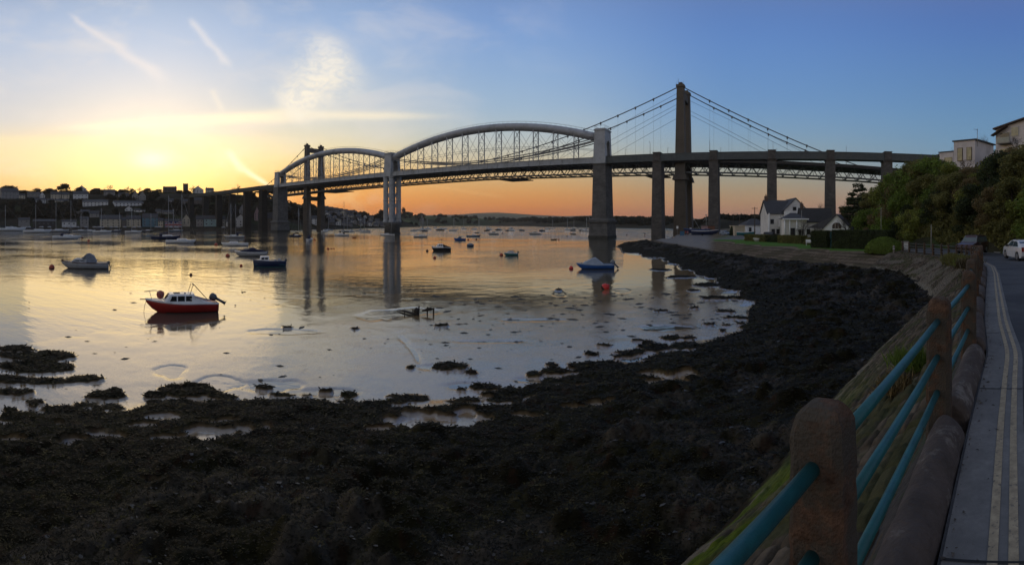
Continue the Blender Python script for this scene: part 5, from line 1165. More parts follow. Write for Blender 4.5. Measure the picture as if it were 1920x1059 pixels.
# --- stranded frame of posts in the mud pool
fr_ = thing('wooden_frame', 'broken dark wooden posts and weedy boards standing in a mud pool', 'post frame')
mW = mat('rotten_wood', (.03, .024, .018), .9, var=.4, scale=8, bump=.02, bscale=12); rF = rr(590, 0)
def FP(px, z, dr=0): return G(px, rF+dr, z)
for px, h, w in ((758, .22, .05), (773.5, .42, .06), (785, .62, .07), (801, .55, .07), (812.5, .5, .08)):
    c = MB(); p = FP(px, 0); c.beam(p+Vector((0, 0, -.3)), p+Vector((.02, .02, h)), w, w); c.build('post', mW, fr_)
c = MB(); c.lathe(FP(781, .22), [(.05, -.3), (.2, -.2), (.22, .1), (.12, .25), (.02, .3)], 9); c.build('weedy_drum', mW, fr_)
c = MB(); c.tube([FP(791, .28), FP(800, .34), FP(807, .42), (FP(812, .4))], .1, 8, rs=[.04, .11, .12, .05]); c.build('weedy_beam', mW, fr_)
c = MB(); c.tube([FP(744, .04, 1.5), FP(758, .12, .8), FP(773, .1), FP(784, .04, -.4)], .12, 6, ry=.06, rs=[.04, .15, .16, .08]); c.build('slanting_board', mW, fr_)
# ================================================================ trees and plants
def leafmat(name, c1, c2, tr=.35):
    m = mat(name, c1, .75, var=.55, scale=.9, col2=c2, c2scale=.35, c2range=(.42, .62), spec=.25, detail=8)
    t = m.node_tree; b = t.nodes['Principled BSDF']; o = t.nodes['Material Output']; l = t.nodes.new('ShaderNodeBsdfTranslucent'); x = t.nodes.new('ShaderNodeMixShader'); x.inputs[0].default_value = tr
    t.links.new(b.inputs['Base Color'].links[0].from_socket, l.inputs[0]); t.links.new(b.outputs[0], x.inputs[1]); t.links.new(l.outputs[0], x.inputs[2]); t.links.new(x.outputs[0], o.inputs[0]); return m
LM = [leafmat('spring_green_leaves', (.21, .23, .045), (.13, .16, .035)), leafmat('olive_leaves', (.19, .18, .055), (.12, .12, .038)), leafmat('brown_budding_twigs', (.20, .145, .065), (.14, .115, .045)),
      leafmat('dark_evergreen_leaves', (.05, .068, .024), (.032, .042, .016)), leafmat('fresh_green_leaves', (.16, .23, .038), (.12, .17, .03))]
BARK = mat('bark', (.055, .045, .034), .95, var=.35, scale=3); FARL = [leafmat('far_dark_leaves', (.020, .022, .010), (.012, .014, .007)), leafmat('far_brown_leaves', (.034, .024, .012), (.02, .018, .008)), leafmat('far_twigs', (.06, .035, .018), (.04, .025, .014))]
def crown_mesh(name, seed, blobs, n, size, m_, flat=.6):
    g = np.random.default_rng(seed); w = np.array([b[3]**2*b[4] for b in blobs]); idx = g.choice(len(blobs), n, p=w/w.sum()); Bq = np.array(blobs)
    d = g.normal(size=(n, 3)); d /= np.linalg.norm(d, axis=1)[:, None]; rad = g.random(n)**.33*(.78+.34*g.random(n)); rad = np.where(g.random(n) < .10, rad*1.22, rad)
    c = Bq[idx, :3]+d*rad[:, None]*np.stack([Bq[idx, 3], Bq[idx, 3], Bq[idx, 4]], -1)
    nrm = d*.8+g.normal(size=(n, 3))*.6; nrm /= np.linalg.norm(nrm, axis=1)[:, None]
    u = np.cross(nrm, g.normal(size=(n, 3))); u /= np.linalg.norm(u, axis=1)[:, None]; v = np.cross(nrm, u); s = size*(.5+.9*g.random(n))[:, None]
    V = np.stack([c-u*s, c-v*s*.5+nrm*s*.15, c+u*s, c+v*s*.55], 1); return quads_mesh(name, V, m_)
def tree_blobs(seed, h, w, k=16, z0=.3, top=1.0, br=(.13, .24)):
    g = random.Random(seed); out = []
    for i in range(k):
        t = g.random(); z = h*(z0+(top-z0)*t); rr_ = w*.5*math.sin(math.pi*min(.97, .22+.72*t))**.8; a = g.uniform(0, 6.28); q = math.sqrt(g.random())
        b = w*g.uniform(*br); out.append((math.cos(a)*rr_*q*.9, math.sin(a)*rr_*q*.9, z-b*.5, b, b*g.uniform(.6, .95)))
    return out
def limbs(name, seed, h, w, root, m_=None, k=7, r0=None):
    g = random.Random(seed+99); mb = MB(); r0 = r0 or h*.028
    tp = Vector((g.uniform(-.1, .1)*w, g.uniform(-.1, .1)*w, h*.8)); mb.tube([(0, 0, -.8), (tp.x*.2, tp.y*.2, h*.25), (tp.x*.6, tp.y*.6, h*.55), tp], r0, 7, rs=[r0*1.25, r0, r0*.6, r0*.15])
    for i in range(k):
        a = g.uniform(0, 6.28); z = h*g.uniform(.2, .6); L = w*g.uniform(.25, .45); b = Vector((tp.x*z/h, tp.y*z/h, z))
        mb.tube([b, b+Vector((math.cos(a)*L*.5, math.sin(a)*L*.5, L*.35)), b+Vector((math.cos(a)*L, math.sin(a)*L, L*.9))], r0*.4, 5, rs=[r0*.45, r0*.28, r0*.08])
    return mb.build(name, m_ or BARK, root)
def leafy(seed, h, w, n, size, m_, label='', kind='tree', k=16, z0=.3, cat='tree', blobs=None):
    root = thing(kind, label, cat); limbs('trunk', seed, h, w, root)
    me = crown_mesh('crown', seed, blobs or tree_blobs(seed, h, w, k, z0), n, size, m_); link('crown', me, root); return root
def bare(seed, h, w, label='', m_=None, tw=None, kind='bare_tree', lv=4, thin=1.0):
    """a leafless tree: branches fork down to fine twigs"""
    g = random.Random(seed); root = thing(kind, label, 'tree'); mb = MB(); fine = []
    def grow(p, d, L, r, lev):
        q = p+d*L; mid = p+d*L*.5+Vector((g.uniform(-1, 1), g.uniform(-1, 1), 0))*L*.06
        if lev <= 2: mb.tube([p, mid, q], r, 5 if lev < 2 else 4, rs=[r, r*.8, r*.6])
        else:
            u = d.cross(Vector((g.random(), g.random(), g.random()))).normalized()*max(r, .012*thin*h/8); fine.append((p-u, p+u, q+u*.4, q-u*.4))
        if lev >= lv+1: return
        for _ in range(g.choice((3, 3, 4)) if lev > 0 else 5):
            nd_ = (d+Vector((g.gauss(0, 1), g.gauss(0, 1), g.gauss(.15, .6)))*.55).normalized()
            if nd_.z < -.1: nd_.z *= -.3
            grow(p.lerp(q, g.uniform(.55, 1)), nd_, L*g.uniform(.6, .8), r*.55, lev+1)
    grow(Vector((0, 0, -.5)), Vector((0, 0, 1)), h*.32, h*.022, 0)
    xs = [abs(v[0]) for f in fine for v in f]; zs = [v[2] for f in fine for v in f]; kx = (w/2)/max(xs); kz = h/max(zs)
    mb.v = [(x*kx, y*kx, z*kz) for x, y, z in mb.v]; mb.build('trunk', BARK, root)
    V = np.array([[list(v) for v in f] for f in fine]); V[..., :2] *= kx; V[..., 2] *= kz
    link('crown', quads_mesh('crown', V, tw or BARK), root); return root
def interp_cols(cols, px, r):
    ks = sorted(cols); v = [np.interp(r, [p[0] for p in cols[k]], [p[1] for p in cols[k]]) for k in ks]; return float(np.interp(px, ks, v))
# --- the wooded bank on the right: trees overlapping from the foot of the slope to the skyline
PRO = []
for i, (h, w, mi, n) in enumerate(((8.5, 6.5, 0, 9000), (9.5, 7.0, 1, 9000), (8, 7.5, 2, 8000), (10, 7, 3, 8000), (7.5, 7.5, 4, 9000), (9, 6, 1, 8000), (7, 7, 0, 8000))):
    PRO.append(leafy(20+i, h, w, n, .19, LM[mi], k=26, z0=.06))
DESC = ['bright spring green tree', 'olive green tree', 'brown budding tree', 'dark evergreen tree', 'fresh green bushy tree', 'narrow olive tree', 'rounded green tree']
used = [False]*len(PRO); tr = random.Random(5)
def top_y(px): return float(np.interp(px, [1600, 1640, 1665, 1700, 1730, 1770, 1800, 1830, 1866, 1895, 1925, 1990], [370, 352, 325, 300, 286, 290, 312, 308, 288, 270, 262, 235]))
cand = []
for px in np.arange(1618, 2010, 26):
    for row_, (f, sc) in enumerate(((.02, .62), (.18, .85), (.42, .95), (.70, 1.0))):
        x = px+tr.uniform(-9, 9)+(row_ % 2)*12
        foot = float(np.interp(x, [1480, 1560, 1640, 1690, 1767, 1808, 1873, 1930, 2078], [135, 112, 92, 77, 66.5, 61.5, 54, 47.5, 30])); topr = float(np.interp(x, [1480, 1640, 1690, 1767, 1930, 2078], [150, 115, 100, 94, 78, 56]))
        cand.append((x, foot+(topr-foot)*f+1.2, sc*tr.uniform(.85, 1.1), row_))
W3 = ['at the foot of the roadside bank', 'low on the roadside bank', 'half way up the bank', 'near the top of the bank']
for x, r, sc, row_ in cand:
    z = interp_cols(HILL, x, r); i = tr.randrange(len(PRO)); H_ = (8.5, 9.5, 8, 10, 7.5, 9, 7)[i]
    ym = top_y(x)+tr.uniform(0, 10); maxh = CZ+(HY-ym)*r/K-z
    if maxh < 1.8: continue
    s = min(sc, maxh/H_/1.0); 
    if row_ >= 2: s = min(maxh/H_, 1.25)
    s = max(s, .3)
    near_ = 'left end' if x < 1700 else 'middle' if x < 1800 else 'right end' if x < 1880 else 'far right edge'
    lb = f'{DESC[i]} {W3[row_]}, {near_}'
    o = PRO[i] if not used[i] else dup(PRO[i], (0, 0, 0)); used[i] = True
    p = G(x, r, z-.2); o.location = p; o.rotation_euler = (0, 0, tr.uniform(0, 6.28)); o.scale = (s*tr.uniform(.95, 1.25), s*tr.uniform(.95, 1.25), s); o['label'] = lb; o['group'] = 'trees on the wooded roadside bank'
# undergrowth over the bank
g = np.random.default_rng(8); n = 46000; xs = g.uniform(1600, 2080, n); u_ = g.random(n)
ft = np.interp(xs, [1480, 1560, 1640, 1690, 1767, 1808, 1873, 1930, 2078], [130, 111, 91, 75, 64.5, 59.5, 52, 45.5, 27]); tp_ = np.interp(xs, [1480, 1640, 1767, 1930, 2078], [150, 118, 98, 86, 60]); rs_ = ft+(tp_-ft)*u_**1.3
ks = sorted(HILL); tab = np.array([np.interp(rs_, [p[0] for p in HILL[k]], [p[1] for p in HILL[k]]) for k in ks]); zz = np.array([np.interp(xs[q], ks, tab[:, q]) for q in range(n)])
a = (xs-HX)/K; c = np.stack([rs_*np.sin(a), rs_*np.cos(a), zz+g.random(n)**2*1.5+.05], -1); d = g.normal(size=(n, 3)); d /= np.linalg.norm(d, axis=1)[:, None]; u = np.cross(d, g.normal(size=(n, 3))); u /= np.linalg.norm(u, axis=1)[:, None]; v = np.cross(d, u); s = (.12+.2*g.random(n))[:, None]
tag(link('undergrowth', quads_mesh('undergrowth', np.stack([c-u*s, c-v*s*.6, c+u*s, c+v*s*.6], 1), LM[1])), 'ivy and bramble undergrowth covering the wooded bank', 'undergrowth', kind='stuff')
# trees left of the bank, behind the waterside houses
for px, yb, yt, w, i, lb in ((1610, 425, 345, 70, 3, 'tall dark evergreen with layered branches behind the white gabled bungalow'), (1650, 430, 352, 60, 1, 'olive tree between the evergreen and the bank'), (1592, 425, 372, 40, 2, 'brown budding tree left of the tall dark evergreen'),
                           (1625, 440, 392, 70, 4, 'fresh green bush below the tall dark evergreen'), (1668, 455, 400, 70, 4, 'green bushy tree beside the road behind the big hedge'), (1715, 458, 392, 80, 0, 'light green tree behind the roadside lamp pole'), (1640, 436, 396, 44, 2, 'brown thicket below the evergreen')):
    r = {1610: 112, 1650: 108, 1592: 118, 1625: 96, 1668: 84, 1715: 74, 1640: 90}[px]; z = max(2.8, interp_cols(HILL, px, r)); h = CZ+(HY-yt)*r/K-z
    if i == 3:
        bl_ = []
        gg = random.Random(4)
        for q in range(9):
            t = q/8; ww = (1-t*.75)*w*r/K*.5
            for e in range(5): aa = gg.uniform(0, 6.28); bl_.append((math.cos(aa)*ww*.8, math.sin(aa)*ww*.8, h*(.18+.78*t)+gg.uniform(-.2, .2), ww*.42+.25, .45))
        o = leafy(60, h, w*r/K, 9000, .22, LM[3], lb, 'evergreen_tree', blobs=bl_)
    else: o = leafy(60+i+px, h, w*r/K, 7000, .18, LM[i], lb, k=22, z0=.1)
    o.location = G(px, r, z)
TW = mat('pale_twigs', (.13, .10, .075), .9, var=.3, scale=3); TW2 = mat('dark_twigs', (.05, .04, .032), .9, var=.3, scale=3)
for px, r, zb, yt, w, lb, t_ in ((1530, 128, 2.9, 377, 45, 'leafless tree behind the waterside house roofs, left of a viaduct pier', TW), (1508, 92, 2.9, 412, 44, 'small bare garden tree in front of the porch house', TW2), (1532, 88, 2.9, 420, 30, 'thin bare sapling left of the tall clipped hedge', TW2), (1590, 98, 2.9, 398, 42, 'bare tree in front of the white gabled bungalow', TW2),
                                (1598, 125, 3, 362, 55, 'leafless tree on the slope behind the bungalow', TW), (1845, 112, 20, 251, 34, 'leafless tree between the white flat-roofed house and the apartments', TW), (1787, 108, 17, 274, 18, 'small bare tree behind the low wing of the white house', TW), (1905, 80, 18.5, 252, 30, 'bare shrub before the apartment windows', TW2), (1812, 90, 15, 290, 30, 'pale blossoming shrub below the white house windows', TW)):
    h = CZ+(HY-yt)*r/K-zb; o = bare(px, h, w*r/K, lb, tw=t_); o.location = G(px, r, zb)
# clipped hedges and rounded bushes by the water
def hedge(px0, px1, r0, r1, z0, z1, depth, label, m_=LM[3], rounded=False, n=9000, cat='hedge'):
    p, q = G(px0, r0), G(px1, r1); L = (q-p).length; d = (q-p).normalized(); c = (p+q)/2; h = z1-z0
    root = thing('round_bush' if rounded else 'hedge', label, 'bush' if rounded else cat, (c.x, c.y, z0), math.atan2(d.y, d.x)); g = np.random.default_rng(int(px0)); 
    if rounded:
        dd = g.normal(size=(n, 3)); dd /= np.linalg.norm(dd, axis=1)[:, None]; dd[:, 2] = abs(dd[:, 2]); P_ = dd*np.array([L/2, depth/2, h])*(.9+.16*g.random(n))[:, None]; nn = dd
        ins = MB(); ins.lathe((0, 0, 0), [(.84, 0), (.8, .35), (.6, .62), (.3, .8), (.02, .86)], 16); ins.v = [(x*L/2, y*depth/2, z*h) for x, y, z in ins.v]
    else:
        ar = np.array([L*h, L*h, depth*h, depth*h, L*depth*1.2]); f = g.choice(5, n, p=ar/ar.sum()); a_, b_ = g.random(n)-.5, g.random(n); j = g.normal(0, .05, n)+.12*(vn(a_*L*1.3+9, b_*h*1.5+f*5.0, 3)-.5)
        X_ = np.choose(f, [a_*L, a_*L, -L/2+j, L/2+j, a_*L]); Y_ = np.choose(f, [-depth/2+j, depth/2+j, a_*depth, a_*depth, (b_-.5)*depth]); Z_ = np.choose(f, [b_*h, b_*h, b_*h, b_*h, h+j]); P_ = np.stack([X_, Y_, Z_], -1)
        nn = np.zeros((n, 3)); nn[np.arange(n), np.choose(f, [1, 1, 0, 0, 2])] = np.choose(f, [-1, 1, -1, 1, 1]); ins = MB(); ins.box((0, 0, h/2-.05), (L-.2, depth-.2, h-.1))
    nn = nn+g.normal(size=(n, 3))*.5; nn /= np.linalg.norm(nn, axis=1)[:, None]; u = np.cross(nn, g.normal(size=(n, 3))); u /= np.linalg.norm(u, axis=1)[:, None]; v = np.cross(nn, u); s = (.06+.09*g.random(n))[:, None]
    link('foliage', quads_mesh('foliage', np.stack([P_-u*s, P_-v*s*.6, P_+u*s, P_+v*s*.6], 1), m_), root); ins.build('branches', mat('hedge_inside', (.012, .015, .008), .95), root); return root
hedge(1527, 1556, 75, 73, 2.75, 5.3, 1.6, 'tall square clipped dark hedge left of the teal door', n=6000)
hedge(1567, 1672, 72.5, 67, 2.75, 5.45, 2.0, 'long tall square clipped hedge right of the teal door', n=14000)
hedge(1464, 1508, 93, 88, 2.75, 4.2, 1.6, 'low clipped hedge along the lawn in front of the white houses', LM[1], n=7000)
hedge(1401, 1440, 104, 97, 2.75, 4.15, 1.4, 'low hedge at the left end of the lawn', LM[1], n=5000)
hedge(1624, 1694, 63, 60.5, 2.75, 4.7, 3.2, 'wide rounded green bush at the corner of the embankment', LM[4], True, n=11000)
hedge(1440, 1472, 97, 95, 2.75, 4.25, 2.2, 'rounded bush between the two low hedges', LM[3], True, n=5000); hedge(1507, 1530, 86, 85, 2.75, 4.0, 2.0, 'small rounded bush left of the tall square hedge', LM[1], True, n=5000)
hedge(1368, 1378, 150, 150, 2.7, 5.8, 2, 'small dark conical bush left of the small white house', LM[3], True, n=3000)
# plants rooted in the sea wall
for k, (s0, wv, sz, lb) in enumerate(((9.2, .25, .45, 'tuft of fresh green weeds behind the second railing post'), (8.3, .3, .35, 'dry yellow grass tuft between the first two posts'), (33, .15, .9, 'green bramble patch growing down the sea wall top'), (37, .2, 1.1, 'sprawling brambles on the sea wall below the far railing'), (29, .12, .9, 'dry scrub beside the far railing posts'), (41, .15, .9, 'scrub patch at the bend of the railing'))):
    i0 = int(np.argmin(abs(s_-(s0+cd[1])))) if k < 2 else int(np.argmin(abs(s_-(s0+cd[2]-0))))
    p = R_[i0]*(1-wv)+np.array([T_[i0][0], T_[i0][1], tz[i0]])*wv
    g = np.random.default_rng(k); n = 700 if k < 2 else 1500; L_ = sz*(.4+.6*g.random(n)); a = g.random(n)*6.28; b = (p[None, :]+np.stack([g.normal(0, sz*.35, n), g.normal(0, sz*.35, n), g.random(n)*.05], -1)); le = .5+g.random(n)*.5
    t_ = b+np.stack([np.cos(a)*L_*(1-le*.6), np.sin(a)*L_*(1-le*.6), L_*le], -1); w_ = np.stack([-np.sin(a), np.cos(a), a*0], -1)*(sz*.018 if k < 2 else sz*.03)
    root = tag(link('wall_plant', quads_mesh('wall_plant', np.stack([b-w_, (b+t_)/2-w_*1.5+[0, 0, .03], t_, (b+t_)/2+w_*1.5], 1), (LM[4], mat('dry_grass', (.17, .12, .045), .9, var=.3), LM[0], LM[1], mat('dry_scrub', (.10, .08, .04), .9, var=.4), LM[1])[k])), lb, 'plant')
# ================================================================ the far town and the waterside houses
def wallm(n, c): return mat('render_'+n, c, .9, var=.12, scale=.4, col2=tuple(v*.7 for v in c), c2scale=.25, c2range=(.52, .68))
WALLS = {'white': wallm('white', (.66, .64, .60)), 'cream': wallm('cream', (.52, .45, .33)), 'grey': wallm('grey', (.26, .245, .225)), 'stone': wallm('stone', (.12, .10, .08)), 'blue': wallm('blue', (.10, .19, .24)), 'teal': wallm('teal', (.27, .37, .36)), 'pink': wallm('pink', (.36, .24, .23)), 'dark': wallm('dark', (.06, .055, .05)), 'brick': wallm('brick', (.17, .08, .05)), 'bright': wallm('bright', (.85, .85, .84))}
SLATE = mat('slate_roof', (.055, .055, .06), .8, var=.25, scale=2, bump=.03, bscale=3); SLATE2 = mat('brown_tile_roof', (.085, .055, .042), .85, var=.25, scale=2, bump=.03, bscale=3); WIN = mat('house_window_glass', (.02, .022, .026), .15, var=.2, spec=.7); FRAME = mat('white_window_frame', (.5, .5, .49), .6, var=.1); CHIM = mat('chimney_brick', (.12, .08, .06), .9, var=.2)
def house(px, r, w, d, hw, hr, wall='white', z=0.0, yaw=0.0, gable=False, floors=2, nwin=3, label='', cat='house', roof=None, chim=1, flat=False, group=None, name='house', hip=False, wins=True, sink=3.0, lit=(), ww=1.0, wh=1.2):
    p = G(px, r, z); root = thing(name, label, cat, p, -(px-HX)/K+yaw, group); wm = WALLS[wall]; rm = roof or SLATE; hx, hy = w/2, d/2
    mb = MB(); mb.box((0, 0, (hw-sink)/2), (w, d, hw+sink)); 
    if not flat and not hip:
        if gable:
            for s in (-1, 1): mb.add([(-hx, s*hy, hw), (hx, s*hy, hw), (0, s*hy, hw+hr)], [(0, 1, 2)])
        else:
            for s in (-1, 1): mb.add([(s*hx, -hy, hw), (s*hx, hy, hw), (s*hx, 0, hw+hr)], [(0, 1, 2)])
    mb.build('wall', wm, root); rf = MB(); e = .35; t = .22
    if flat: rf.box((0, 0, hw+.15), (w+.4, d+.4, .3))
    elif hip: rf.add([(-hx-e, -hy-e, hw), (hx+e, -hy-e, hw), (hx+e, hy+e, hw), (-hx-e, hy+e, hw), (-hx*.25, 0, hw+hr), (hx*.25, 0, hw+hr)], [(0, 1, 5, 4), (1, 2, 5), (2, 3, 4, 5), (3, 0, 4), (3, 2, 1, 0)])
    elif gable:
        sl = hr/hx
        for s in (-1, 1): rf.prism([(s*(hx+e), 0, hw-sl*e), (0, 0, hw+hr), (0, 0, hw+hr+t), (s*(hx+e), 0, hw-sl*e+t)], (0, -hy-e, 0), (0, hy+e, 0))
    else:
        sl = hr/hy
        for s in (-1, 1): rf.prism([(0, s*(hy+e), hw-sl*e), (0, 0, hw+hr), (0, 0, hw+hr+t), (0, s*(hy+e), hw-sl*e+t)], (-hx-e, 0, 0), (hx+e, 0, 0))
    ro = rf.build('roof', rm, root)
    for k in range(chim):
        x = (-hx*.85, hx*.85, 0)[k % 3] if not gable else 0; c = MB(); c.box((x, 0 if not gable else hy*.5, hw+hr+.3), (.8, .8, 2.0)); c.lathe((x, 0 if not gable else hy*.5, hw+hr+1.3), [(.14, 0), (.12, .5)], 6); c.build('chimney', CHIM, ro)
    if wins:
        fh = hw/floors; k_ = 0
        for f in range(floors):
            for i in range(nwin):
                x = -hx+w*(i+.5)/nwin; zc = fh*(f+.52); a = min(ww, w/nwin*.5); b = min(wh, fh*.5)
                m_ = MB(); m_.box((x, -hy-.01, zc), (a+.16, .06, b+.16)); fr = m_.build('window', FRAME if wall != 'white' else SLATE2, root)
                m_ = MB(); m_.box((x, -hy-.045, zc), (a, .03, b)); m_.build('pane', WIN if k_ not in lit else mat('lit_window', (.6, .35, .12), .5, emit=(1, .55, .2), estr=.55), fr); k_ += 1
    return root
def town_r(px, y):
    rs = np.arange(456, 990, 3.0); ks = sorted(TOWN); best = None
    for r in rs:
        z = interp_cols(TOWN, px, r); yy = HY+(CZ-z)*K/r
        if z > 0 and yy <= y: return float(r), z
        if z > 0 and (best is None or yy < best[0]): best = (yy, float(r), z)
    return best[1], best[2]
def th(x0, x1, yt, yb, wall, label, gable=False, flat=False, roofk=.38, r=None, nw=None, fl=2, **kw):
    px = (x0+x1)/2
    if r is None: r, z = town_r(px, yb)
    else: z = interp_cols(TOWN, px, r)
    w = (x1-x0)*r/K; H_ = (yb-yt)*r/K; zt = CZ+(HY-yt)*r/K; H_ = max(H_, 3.5); z = zt-H_
    hr = 0 if flat else H_*roofk; wd = max(w*.6, 8)
    return house(px, r+wd/2, w, wd, H_-hr, hr, wall, z, kw.pop('yaw', 0), gable, fl, nw or max(2, int(w/4.2)), label, flat=flat, **kw)
TH = [(0, 34, 352, 374, 'grey', 'large pale victorian terrace with gables at the far left of the hilltop', False, 3), (36, 47, 363, 372, 'cream', 'small cream house right of the victorian terrace', False, 2), (52, 74, 360, 368, 'grey', 'long grey roofed house high on the left hill', False, 1), (75, 84, 360, 371, 'white', 'white gable-fronted house high on the left hill', True, 2),
 (95, 114, 359, 374, 'cream', 'left one of two plain cream blocks on the hill', False, 3), (116, 130, 360, 374, 'cream', 'right one of two plain cream blocks on the hill', False, 3), (137, 165, 358, 375, 'white', 'wide white terrace on the left hilltop', False, 2), (145, 162, 348, 360, 'white', 'white gabled house above the wide white terrace', True, 2),
 (195, 215, 355, 368, 'grey', 'pair of grey houses left of the sun glow', False, 2), (222, 241, 361, 373, 'grey', 'grey semi below the skyline trees', False, 2), (248, 260, 358, 375, 'grey', 'left of a pair of steep gabled grey houses', True, 2), (260, 273, 359, 375, 'grey', 'right of a pair of steep gabled grey houses', True, 2),
 (55, 66, 369, 377, 'white', 'small white house at the start of the mid terrace', False, 2), (66, 86, 371, 381, 'white', 'white terrace above the wooded slope, left part', False, 2), (88, 100, 372, 380, 'grey', 'grey terrace above the wooded slope, middle part', False, 2), (101, 128, 373, 382, 'cream', 'cream terrace above the wooded slope, right part', False, 2),
 (155, 203, 374, 387, 'white', 'long white hillside terrace, left of two', False, 2), (212, 267, 376, 388, 'white', 'long white hillside terrace, right of two', False, 2), (143, 168, 393, 403, 'grey', 'long grey upper quayside building', False, 1), (168, 186, 395, 410, 'grey', 'tall grey quayside building with slate roof', False, 3),
 (234, 248, 386, 398, 'white', 'white gabled cottage above the cream quayside house', True, 2), (252, 273, 391, 400, 'white', 'row of small white cottages above the blue house', False, 2), (35, 56, 408, 419, 'grey', 'low grey boathouse at the left waterfront', False, 1), (62, 104, 411, 422, 'dark', 'long low dark shed with pale roof at the left waterfront', False, 1),
 (116, 143, 412, 423, 'white', 'long low white boathouse at the waterfront', False, 1), (150, 166, 406, 420, 'grey', 'grey slate roofed cottage on the quay', False, 2), (187, 227, 403, 426, 'cream', 'wide cream quayside house with dark lower storey', False, 3), (229, 236, 407, 424, 'stone', 'narrow stone house beside the cream quayside one', False, 2), (237, 264, 404, 424, 'cream', 'two storey cream inn left of the blue house', False, 3),
 (267, 296, 400, 424, 'blue', 'blue painted quayside house with white gables', False, 3), (297, 306, 409, 424, 'cream', 'narrow cream house between the blue house and the flag mural', False, 2), (342, 356, 402, 420, 'cream', 'cream house right of the flag mural', True, 3), (368, 381, 404, 424, 'grey', 'grey house left of the pale teal row', False, 2), (382, 411, 404, 423, 'teal', 'pale teal row of houses on the quay', False, 2), (412, 422, 405, 423, 'grey', 'grey house right of the pale teal row', False, 2),
 (438, 464, 402, 424, 'white', 'large white gabled waterside house left of the stone warehouse', True, 2), (424, 438, 412, 424, 'white', 'low white annexe left of the large gabled waterside house', False, 1), (292, 302, 392, 402, 'grey', 'small grey house above the blue one', False, 1), (304, 327, 394, 404, 'grey', 'grey cottages above the flag mural', False, 2), (316, 325, 372, 384, 'white', 'pale blue-white square house mid slope', False, 2),
 (343, 359, 373, 384, 'stone', 'brown flats with pale balconies, left block', False, 2), (364, 384, 370, 385, 'stone', 'brown flats with pale balconies, right block', False, 2), (362, 381, 349, 362, 'white', 'white gable house on the skyline right of the church tower', True, 2), (386, 400, 352, 362, 'cream', 'hipped house on the skyline near the big bare tree', False, 2), (306, 331, 350, 361, 'dark', 'dark flat roofed hall left of the church tower', False, 2),
 (449, 461, 384, 402, 'grey', 'pale blue gabled house between the viaduct piers', True, 3), (477, 487, 388, 412, 'pink', 'pink gabled house between the viaduct piers', True, 3), (484, 518, 398, 430, 'stone', 'slate roofed stone warehouse on the water beside the bridge pylon', False, 2), (552, 561, 399, 417, 'grey', 'grey house just right of the west bridge pylon', False, 2), (581, 596, 404, 421, 'white', 'white balconied house between the two suspension tower legs', False, 3)]
for x0, x1, yt, yb, wl_, lb, gb, fl in TH:
    if yb >= 417: r_ = 470.0+rnd.uniform(0, 6) if x1 < 500 else (452 if x1 < 530 else 575)
    else: r_ = None
    th(x0, x1, yt, yb, wl_, lb, gable=gb, r=r_, fl=fl, flat=(wl_ == 'dark' and fl == 2), chim=(2 if x1-x0 > 20 else 1), yaw=rnd.uniform(-.25, .25) if yb < 405 else rnd.uniform(-.06, .06), group='houses of the far town', roofk=.5 if gb else .34)
# pub with the painted flag
rF_ = 468.0; w = 32*rF_/K; p = house(325, rF_+4, w, 8, 6.4, 2.2, 'white', 2.2, 0, False, 2, 4, 'waterside pub with a huge union flag painted across its front', cat='pub', name='pub', wins=False, chim=2)
R1 = mat('mural_red', (.33, .02, .02), .8, var=.1); W1 = mat('mural_white', (.5, .5, .5), .8, var=.1); B1 = mat('mural_blue', (.03, .04, .16), .8, var=.1)
hx, hh_ = w/2-.1, 6.3; mb = MB(); mb.box((0, -4.03, hh_/2), (w-.2, .06, hh_)); fl_ = mb.build('painted_flag', B1, p)
def bar(a, b, wd, y, m_, nm):
    a = Vector((a[0], y, a[1])); b = Vector((b[0], y, b[1])); d = (b-a).normalized(); n_ = Vector((-d.z, 0, d.x))*wd/2; m2 = MB(); m2.add([a-n_, b-n_, b+n_, a+n_], [(0, 1, 2, 3)]); m2.build(nm, m_, fl_)
bar((-hx, .1), (hx, hh_-.1), 1.3, -4.07, W1, 'diagonal'); bar((-hx, hh_-.1), (hx, .1), 1.3, -4.075, W1, 'diagonal'); bar((-hx, .1), (hx, hh_-.1), .45, -4.08, R1, 'diagonal'); bar((-hx, hh_-.1), (hx, .1), .45, -4.085, R1, 'diagonal')
bar((-hx, hh_/2), (hx, hh_/2), 2.1, -4.09, W1, 'cross'); bar((0, 0), (0, hh_), 2.1, -4.095, W1, 'cross'); bar((-hx, hh_/2), (hx, hh_/2), 1.2, -4.10, R1, 'cross'); bar((0, 0), (0, hh_), 1.2, -4.105, R1, 'cross')
for i, x in enumerate((-5.5, -2.4, 2.4, 5.5)):
    m_ = MB(); m_.box((x, -4.12, 4.7), (.9, .05, 1.1)); m_.build('window', WIN, p)
m_ = MB(); m_.box((3.4, -4.14, 1.1), (1.1, .06, 2.1)); m_.build('door', WALLS['dark'], p)
# church tower
rc, zc = town_r(348, 358); c = thing('church_tower', 'square dark stone church tower on the town skyline', 'tower', G(348, rc, 0), -(348-HX)/K); zt = CZ+(HY-345)*rc/K
m_ = MB(); m_.box((0, 0, zt-10), (7.4, 7.4, 20)); m_.build('tower_wall', WALLS['dark'], c); m_ = MB(); 
for i in range(4):
    for e in (-1, 1): m_.box((-2.8+i*1.87, e*3.5, zt+.4), (1.0, .4, .9)); m_.box((e*3.5, -2.8+i*1.87, zt+.4), (.4, 1.0, .9))
m_.build('battlement', WALLS['dark'], c); m_ = MB(); m_.box((0, -3.72, zt-4), (1.6, .1, 2.6)); m_.build('belfry_opening', WIN, c)
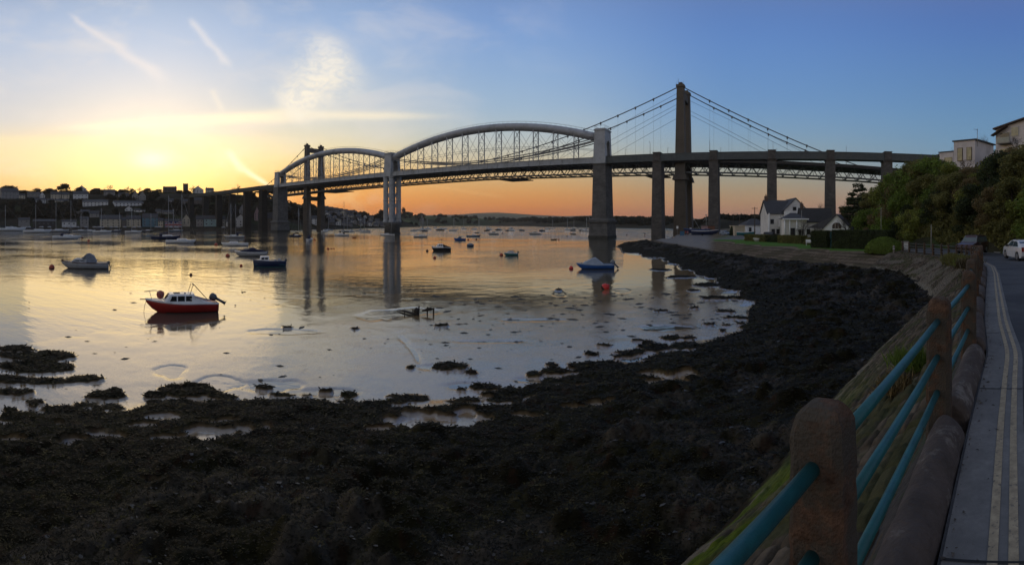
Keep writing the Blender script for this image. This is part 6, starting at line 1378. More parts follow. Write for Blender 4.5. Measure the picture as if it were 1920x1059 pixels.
# the houses beyond the bridge, hill falling to the river
rh = random.Random(21); k = 0
for px in range(606, 664, 9):
    y = np.interp(px, [606, 664], [386, 396]); th(px, px+9.4, y, y+9, 'dark' if k % 2 else 'stone', f'ridge-top terrace house {["nearest the tower leg", "second from the tower leg", "third along the ridge", "fourth along the ridge", "fifth along the ridge", "sixth along the ridge", "last before the ridge drops"][k]}', group='ridge terrace beyond the bridge', chim=1, nw=2, roofk=.4); k += 1
spots = []
for row_, (y0, y1) in enumerate(((394, 400), (399, 405), (404, 410), (409, 416), (413, 420))):
    x = 607+row_*3
    while x < (672, 694, 712, 722, 724)[row_]:
        wd = rh.uniform(6.5, 11); y = y0+(x-607)*.055+rh.uniform(-1, 1)
        if 724 > x: spots.append((x, x+wd, y, y+rh.uniform(6, 8.5), row_))
        x += wd+rh.uniform(.5, 5)
cl_ = ['grey', 'white', 'stone', 'cream', 'grey', 'grey']; RN_ = ['top row', 'second row', 'third row', 'lower row', 'waterside row']
for k, (a_, b_, y0, y1, row_) in enumerate(spots):
    q = cl_[(k*5+row_) % 6]; th(a_, b_, y0, y1, q, f'{"gabled" if k % 3 == 0 else "ridged"} {q} house in the {RN_[row_]} of the hill village, {"left" if a_ < 635 else "middle" if a_ < 672 else "right"} part', gable=k % 3 == 0, group='houses of the hill village beyond the bridge', nw=2, chim=k % 2, yaw=rh.uniform(-.4, .4))
# quay wall, slip and low shore
for nm, pts, h, lb in (('quay_wall', [(-30, 460), (120, 457), (300, 452), (470, 447)], 2.3, 'long low stone quay wall along the far town waterfront'), ('river_wall', [(545, 562), (610, 600), (690, 760), (760, 935), (786, 975)], 2.6, 'low stone river wall running out from the hill village')):
    m_ = MB(); rp = [p_ for p_ in pts]
    for i in range(len(rp)-1):
        a_, b_ = G(*rp[i]), G(*rp[i+1]); m_.beam(a_+Vector((0, 0, h/2-.6)), b_+Vector((0, 0, h/2-.6)), 3.0, h+1.2)
    tag(m_.build(nm, mat('quay_stone', (.07, .062, .05), .95, var=.4, scale=.4), None), lb, 'wall')
# clutter along the quay: parked cars, dinghies on the hard
far_car = thing('parked_car', 'tiny parked car on the far quay', 'car', group='cars parked on the far quay'); m_ = MB(); m_.ring([[(x, -w_, .35), (x, w_, .35), (x, w_*.92, .35+h), (x, -w_*.92, .35+h)] for x, w_, h in ((-2.1, .75, .5), (-1.6, .85, .62), (-1.0, .85, 1.1), (.4, .85, 1.12), (1.1, .85, .65), (2.1, .75, .4))], smooth=False); m_.build('body', paint('far_car_silver', (.30, .31, .33), .3), far_car)
for x in (-1.3, 1.3):
    for y in (-.8, .8): m_ = MB(); m_.tube([(x, y-.1, .33), (x, y+.1, .33)], .33, 10); m_.build('wheel', DARK, far_car)
fst = True
for i in range(34):
    px = rh.uniform(5, 470); r = float(np.interp(px, [-30, 120, 300, 470], [460, 457, 452, 447]))+rh.uniform(3, 9); o = far_car if fst else dup(far_car, (0, 0, 0)); fst = False; o.location = G(px, r, 2.15+rh.uniform(0, .3)); o.rotation_euler = (0, 0, rh.uniform(-.4, .4))
# trees of the far town
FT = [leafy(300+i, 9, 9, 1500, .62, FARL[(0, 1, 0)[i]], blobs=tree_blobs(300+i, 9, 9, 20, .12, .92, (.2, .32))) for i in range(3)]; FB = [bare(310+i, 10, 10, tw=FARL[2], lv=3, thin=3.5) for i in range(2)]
SKYT = [(20, 347, 44, 0, 'tall dark tree dome on the skyline at the far left'), (44, 358, 30, 1, 'dark tree right of the far left dome'), (70, 352, 20, 0, 'dark clump at the left of the hilltop wood'), (92, 352, 24, 1, 'low rounded tree on the hilltop'), (122, 343, 26, 0, 'big rounded dark tree above the cream blocks'), (148, 350, 18, 1, 'tree behind the white gabled house'), (182, 352, 26, 0, 'broad dark tree right of the white terrace'), (178, 366, 24, 0, 'dark tree beside the wide white terrace'),
 (232, 356, 24, 1, 'low tree under the sun glow'), (278, 352, 18, 0, 'umbrella shaped tree nearest the sun'), (298, 358, 20, 1, 'low dark tree left of the hall'), (336, 358, 16, 0, 'dark tree touching the church tower'), (402, 362, 22, 1, 'dark tree near the skyline gap'), (420, 362, 26, 0, 'dark trees left of the viaduct'), (470, 356, 26, 1, 'tree behind the viaduct near the signal'), (498, 350, 18, 0, 'dark tree beside the suspension cable end'), (350, 362, 22, 1, 'tree below the church tower')]
u1 = [False]*3; u2 = [False]*2
for px, yt, w, i, lb in SKYT:
    r = 690.0 if px < 460 else 600.0; z = interp_cols(TOWN, px, r)-1; h = max(7, CZ+(HY-yt)*r/K-z); k = (i+px) % 3; o = FT[k] if not u1[k] else dup(FT[k], (0, 0, 0)); u1[k] = True
    o.location = G(px, r, z); o.scale = (w*r/K/8.5, w*r/K/8.5, h/9); o.rotation_euler = (0, 0, px); o['label'] = lb; o['group'] = 'trees on the town skyline'
for px, yt, w, lb in ((205, 345, 16, 'small orange-lit bare tree, first left of the sun'), (240, 347, 16, 'small orange-lit bare tree just left of the sun'), (262, 349, 12, 'tiny bare tree below the sun'), (362, 346, 18, 'bare tree right of the church tower'), (446, 345, 30, 'large round bare tree on the skyline left of the viaduct'), (422, 355, 14, 'small bare tree left of the large round bare one')):
    r = 690.0; z = interp_cols(TOWN, px, r)-1; k = px % 2; o = FB[k] if not u2[k] else dup(FB[k], (0, 0, 0)); u2[k] = True; h = max(6, CZ+(HY-yt)*r/K-z); o.location = G(px, r, z); o.scale = (w*r/K/9.5, w*r/K/9.5, h/10); o['label'] = lb; o['group'] = 'bare trees on the town skyline'
zone = [(5, 150, 384, 408, 46, 'on the wooded slope at the left'), (130, 160, 378, 400, 7, 'beside the left hillside terrace'), (200, 300, 366, 376, 14, 'between the upper terraces'), (270, 345, 378, 400, 30, 'on the slope above the flag mural'), (345, 470, 370, 402, 48, 'on the dark slope left of the viaduct'), (470, 545, 372, 412, 26, 'around the viaduct piers'), (545, 606, 380, 412, 26, 'below the suspension bridge tower'), (606, 720, 392, 418, 34, 'among the hill village houses'), (10, 140, 376, 384, 10, 'above the wooded slope'), (720, 782, 402, 420, 22, 'where the hill meets the river'), (40, 340, 398, 410, 26, 'behind the quayside houses'), (60, 300, 353, 362, 22, 'along the hilltop gardens')]
for x0, x1, y0, y1, n, wh_ in zone:
    for i in range(int(n*.48)):
        px = rh.uniform(x0, x1); y = rh.uniform(y0, y1); r, z = town_r(px, y)
        if px > 715: r, z = float(np.interp(px, [715, 790], [830, 1000])), 1+rh.random()*8*(1 if px < 760 else .4)
        k = rh.randrange(3); o = dup(FT[k], G(px, r, z-1), rh.uniform(0, 6), f'dark {"brown" if k == 1 else "green"} tree {wh_}', group='trees of the far town'); s = rh.uniform(.55, 1.0); o.scale = (s*1.1, s*1.1, s)
# woods that read as one mass
def woods(name, label, items, size, m_, seed):
    """items: (px, r, z, width, height) crowns, many small leaf faces each"""
    g = np.random.default_rng(seed); it = np.array(items); n = len(it)*130; q = np.repeat(np.arange(len(it)), 130)
    d = g.normal(size=(n, 3)); d /= np.linalg.norm(d, axis=1)[:, None]; rad = (.7+.4*g.random(n))[:, None]; a = (it[q, 0]-HX)/K
    c = np.stack([it[q, 1]*np.sin(a), it[q, 1]*np.cos(a), it[q, 2]+it[q, 4]*.5], -1)+d*rad*np.stack([it[q, 3]*.5, it[q, 3]*.5, it[q, 4]*.5], -1)
    nr = d+g.normal(size=(n, 3))*.6; nr /= np.linalg.norm(nr, axis=1)[:, None]; u = np.cross(nr, g.normal(size=(n, 3))); u /= np.linalg.norm(u, axis=1)[:, None]; v = np.cross(nr, u); s_q = (size*(.5+g.random(n))*it[q, 3]/8)[:, None]
    tag(link(name, quads_mesh(name, np.stack([c-u*s_q, c-v*s_q*.6, c+u*s_q, c+v*s_q*.6], 1), m_)), label, 'woodland', kind='stuff')
it = []
for i in range(620):
    px = rh.uniform(735, 1450); f = rh.random(); r0 = float(np.interp(px, [735, 850, 960, 1040, 1150, 1250, 1340, 1450], [1250, 1450, 1540, 1180, 800, 690, 420, 400])); r = r0*(1+f*.22); src = HEAD if px < 1000 and interp_cols(HEAD, px, r) > interp_cols(WOODS, px, r) else WOODS; z = interp_cols(src, px, r)
    if z < .5: continue
    if src is HEAD and px < 930 and rh.random() < .62: continue
    w = rh.uniform(8, 15)*(1 if px < 1260 else .6); it.append((px, r, z-1, w, w*.75))
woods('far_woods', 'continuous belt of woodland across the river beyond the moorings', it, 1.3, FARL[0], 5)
it = []
for x0, x1, y0, y1, n, wh_ in zone:
    if x0 > 700: continue
    for i in range(n*3):
        px = rh.uniform(x0, x1); r, z = town_r(px, rh.uniform(y0, y1)); w = rh.uniform(4, 8); it.append((px, r, z-1.5, w, w*.7))
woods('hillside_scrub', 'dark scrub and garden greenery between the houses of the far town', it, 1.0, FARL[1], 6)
for px, y, w in ((757, 388, 10), (748, 391, 9), (716, 392, 16), (724, 391, 12)):
    r = 1490.0 if px > 740 else 880.0; z = max(interp_cols(TOWN, px, r) if px < 740 else 0, interp_cols(HEAD, px, r) if px > 700 else 0)-1; k = px % 3; o = dup(FT[k], G(px, r, z), 0, 'skyline tree beside the iron pier against the orange sky', group='trees beside the iron pier'); h = CZ+(HY-y)*r/K-z; o.scale = (w*r/K/9, w*r/K/9, h/9)
# --- waterside houses on this bank
def small_win(root, x, y, z, w, h, m_=None, side=0):
    b = MB(); b.box((x, y, z), (w+.2, .08, h+.2) if not side else (.08, w+.2, h+.2)); f = b.build('window', FRAME, root); b = MB(); b.box((x+side*.05, y-(.05 if not side else 0), z), (w, .04, h) if not side else (.04, w, h)); b.build('pane', m_ or WIN, f)
LITW = mat('lit_window', (.6, .35, .12), .5, emit=(1, .55, .2), estr=.55)
h1 = house(1413, 152, 7.6, 7, 3.2, 2.0, 'bright', 2.8, .35, hip=True, label='small white waterside bungalow with dark hipped roof beside parked boats', wins=False, chim=0, name='bungalow'); small_win(h1, 1.6, -3.5, 1.7, 1.3, 1.2); small_win(h1, -2.4, -3.5, 1.5, .8, 2.0)
b = MB(); b.box((-5.2, 0, 1.4), (3.6, 5, 2.9)); b.box((-5.2, 0, 2.95), (4, 5.4, .2)); b.build('side_annexe', WALLS['cream'], h1)
h2 = house(1483, 132, 6.2, 10, 7.2, 3.1, 'bright', 2.8, .25, gable=True, label='tall white gable-fronted house with slate roof, largest by the water', wins=False, chim=0); small_win(h2, -.3, -5, 7.6, .9, .9); small_win(h2, 1.4, -5, 4.6, 1.1, 1.2)
h2b = house(1455, 131, 6.6, 9, 6.4, 3.4, 'white', 2.8, .25, label='left half of the tall white house with long slate roof slope and lit bay', wins=False, chim=1, gable=False)
b = MB(); b.box((.6, -5.0, 3.9), (2.6, 1.4, 2.2)); b.build('bay', WALLS['white'], h2b); small_win(h2b, .7, -5.72, 4.1, 1.4, 1.2, LITW); small_win(h2b, -1.9, -4.5, 1.6, .9, 1.3); small_win(h2b, -.6, -4.5, 1.6, .9, 1.3); small_win(h2b, 1.4, -4.5, 1.6, .9, 1.3); small_win(h2b, -2.2, -4.5, 4.2, .9, 1.2)
for x in (-3.1, 3.1): b = MB(); b.box((x, -4.7, 3.2), (.35, .5, 6.4)); b.build('pilaster', WALLS['bright'], h2b)
h3 = house(1487, 118, 5.4, 6, 4.8, 1.5, 'white', 2.8, .2, hip=True, label='porch house with hipped slate roof and white columns in front of the tall gable', wins=False, chim=0)
for x in (-2.7, -1.5, .2): b = MB(); b.tube([(x, -3.4, 0), (x, -3.4, 4.7)], .16, 10); b.build('column', WALLS['bright'], h3)
b = MB(); b.box((0, -3.2, 4.75), (6.2, 1.2, .3)); b.build('porch_roof', WALLS['bright'], h3); small_win(h3, -.7, -3.0, 1.6, 1.1, 2.0); small_win(h3, 1.3, -3.0, 1.6, 1.1, 1.4)
h4 = house(1527, 122, 7.6, 8, 4.2, 3.2, 'white', 2.8, .15, label='wide house with big dark roof between the porch house and the gabled bungalow', wins=False, chim=1, roof=mat('dark_roof', (.032, .03, .028), .85, var=.3, scale=2)); small_win(h4, -2, -4, 1.7, 1.4, 1.3); small_win(h4, 1.5, -4, 1.7, 1.4, 1.3)
h5 = house(1573, 104, 5.5, 9, 2.7, 2.75, 'bright', 2.85, -.1, gable=True, label='white gabled chalet bungalow with arched window, right of the others', wins=False, chim=0, name='bungalow')
b = MB(); pts = [(-.95, -4.56, 2.6), (.95, -4.56, 2.6), (.95, -4.56, 3.1)]+[(.95*math.cos(a), -4.56, 3.1+.75*math.sin(a)) for a in [math.pi*k/8 for k in range(1, 8)]]+[(-.95, -4.56, 3.1)]; b.prism(pts, (0, 0, 0), (0, .06, 0)); f = b.build('arched_window', WIN, h5)
for x in (-.32, .32): b = MB(); b.box((x, -4.6, 3.1), (.07, .04, 1.2)); b.build('mullion', FRAME, f)
b = MB(); b.box((-4.1, -2.5, 1.2), (2.8, 4, 2.4)); b.box((-4.1, -2.5, 2.5), (3.1, 4.4, .2)); b.build('garage', WALLS['white'], h5); b = MB(); b.box((1.4, -4.55, 1.0), (1.7, .08, 1.9)); b.build('door', FRAME, h5)
b = MB(); b.add([(-2.9, -4.8, 2.65), (-6.2, -4.2, 2.75), (-6.2, 4.4, 2.75), (-2.9, 4.6, 2.65), (-.05, -4.8, 5.5), (-1.2, 4.4, 5.5)], [(0, 4, 5, 3, 2, 1)]); b.build('side_roof', SLATE, h5)
# top of the bank
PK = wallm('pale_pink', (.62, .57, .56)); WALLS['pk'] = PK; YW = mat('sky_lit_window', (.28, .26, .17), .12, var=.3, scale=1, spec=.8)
t1 = thing('modern_house', 'white flat-roofed modern house with two tall windows on top of the bank', 'house', G(1828, 97, 16.0), 0); t1.rotation_euler = (0, 0, -(1828-HX)/K+math.radians(0))
b = MB(); b.prism([(0, 0, 0), (-4.35, 2.2, 0), (-.4, 9.0, 0), (4.0, 6.6, 0)], (0, 0, 0), (0, 0, 7.3)); b.build('wall', PK, t1)
b = MB(); b.prism([(.25, -.35, 7.3), (-4.7, 2.15, 7.3), (-.5, 9.4, 7.3), (4.5, 6.7, 7.3)], (0, 0, 0), (0, 0, .25)); b.build('roof', SLATE, t1)
dv = Vector((-4.35, 2.2, 0)).normalized(); an_ = math.atan2(dv.y, dv.x)
for q in (1.3, 3.4):
    b = MB(); b.box(dv*q+Vector((0, -.03, 4.6)), (1.25, .12, 2.7), an_); f = b.build('window', SLATE2, t1); b = MB(); b.box(dv*q+Vector((-.04, -.11, 4.6)), (1.05, .08, 2.5), an_); b.build('pane', YW, f)
b = MB(); b.prism([(-4.4, 2.3, 0), (-7.4, 3.8, 0), (-5.4, 8.0, 0), (-2.8, 6.4, 0)], (0, 0, 0), (0, 0, 5.3)); b.build('side_wing', PK, t1); b = MB(); b.prism([(-4.4, 2.2, 5.3), (-7.7, 3.8, 5.3), (-5.4, 8.3, 5.3), (-2.8, 6.4, 5.3)], (0, 0, 0), (0, 0, .2)); b.build('wing_roof', SLATE, t1)
b = MB(); b.box(dv*6.2+Vector((0, -.05, 3.6)), (1.8, .12, 1.2), an_); b.build('wing_window', YW, t1)
t2 = thing('apartment_block', 'pale apartment block with brown sloping roofs and glazed balcony at the right edge', 'apartments', G(1867, 84, 18.0), -(1867-HX)/K)
A0, A1, A2_ = Vector((0, 2.6, 0)), Vector((6.6, -1.6, 0)), Vector((9, 6, 0)); ln = (A1-A0).normalized(); nn = Vector((ln.y, -ln.x, 0)); an_ = math.atan2(ln.y, ln.x); Lf = (A1-A0).length
b = MB(); b.add([A0, A1, A2_, Vector((2.6, 8.6, 0)), A0+Vector((0, 0, 5.3)), A1+Vector((0, 0, 6.9)), A2_+Vector((0, 0, 7.4)), Vector((2.6, 8.6, 5.9))], [(0, 1, 5, 4), (1, 2, 6, 5), (2, 3, 7, 6), (3, 0, 4, 7), (4, 5, 6, 7)]); b.build('wall', PK, t2)
def q2(s, z, o=0.0): return A0+ln*s+nn*o+Vector((0, 0, z))
b = MB(); b.prism([q2(-.3, 5.3, .6), q2(Lf+.4, 6.95, .6), q2(Lf+.4, 7.2, .6), q2(-.3, 5.55, .6)], (0, 0, 0), -nn*7.5); b.build('roof', SLATE2, t2)
b = MB(); b.prism([q2(-.4, 4.1, 1.1), q2(2.6, 5.5, 1.1), q2(2.6, 5.65, 1.1), q2(-.4, 4.25, 1.1)], (0, 0, 0), -nn*1.0); b.build('lower_roof', SLATE2, t2)
b = MB(); b.box(q2(2.2, 2.6, .55), (2.6, 1.2, .16), an_); ba = b.build('balcony', WALLS['grey'], t2); b = MB(); b.box(q2(2.2, 3.15, 1.1), (2.6, .05, .9), an_); b.build('glass_balustrade', mat('balcony_glass', (.20, .24, .24), .15), ba)
for s, z, w_, h_, nm in ((2.0, 3.9, 1.9, 1.3, WIN), (4.0, 4.6, 1.4, 1.5, YW), (1.9, .9, 1.8, 1.7, YW), (5.4, 1.4, 1.0, 1.6, YW), (6.6, 4.9, 1.0, 1.4, WIN)):
    b = MB(); b.box(q2(s, z, .03), (w_+.2, .1, h_+.2), an_); f = b.build('window', FRAME, t2); b = MB(); b.box(q2(s, z, .08), (w_, .08, h_), an_); b.build('pane', nm, f)
b = MB(); b.tube([(-1.3, 3, 2), (-1.3, 3, 5.1)], .05, 5); b.tube([(-2.4, 3, 4.9), (-1.1, 3, 4.9)], .03, 4); tag(b.build('tv_aerial', STEEL, None, t2.location), 'thin television aerial between the two buildings on the bank', 'aerial')
# ================================================================ vehicles, poles, people and small things
TYRE = mat('tyre_rubber', (.018, .018, .019), .85, var=.2, scale=6); RIM = mat('alloy_rim', (.32, .32, .33), .35, metal=.6, var=.1)
def car(label, col, L=4.4, W=1.78, prof=None, win=None, wheel=.33, wx=(-1.35, 1.35), group=None, name='parked_car', glass=GLASS):
    """prof: side outline of the body, front at +x: (x, z); win: glass outline"""
    root = thing(name, label, 'car', group=group); mb = MB(); rings = []
    xs = np.linspace(-L/2, L/2, 25); top = [p for p in prof]
    for x in xs:
        z = float(np.interp(x, [p[0] for p in top], [p[1] for p in top])); b = W/2*(1-.10*abs(x/(L/2))**5); zb = .24+(.12 if abs(x) > L*.46 else 0); sh = min(z, .93); tk = b-(z-sh)*.36
        near_w = min(abs(x-w_) for w_ in wx); zw = zb if near_w > wheel+.06 else max(zb, math.sqrt(max(0, (wheel+.07)**2-near_w**2))+.30)
        rings.append([(x, -b*.7, zb), (x, -b, zw), (x, -b*1.0, max(sh*.72, zw+.02)), (x, -b*.97, sh), (x, -tk*.97, max(z*.98, sh)), (x, -tk*.8, z), (x, tk*.8, z), (x, tk*.97, max(z*.98, sh)), (x, b*.97, sh), (x, b, max(sh*.72, zw+.02)), (x, b, zw), (x, b*.7, zb)])
    mb.ring(rings, smooth=False); mb.build('body', col, root)
    for sd in (-1, 1):
        for a, b_ in win:
            (xa0, za0), (xa1, za1), (xb1, zb1), (xb0, zb0) = a+b_; pts = []
            for x, z in (a[0], a[1], b_[0], b_[1]):
                y = (W/2*.97-(z-.93)*.36)*1.0+.012; pts.append((x, sd*y, z))
            g_ = MB(); g_.add(pts, [(0, 1, 2, 3)]); g_.build('side_window', glass, root)
        g_ = MB(); g_.lathe((L/2-.12, sd*W*.36, .68), [(.02, -.06), (.15, 0), (.02, .06)], 8); g_.build('headlight', mat('headlight_glass', (.4, .42, .42), .15), root)
        g_ = MB(); g_.box((-L/2+.03, sd*W*.40, .82), (.08, .16, .3)); g_.build('tail_light', mat('tail_light_red', (.25, .015, .01), .3), root)
        g_ = MB(); g_.box((.62*L/4.4, sd*(W/2+.09), 1.0), (.12, .2, .14)); g_.build('wing_mirror', DARK, root)
    f = [p for p in win[0]]; fx0, fz0, fx1, fz1 = win_front(prof)
    g_ = MB(); g_.add([(fx0+.015, -W*.42, fz0+.02), (fx0+.015, W*.42, fz0+.02), (fx1+.015, W*.33, fz1-.03), (fx1+.015, -W*.33, fz1-.03)], [(0, 1, 2, 3)]); g_.build('windscreen', glass, root)
    rx0, rz0, rx1, rz1 = win_front([(-x, z) for x, z in reversed(prof)]); g_ = MB(); g_.add([(-rx0-.015, -W*.40, rz0+.02), (-rx0-.015, W*.40, rz0+.02), (-rx1-.015, W*.33, rz1-.03), (-rx1-.015, -W*.33, rz1-.03)], [(0, 3, 2, 1)]); g_.build('rear_window', glass, root)
    g_ = MB(); g_.box((L/2+.005, 0, .50), (.06, W*.5, .22)); g_.build('grille', DARK, root)
    for x in wx:
        for y in (-1, 1):
            g_ = MB(); g_.tube([(x, y*(W/2-.20), wheel), (x, y*(W/2-.02), wheel)], wheel, 20); wv = g_.build('wheel', TYRE, root); g_ = MB(); g_.tube([(x, y*(W/2-.03), wheel), (x, y*(W/2+.005), wheel)], wheel*.62, 12); g_.build('rim', RIM, wv)
    return root
def win_front(prof):
    """the steepest long rise seen from the front"""
    best = None
    for i in range(len(prof)-1):
        (x0, z0), (x1, z1) = prof[i], prof[i+1]
        if z0 > z1 and z1 > .8 and (best is None or z0-z1 > best[0]): best = (z0-z1, x1, z1, x0, z0)
    return best[1:]
SUVP = [(-2.2, .95), (-2.15, 1.05), (-2.0, 1.68), (-1.6, 1.76), (.35, 1.76), (1.0, 1.12), (2.0, .98), (2.2, .78)]
SUVW = [(((-1.85, 1.12), (-.95, 1.12)), ((-.95, 1.62), (-1.78, 1.58))), (((-.85, 1.12), (.0, 1.12)), ((.0, 1.64), (-.85, 1.64))), (((.08, 1.12), (.85, 1.12)), ((.38, 1.62), (.08, 1.64)))]
suv = car('dark red four-wheel-drive car facing left behind the far railing', paint('dark_maroon', (.045, .012, .018), .3, coat=.5), 4.4, 1.85, SUVP, SUVW, .37, glass=mat('bright_windscreen', (.11, .14, .14), .12, spec=.8)); suv.location = G(1824, 46.5, 3.62); suv.rotation_euler = (0, 0, -(1824-HX)/K-math.pi/2-.38)
WCP = [(-2.15, .90), (-2.05, 1.02), (-1.5, 1.22), (-.9, 1.42), (.0, 1.44), (.5, 1.36), (1.15, .98), (2.0, .82), (2.15, .62)]
WCW = [(((-1.45, 1.0), (-.4, .98)), ((-.4, 1.34), (-1.05, 1.31))), (((-.32, .98), (.85, .96)), ((.25, 1.34), (-.32, 1.35)))]
wc = car('white coupe parked at the roadside, cut off by the right edge', paint('white_car', (.62, .62, .63), .25, coat=.5), 4.3, 1.78, WCP, WCW, .33, glass=mat('blue_tinted_glass', (.03, .055, .065), .08, spec=.8)); wc.location = G(1917, 34.5, 3.93); wc.rotation_euler = (0, 0, math.radians(90)-math.radians(60.4)+math.radians(19))
sc_ = car('silver blue estate car parked on the boat hard', paint('silver_blue_car', (.20, .25, .32), .3), 4.2, 1.75, SUVP, SUVW, .33); sc_.location = G(1359, 158, 2.65); sc_.rotation_euler = (0, 0, -(1359-HX)/K-.9); sc_.scale = (.95, .95, .88)
dk_ = car('dark car parked in front of the tall white house', paint('black_car', (.02, .02, .025), .3), 4.2, 1.75, SUVP, SUVW, .33); dk_.location = G(1447, 122, 2.9); dk_.rotation_euler = (0, 0, -(1447-HX)/K+.2); dk_.scale = (.95, .95, .85)
# boats laid up on the hard
def laid(px, r, L, col, label, cab=False, left=True, yaw=0.0, z=2.55, lift=.75, m_=WHITE):
    root = thing('laid_up_boat', label, 'boat', group='boats laid up on the hard'); hull(root, L, L*.24, L*.11, col, m_, stripe=m_, bow=1.45, stern=1.15, plumb=.12, draft=.3)
    if cab: cabin(root, -.15*L, .25*L, L*.17, L*.12, L*.12, wins=2)
    place(root, px, 440, left, yaw, dz=z+lift, r=r)
    cr = thing('boat_trailer', 'low wheeled trailer under the '+label.split(',')[0], 'trailer', (root.location.x, root.location.y, z), root.rotation_euler.z); b = MB()
    for e in (-1, 1): b.beam((-L*.4, e*.5, .45), (L*.4, e*.25, .45), .1)
    for x in (-.3, .1, .3): b.beam((x*L, -.6, .45), (x*L, .6, .45), .09)
    b.build('frame', STEEL, cr)
    for e in (-1, 1): b = MB(); b.tube([(-.1*L, e*.75, .28), (-.1*L, e*.9, .28)], .28, 12); b.build('wheel', TYRE, cr)
    return root
laid(1306, 172, 9.5, NAVY, 'long navy rowing gig, farther one', m_=BLUE); laid(1322, 158, 9.0, NAVY, 'long navy and white rowing gig, nearer one', left=False, lift=.5, m_=WHITE)
laid(1385, 150, 5.2, WHITE, 'white cabin boat left of the small bungalow', cab=True); laid(1399, 142, 5.6, TEAL, 'teal and white open boat before the small bungalow', left=False)
wb = thing('work_boat', 'grey work boat with tall radar mast beyond the navy gigs', 'boat'); hull(wb, 13, 3.8, 1.6, CANVG, GREYW, bow=1.4); cabin(wb, -2, 2.2, 2.8, 1.6, 2.4, wins=3, col=GREYW, rake0=.2)
b = MB(); b.tube([(-.5, 0, 4), (-.5, 0, 9.0)], .12, 6); b.tube([(-.5, 0, 8), (.8, 0, 6.2)], .08, 5); b.tube([(-1.4, 0, 7.2), (.4, 0, 7.2)], .08, 5); b.lathe((-.5, 0, 8.8), [(.05, 0), (.5, .1), (.5, .35), (.05, .5)], 8); b.build('radar_mast', GREYW, wb)
b = MB(); b.tube([(2.5, 0, 3), (5.5, 0, 8.2)], .08, 5); b.build('derrick', GREYW, wb); place(wb, 1322, 430, True, .2, dz=1.2, r=215)
for px, w_, lb, m_ in ((1322, 3.0, 'pinkish brown cabin behind the gigs, left one', WALLS['pink']), (1332, 3.4, 'brown brick cabin behind the gigs, right one', WALLS['brick'])):
    root = thing('site_cabin', lb, 'cabin', G(px, 190, 2.4), -(px-HX)/K); b = MB(); b.box((0, 0, 1.6), (w_, 3, 3.2)); b.build('wall', m_, root); b = MB(); b.box((0, 0, 3.28), (w_+.3, 3.3, .16)); b.build('roof', SLATE, root); b = MB(); b.box((.3, -1.52, 1.1), (.9, .06, 2)); b.build('door', WALLS['dark'], root)
cb2 = thing('pilot_post', 'white navigation post with lamp left of the navy gigs', 'post', G(1295, 185, 2.4)); b = MB(); b.lathe((0, 0, 0), [(.45, 0), (.4, 2.4), (.5, 2.5)], 10); b.build('column', WHITE, cb2); b = MB(); b.lathe((0, 0, 2.5), [(.25, 0), (.3, .3), (.1, .6)], 8); b.build('lamp', DARK, cb2)
# signboard and blue bin
sg = thing('sign_post', 'small white sign on a pole beside the tower foot', 'sign', G(1270, 168, 2.3), -(1270-HX)/K); b = MB(); b.tube([(0, 0, 0), (0, 0, 3.2)], .06, 6); b.build('pole', m_pole, sg); b = MB(); b.box((0, -.08, 2.9), (.7, .05, .9)); b.build('panel', WHITE, sg)
bn = thing('blue_locker', 'blue storage locker at the tower foot', 'locker', G(1279, 168, 2.3), -(1279-HX)/K); b = MB(); b.box((0, 0, .75), (1.5, .9, 1.5)); b.build('cabinet', paint('locker_blue', (.03, .12, .22), .5), bn); b = MB(); b.box((0, 0, 1.54), (1.6, 1.0, .1)); b.build('lid', NAVY, bn)
# --- person in a red jacket
def person(label, px, r, z, jacket, trousers, rz=0.0):
    me = bpy.data.meshes.new('body'); V = [(0, 0, .93), (0, 0, 1.15), (0, .0, 1.38), (0, 0, 1.5), (0, 0, 1.62), (0, -.01, 1.72), (.17, 0, 1.40), (.24, .02, 1.13), (.25, -.08, .90), (-.17, 0, 1.40), (-.25, .03, 1.13), (-.22, -.10, .92), (.10, 0, .88), (.11, -.03, .48), (.12, .02, .08), (.13, -.12, .04), (-.10, 0, .88), (-.12, .06, .48), (-.12, .14, .09), (-.13, .0, .05)]
    Ed = [(0, 1), (1, 2), (2, 3), (3, 4), (4, 5), (2, 6), (6, 7), (7, 8), (2, 9), (9, 10), (10, 11), (0, 12), (12, 13), (13, 14), (14, 15), (0, 16), (16, 17), (17, 18), (18, 19)]; Rr = [.15, .14, .16, .06, .095, .08, .065, .05, .038, .065, .05, .038, .09, .062, .045, .035, .09, .062, .045, .035]
    me.from_pydata(V, Ed, []); root = thing('person', label, 'person', G(px, r, z), rz); o = link('body', me, root); md = o.modifiers.new('s', 'SKIN'); sv = me.skin_vertices[0].data
    for i, q in enumerate(Rr): sv[i].radius = (q, q*.8)
    sv[0].use_root = True; s2 = o.modifiers.new('d', 'SUBSURF'); s2.levels = s2.render_levels = 1
    dg = bpy.context.evaluated_depsgraph_get(); em = bpy.data.meshes.new_from_object(o.evaluated_get(dg)); o.modifiers.clear(); o.data = em; em.materials.clear(); em.materials.append(mat('skin', (.35, .20, .14), .6)); em.materials.append(jacket); em.materials.append(trousers)
    for p_ in em.polygons:
        c_ = p_.center; p_.material_index = 2 if c_.z < .92 and abs(c_.x) < .2 else (1 if c_.z < 1.5 and c_.z > .93 or (abs(c_.x) > .19 and c_.z > .96) else 0)
    b = MB(); b.lathe((0, .015, 1.66), [(.02, -.06), (.105, -.02), (.115, .06), (.08, .12), (.02, .145)], 12, sy=1.05); b.build('hair', mat('dark_hair', (.03, .02, .015), .8), root); return root
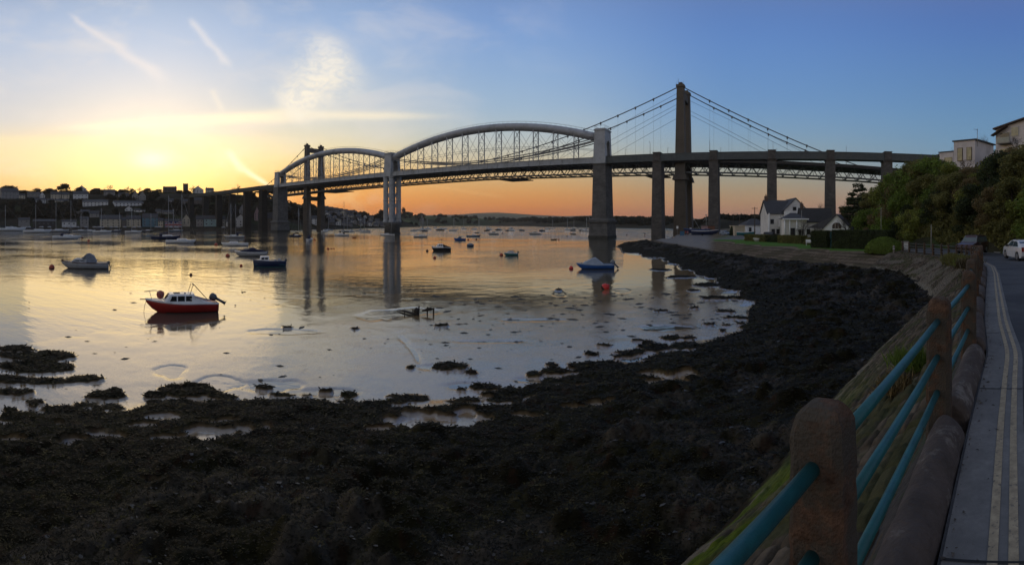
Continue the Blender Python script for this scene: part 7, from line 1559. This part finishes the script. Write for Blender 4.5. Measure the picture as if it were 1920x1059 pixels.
person('person in a red jacket standing beside the navy gigs', 1286, 163, 2.4, mat('red_jacket', (.42, .05, .05), .8), mat('dark_trousers', (.03, .03, .04), .9), .4)
person('person in a pink top beside the one in red', 1289.5, 164, 2.4, mat('pink_top', (.45, .20, .20), .8), mat('rust_trousers', (.2, .05, .04), .9), 2.0)
# poles
def pole(px, r, z, yt, label, arms=0, lamp=0, m_=None, rad=.09, name='utility_pole', cat='pole'):
    h = CZ+(HY-yt)*r/K-z; root = thing(name, label, cat, G(px, r, z), -(px-HX)/K); b = MB(); b.tube([(0, 0, -.3), (0, 0, h*.6), (0, 0, h)], rad, 7, rs=[rad*1.2, rad, rad*.75]); b.build('pole', m_ or mat('weathered_pole', (.09, .075, .055), .9, var=.2), root)
    for k in range(arms): b = MB(); b.beam((-.9+.3*k, 0, h-.4-k*2.4), (.9, 0, h-.4-k*2.4), .12); b.build('crossarm', BROWN, root)
    if lamp: b = MB(); b.tube([(0, 0, h), (.4, 0, h+.35), (1.1, 0, h+.4)], .05, 5); b.build('arm', m_pole, root); b = MB(); b.box((1.3, 0, h+.36), (.7, .25, .14), top=.7); b.build('lantern', mat('lamp_head_grey', (.3, .3, .3), .5), root)
    return root
PWH = mat('pale_pole', (.30, .29, .26), .7, var=.15)
pole(1415, 140, 2.8, 388, 'tall wooden utility pole with crossarms behind the small bungalow', arms=2, rad=.13); pole(1375, 165, 2.7, 402, 'street lamp with curved arm left of the small bungalow', lamp=1, name='street_lamp', cat='street lamp'); pole(1387, 160, 2.7, 402, 'thin straight pole right of the curved street lamp')
pole(1425, 170, 2.8, 402, 'thin faint pole right of the wooden utility pole', rad=.06); pole(1464, 104, 2.8, 400, 'white flagpole in front of the tall white house', m_=PWH, rad=.07, name='flagpole', cat='flagpole'); pole(1503, 110, 2.8, 394, 'white flagpole between the porch house and the big dark roof', m_=PWH, rad=.06, name='flagpole', cat='flagpole')
pole(1652, 80, 2.9, 389, 'slender pole in front of the olive trees left of the bank', m_=PWH, rad=.05); pole(1746, 58, 3.2, 421, 'slender roadside pole behind the far railing', m_=PWH, rad=.06)
# teal door, cabinet, bollard, benches
td = thing('garden_door', 'teal door between the two tall clipped hedges', 'door', G(1560.5, 73, 2.8), -(1560.5-HX)/K); b = MB(); b.box((0, 0, 1.2), (.8, .08, 2.4)); b.build('panel', paint('teal_door', (.015, .10, .11), .6), td)
for e in (-1, 1): b = MB(); b.box((e*.45, 0, 1.25), (.1, .14, 2.5)); b.build('jamb', BROWN, td)
cbn = thing('roadside_cabinet', 'pale grey utility cabinet at the end of the railing', 'cabinet', G(1697, 61, 3.0), -(1697-HX)/K); b = MB(); b.box((0, 0, .55), (.8, .5, 1.2)); b.build('cabinet_body', WALLS['white'], cbn); b = MB(); b.box((0, 0, 1.2), (.9, .6, .1)); b.build('lid', WALLS['grey'], cbn)
bo = thing('bollard', 'grey bollard at the foot of the rounded green bush', 'bollard', G(1676, 58.5, 2.85)); b = MB(); b.lathe((0, 0, 0), [(.14, -.2), (.13, .75), (.16, .8), (.16, .9), (.04, .98)], 12); b.build('post', WALLS['grey'], bo); b = MB(); b.lathe((0, 0, .55), [(.135, 0), (.135, .1)], 12); b.build('reflective_band', FRAME, bo)
for px, r, lb in ((1519, 82, 'white garden bench beside the small rounded bush'), (1424, 99, 'white upturned tender on the lawn beside the low hedge')):
    if 'bench' in lb:
        root = thing('garden_bench', lb, 'bench', G(px, r, 2.82), -(px-HX)/K); b = MB(); b.box((0, 0, .45), (1.5, .45, .07)); b.build('seat', WHITE, root); b = MB(); b.box((0, .22, .75), (1.5, .06, .4)); b.build('backrest', WHITE, root)
        for e in (-1, 1): b = MB(); b.box((e*.65, 0, .2), (.08, .42, .42)); b.build('leg', WHITE, root)
    else:
        root = thing('tender', lb, 'dinghy'); hull(root, 2.6, 1.2, .45, GREYW, WHITE, bow=1.2); place(root, px, 450, True, 0, dz=2.95, r=r)
# litter in the gutter
for k, (px, y, col_, lb) in enumerate(((1803, 770, (.10, .07, .25), 'crumpled purple wrapper in the gutter beside the second post'), (1755, 972, (.25, .34, .42), 'pale blue crushed scrap in the gutter beside the concrete sill'))):
    p = Wt(px, y, 4.70); g_ = random.Random(k); b = MB()
    for q in range(7): c_ = p+Vector((g_.uniform(-.03, .03), g_.uniform(-.03, .03), g_.uniform(.0, .035))); b.add([c_+Vector((g_.uniform(-.035, .035), g_.uniform(-.035, .035), g_.uniform(-.01, .03))) for _ in range(4)], [(0, 1, 2, 3)])
    tag(b.build('litter', mat('litter_%d' % k if 0 else ('purple_foil' if k == 0 else 'pale_plastic'), col_, .4, var=.4, scale=30)), lb, 'litter')
# ================================================================ evening haze over the river
m = bpy.data.materials.new('haze'); m.use_nodes = True; t = m.node_tree; t.nodes.clear()
v = t.nodes.new('ShaderNodeVolumePrincipled'); v.inputs['Density'].default_value = .00008; v.inputs['Color'].default_value = (.96, .84, .70, 1); v.inputs['Anisotropy'].default_value = .3
o_ = t.nodes.new('ShaderNodeOutputMaterial'); t.links.new(v.outputs[0], o_.inputs['Volume'])
b = MB(); b.box((0, 0, 98), (15400, 15400, 208)); tag(b.build('haze', m), kind='stuff')
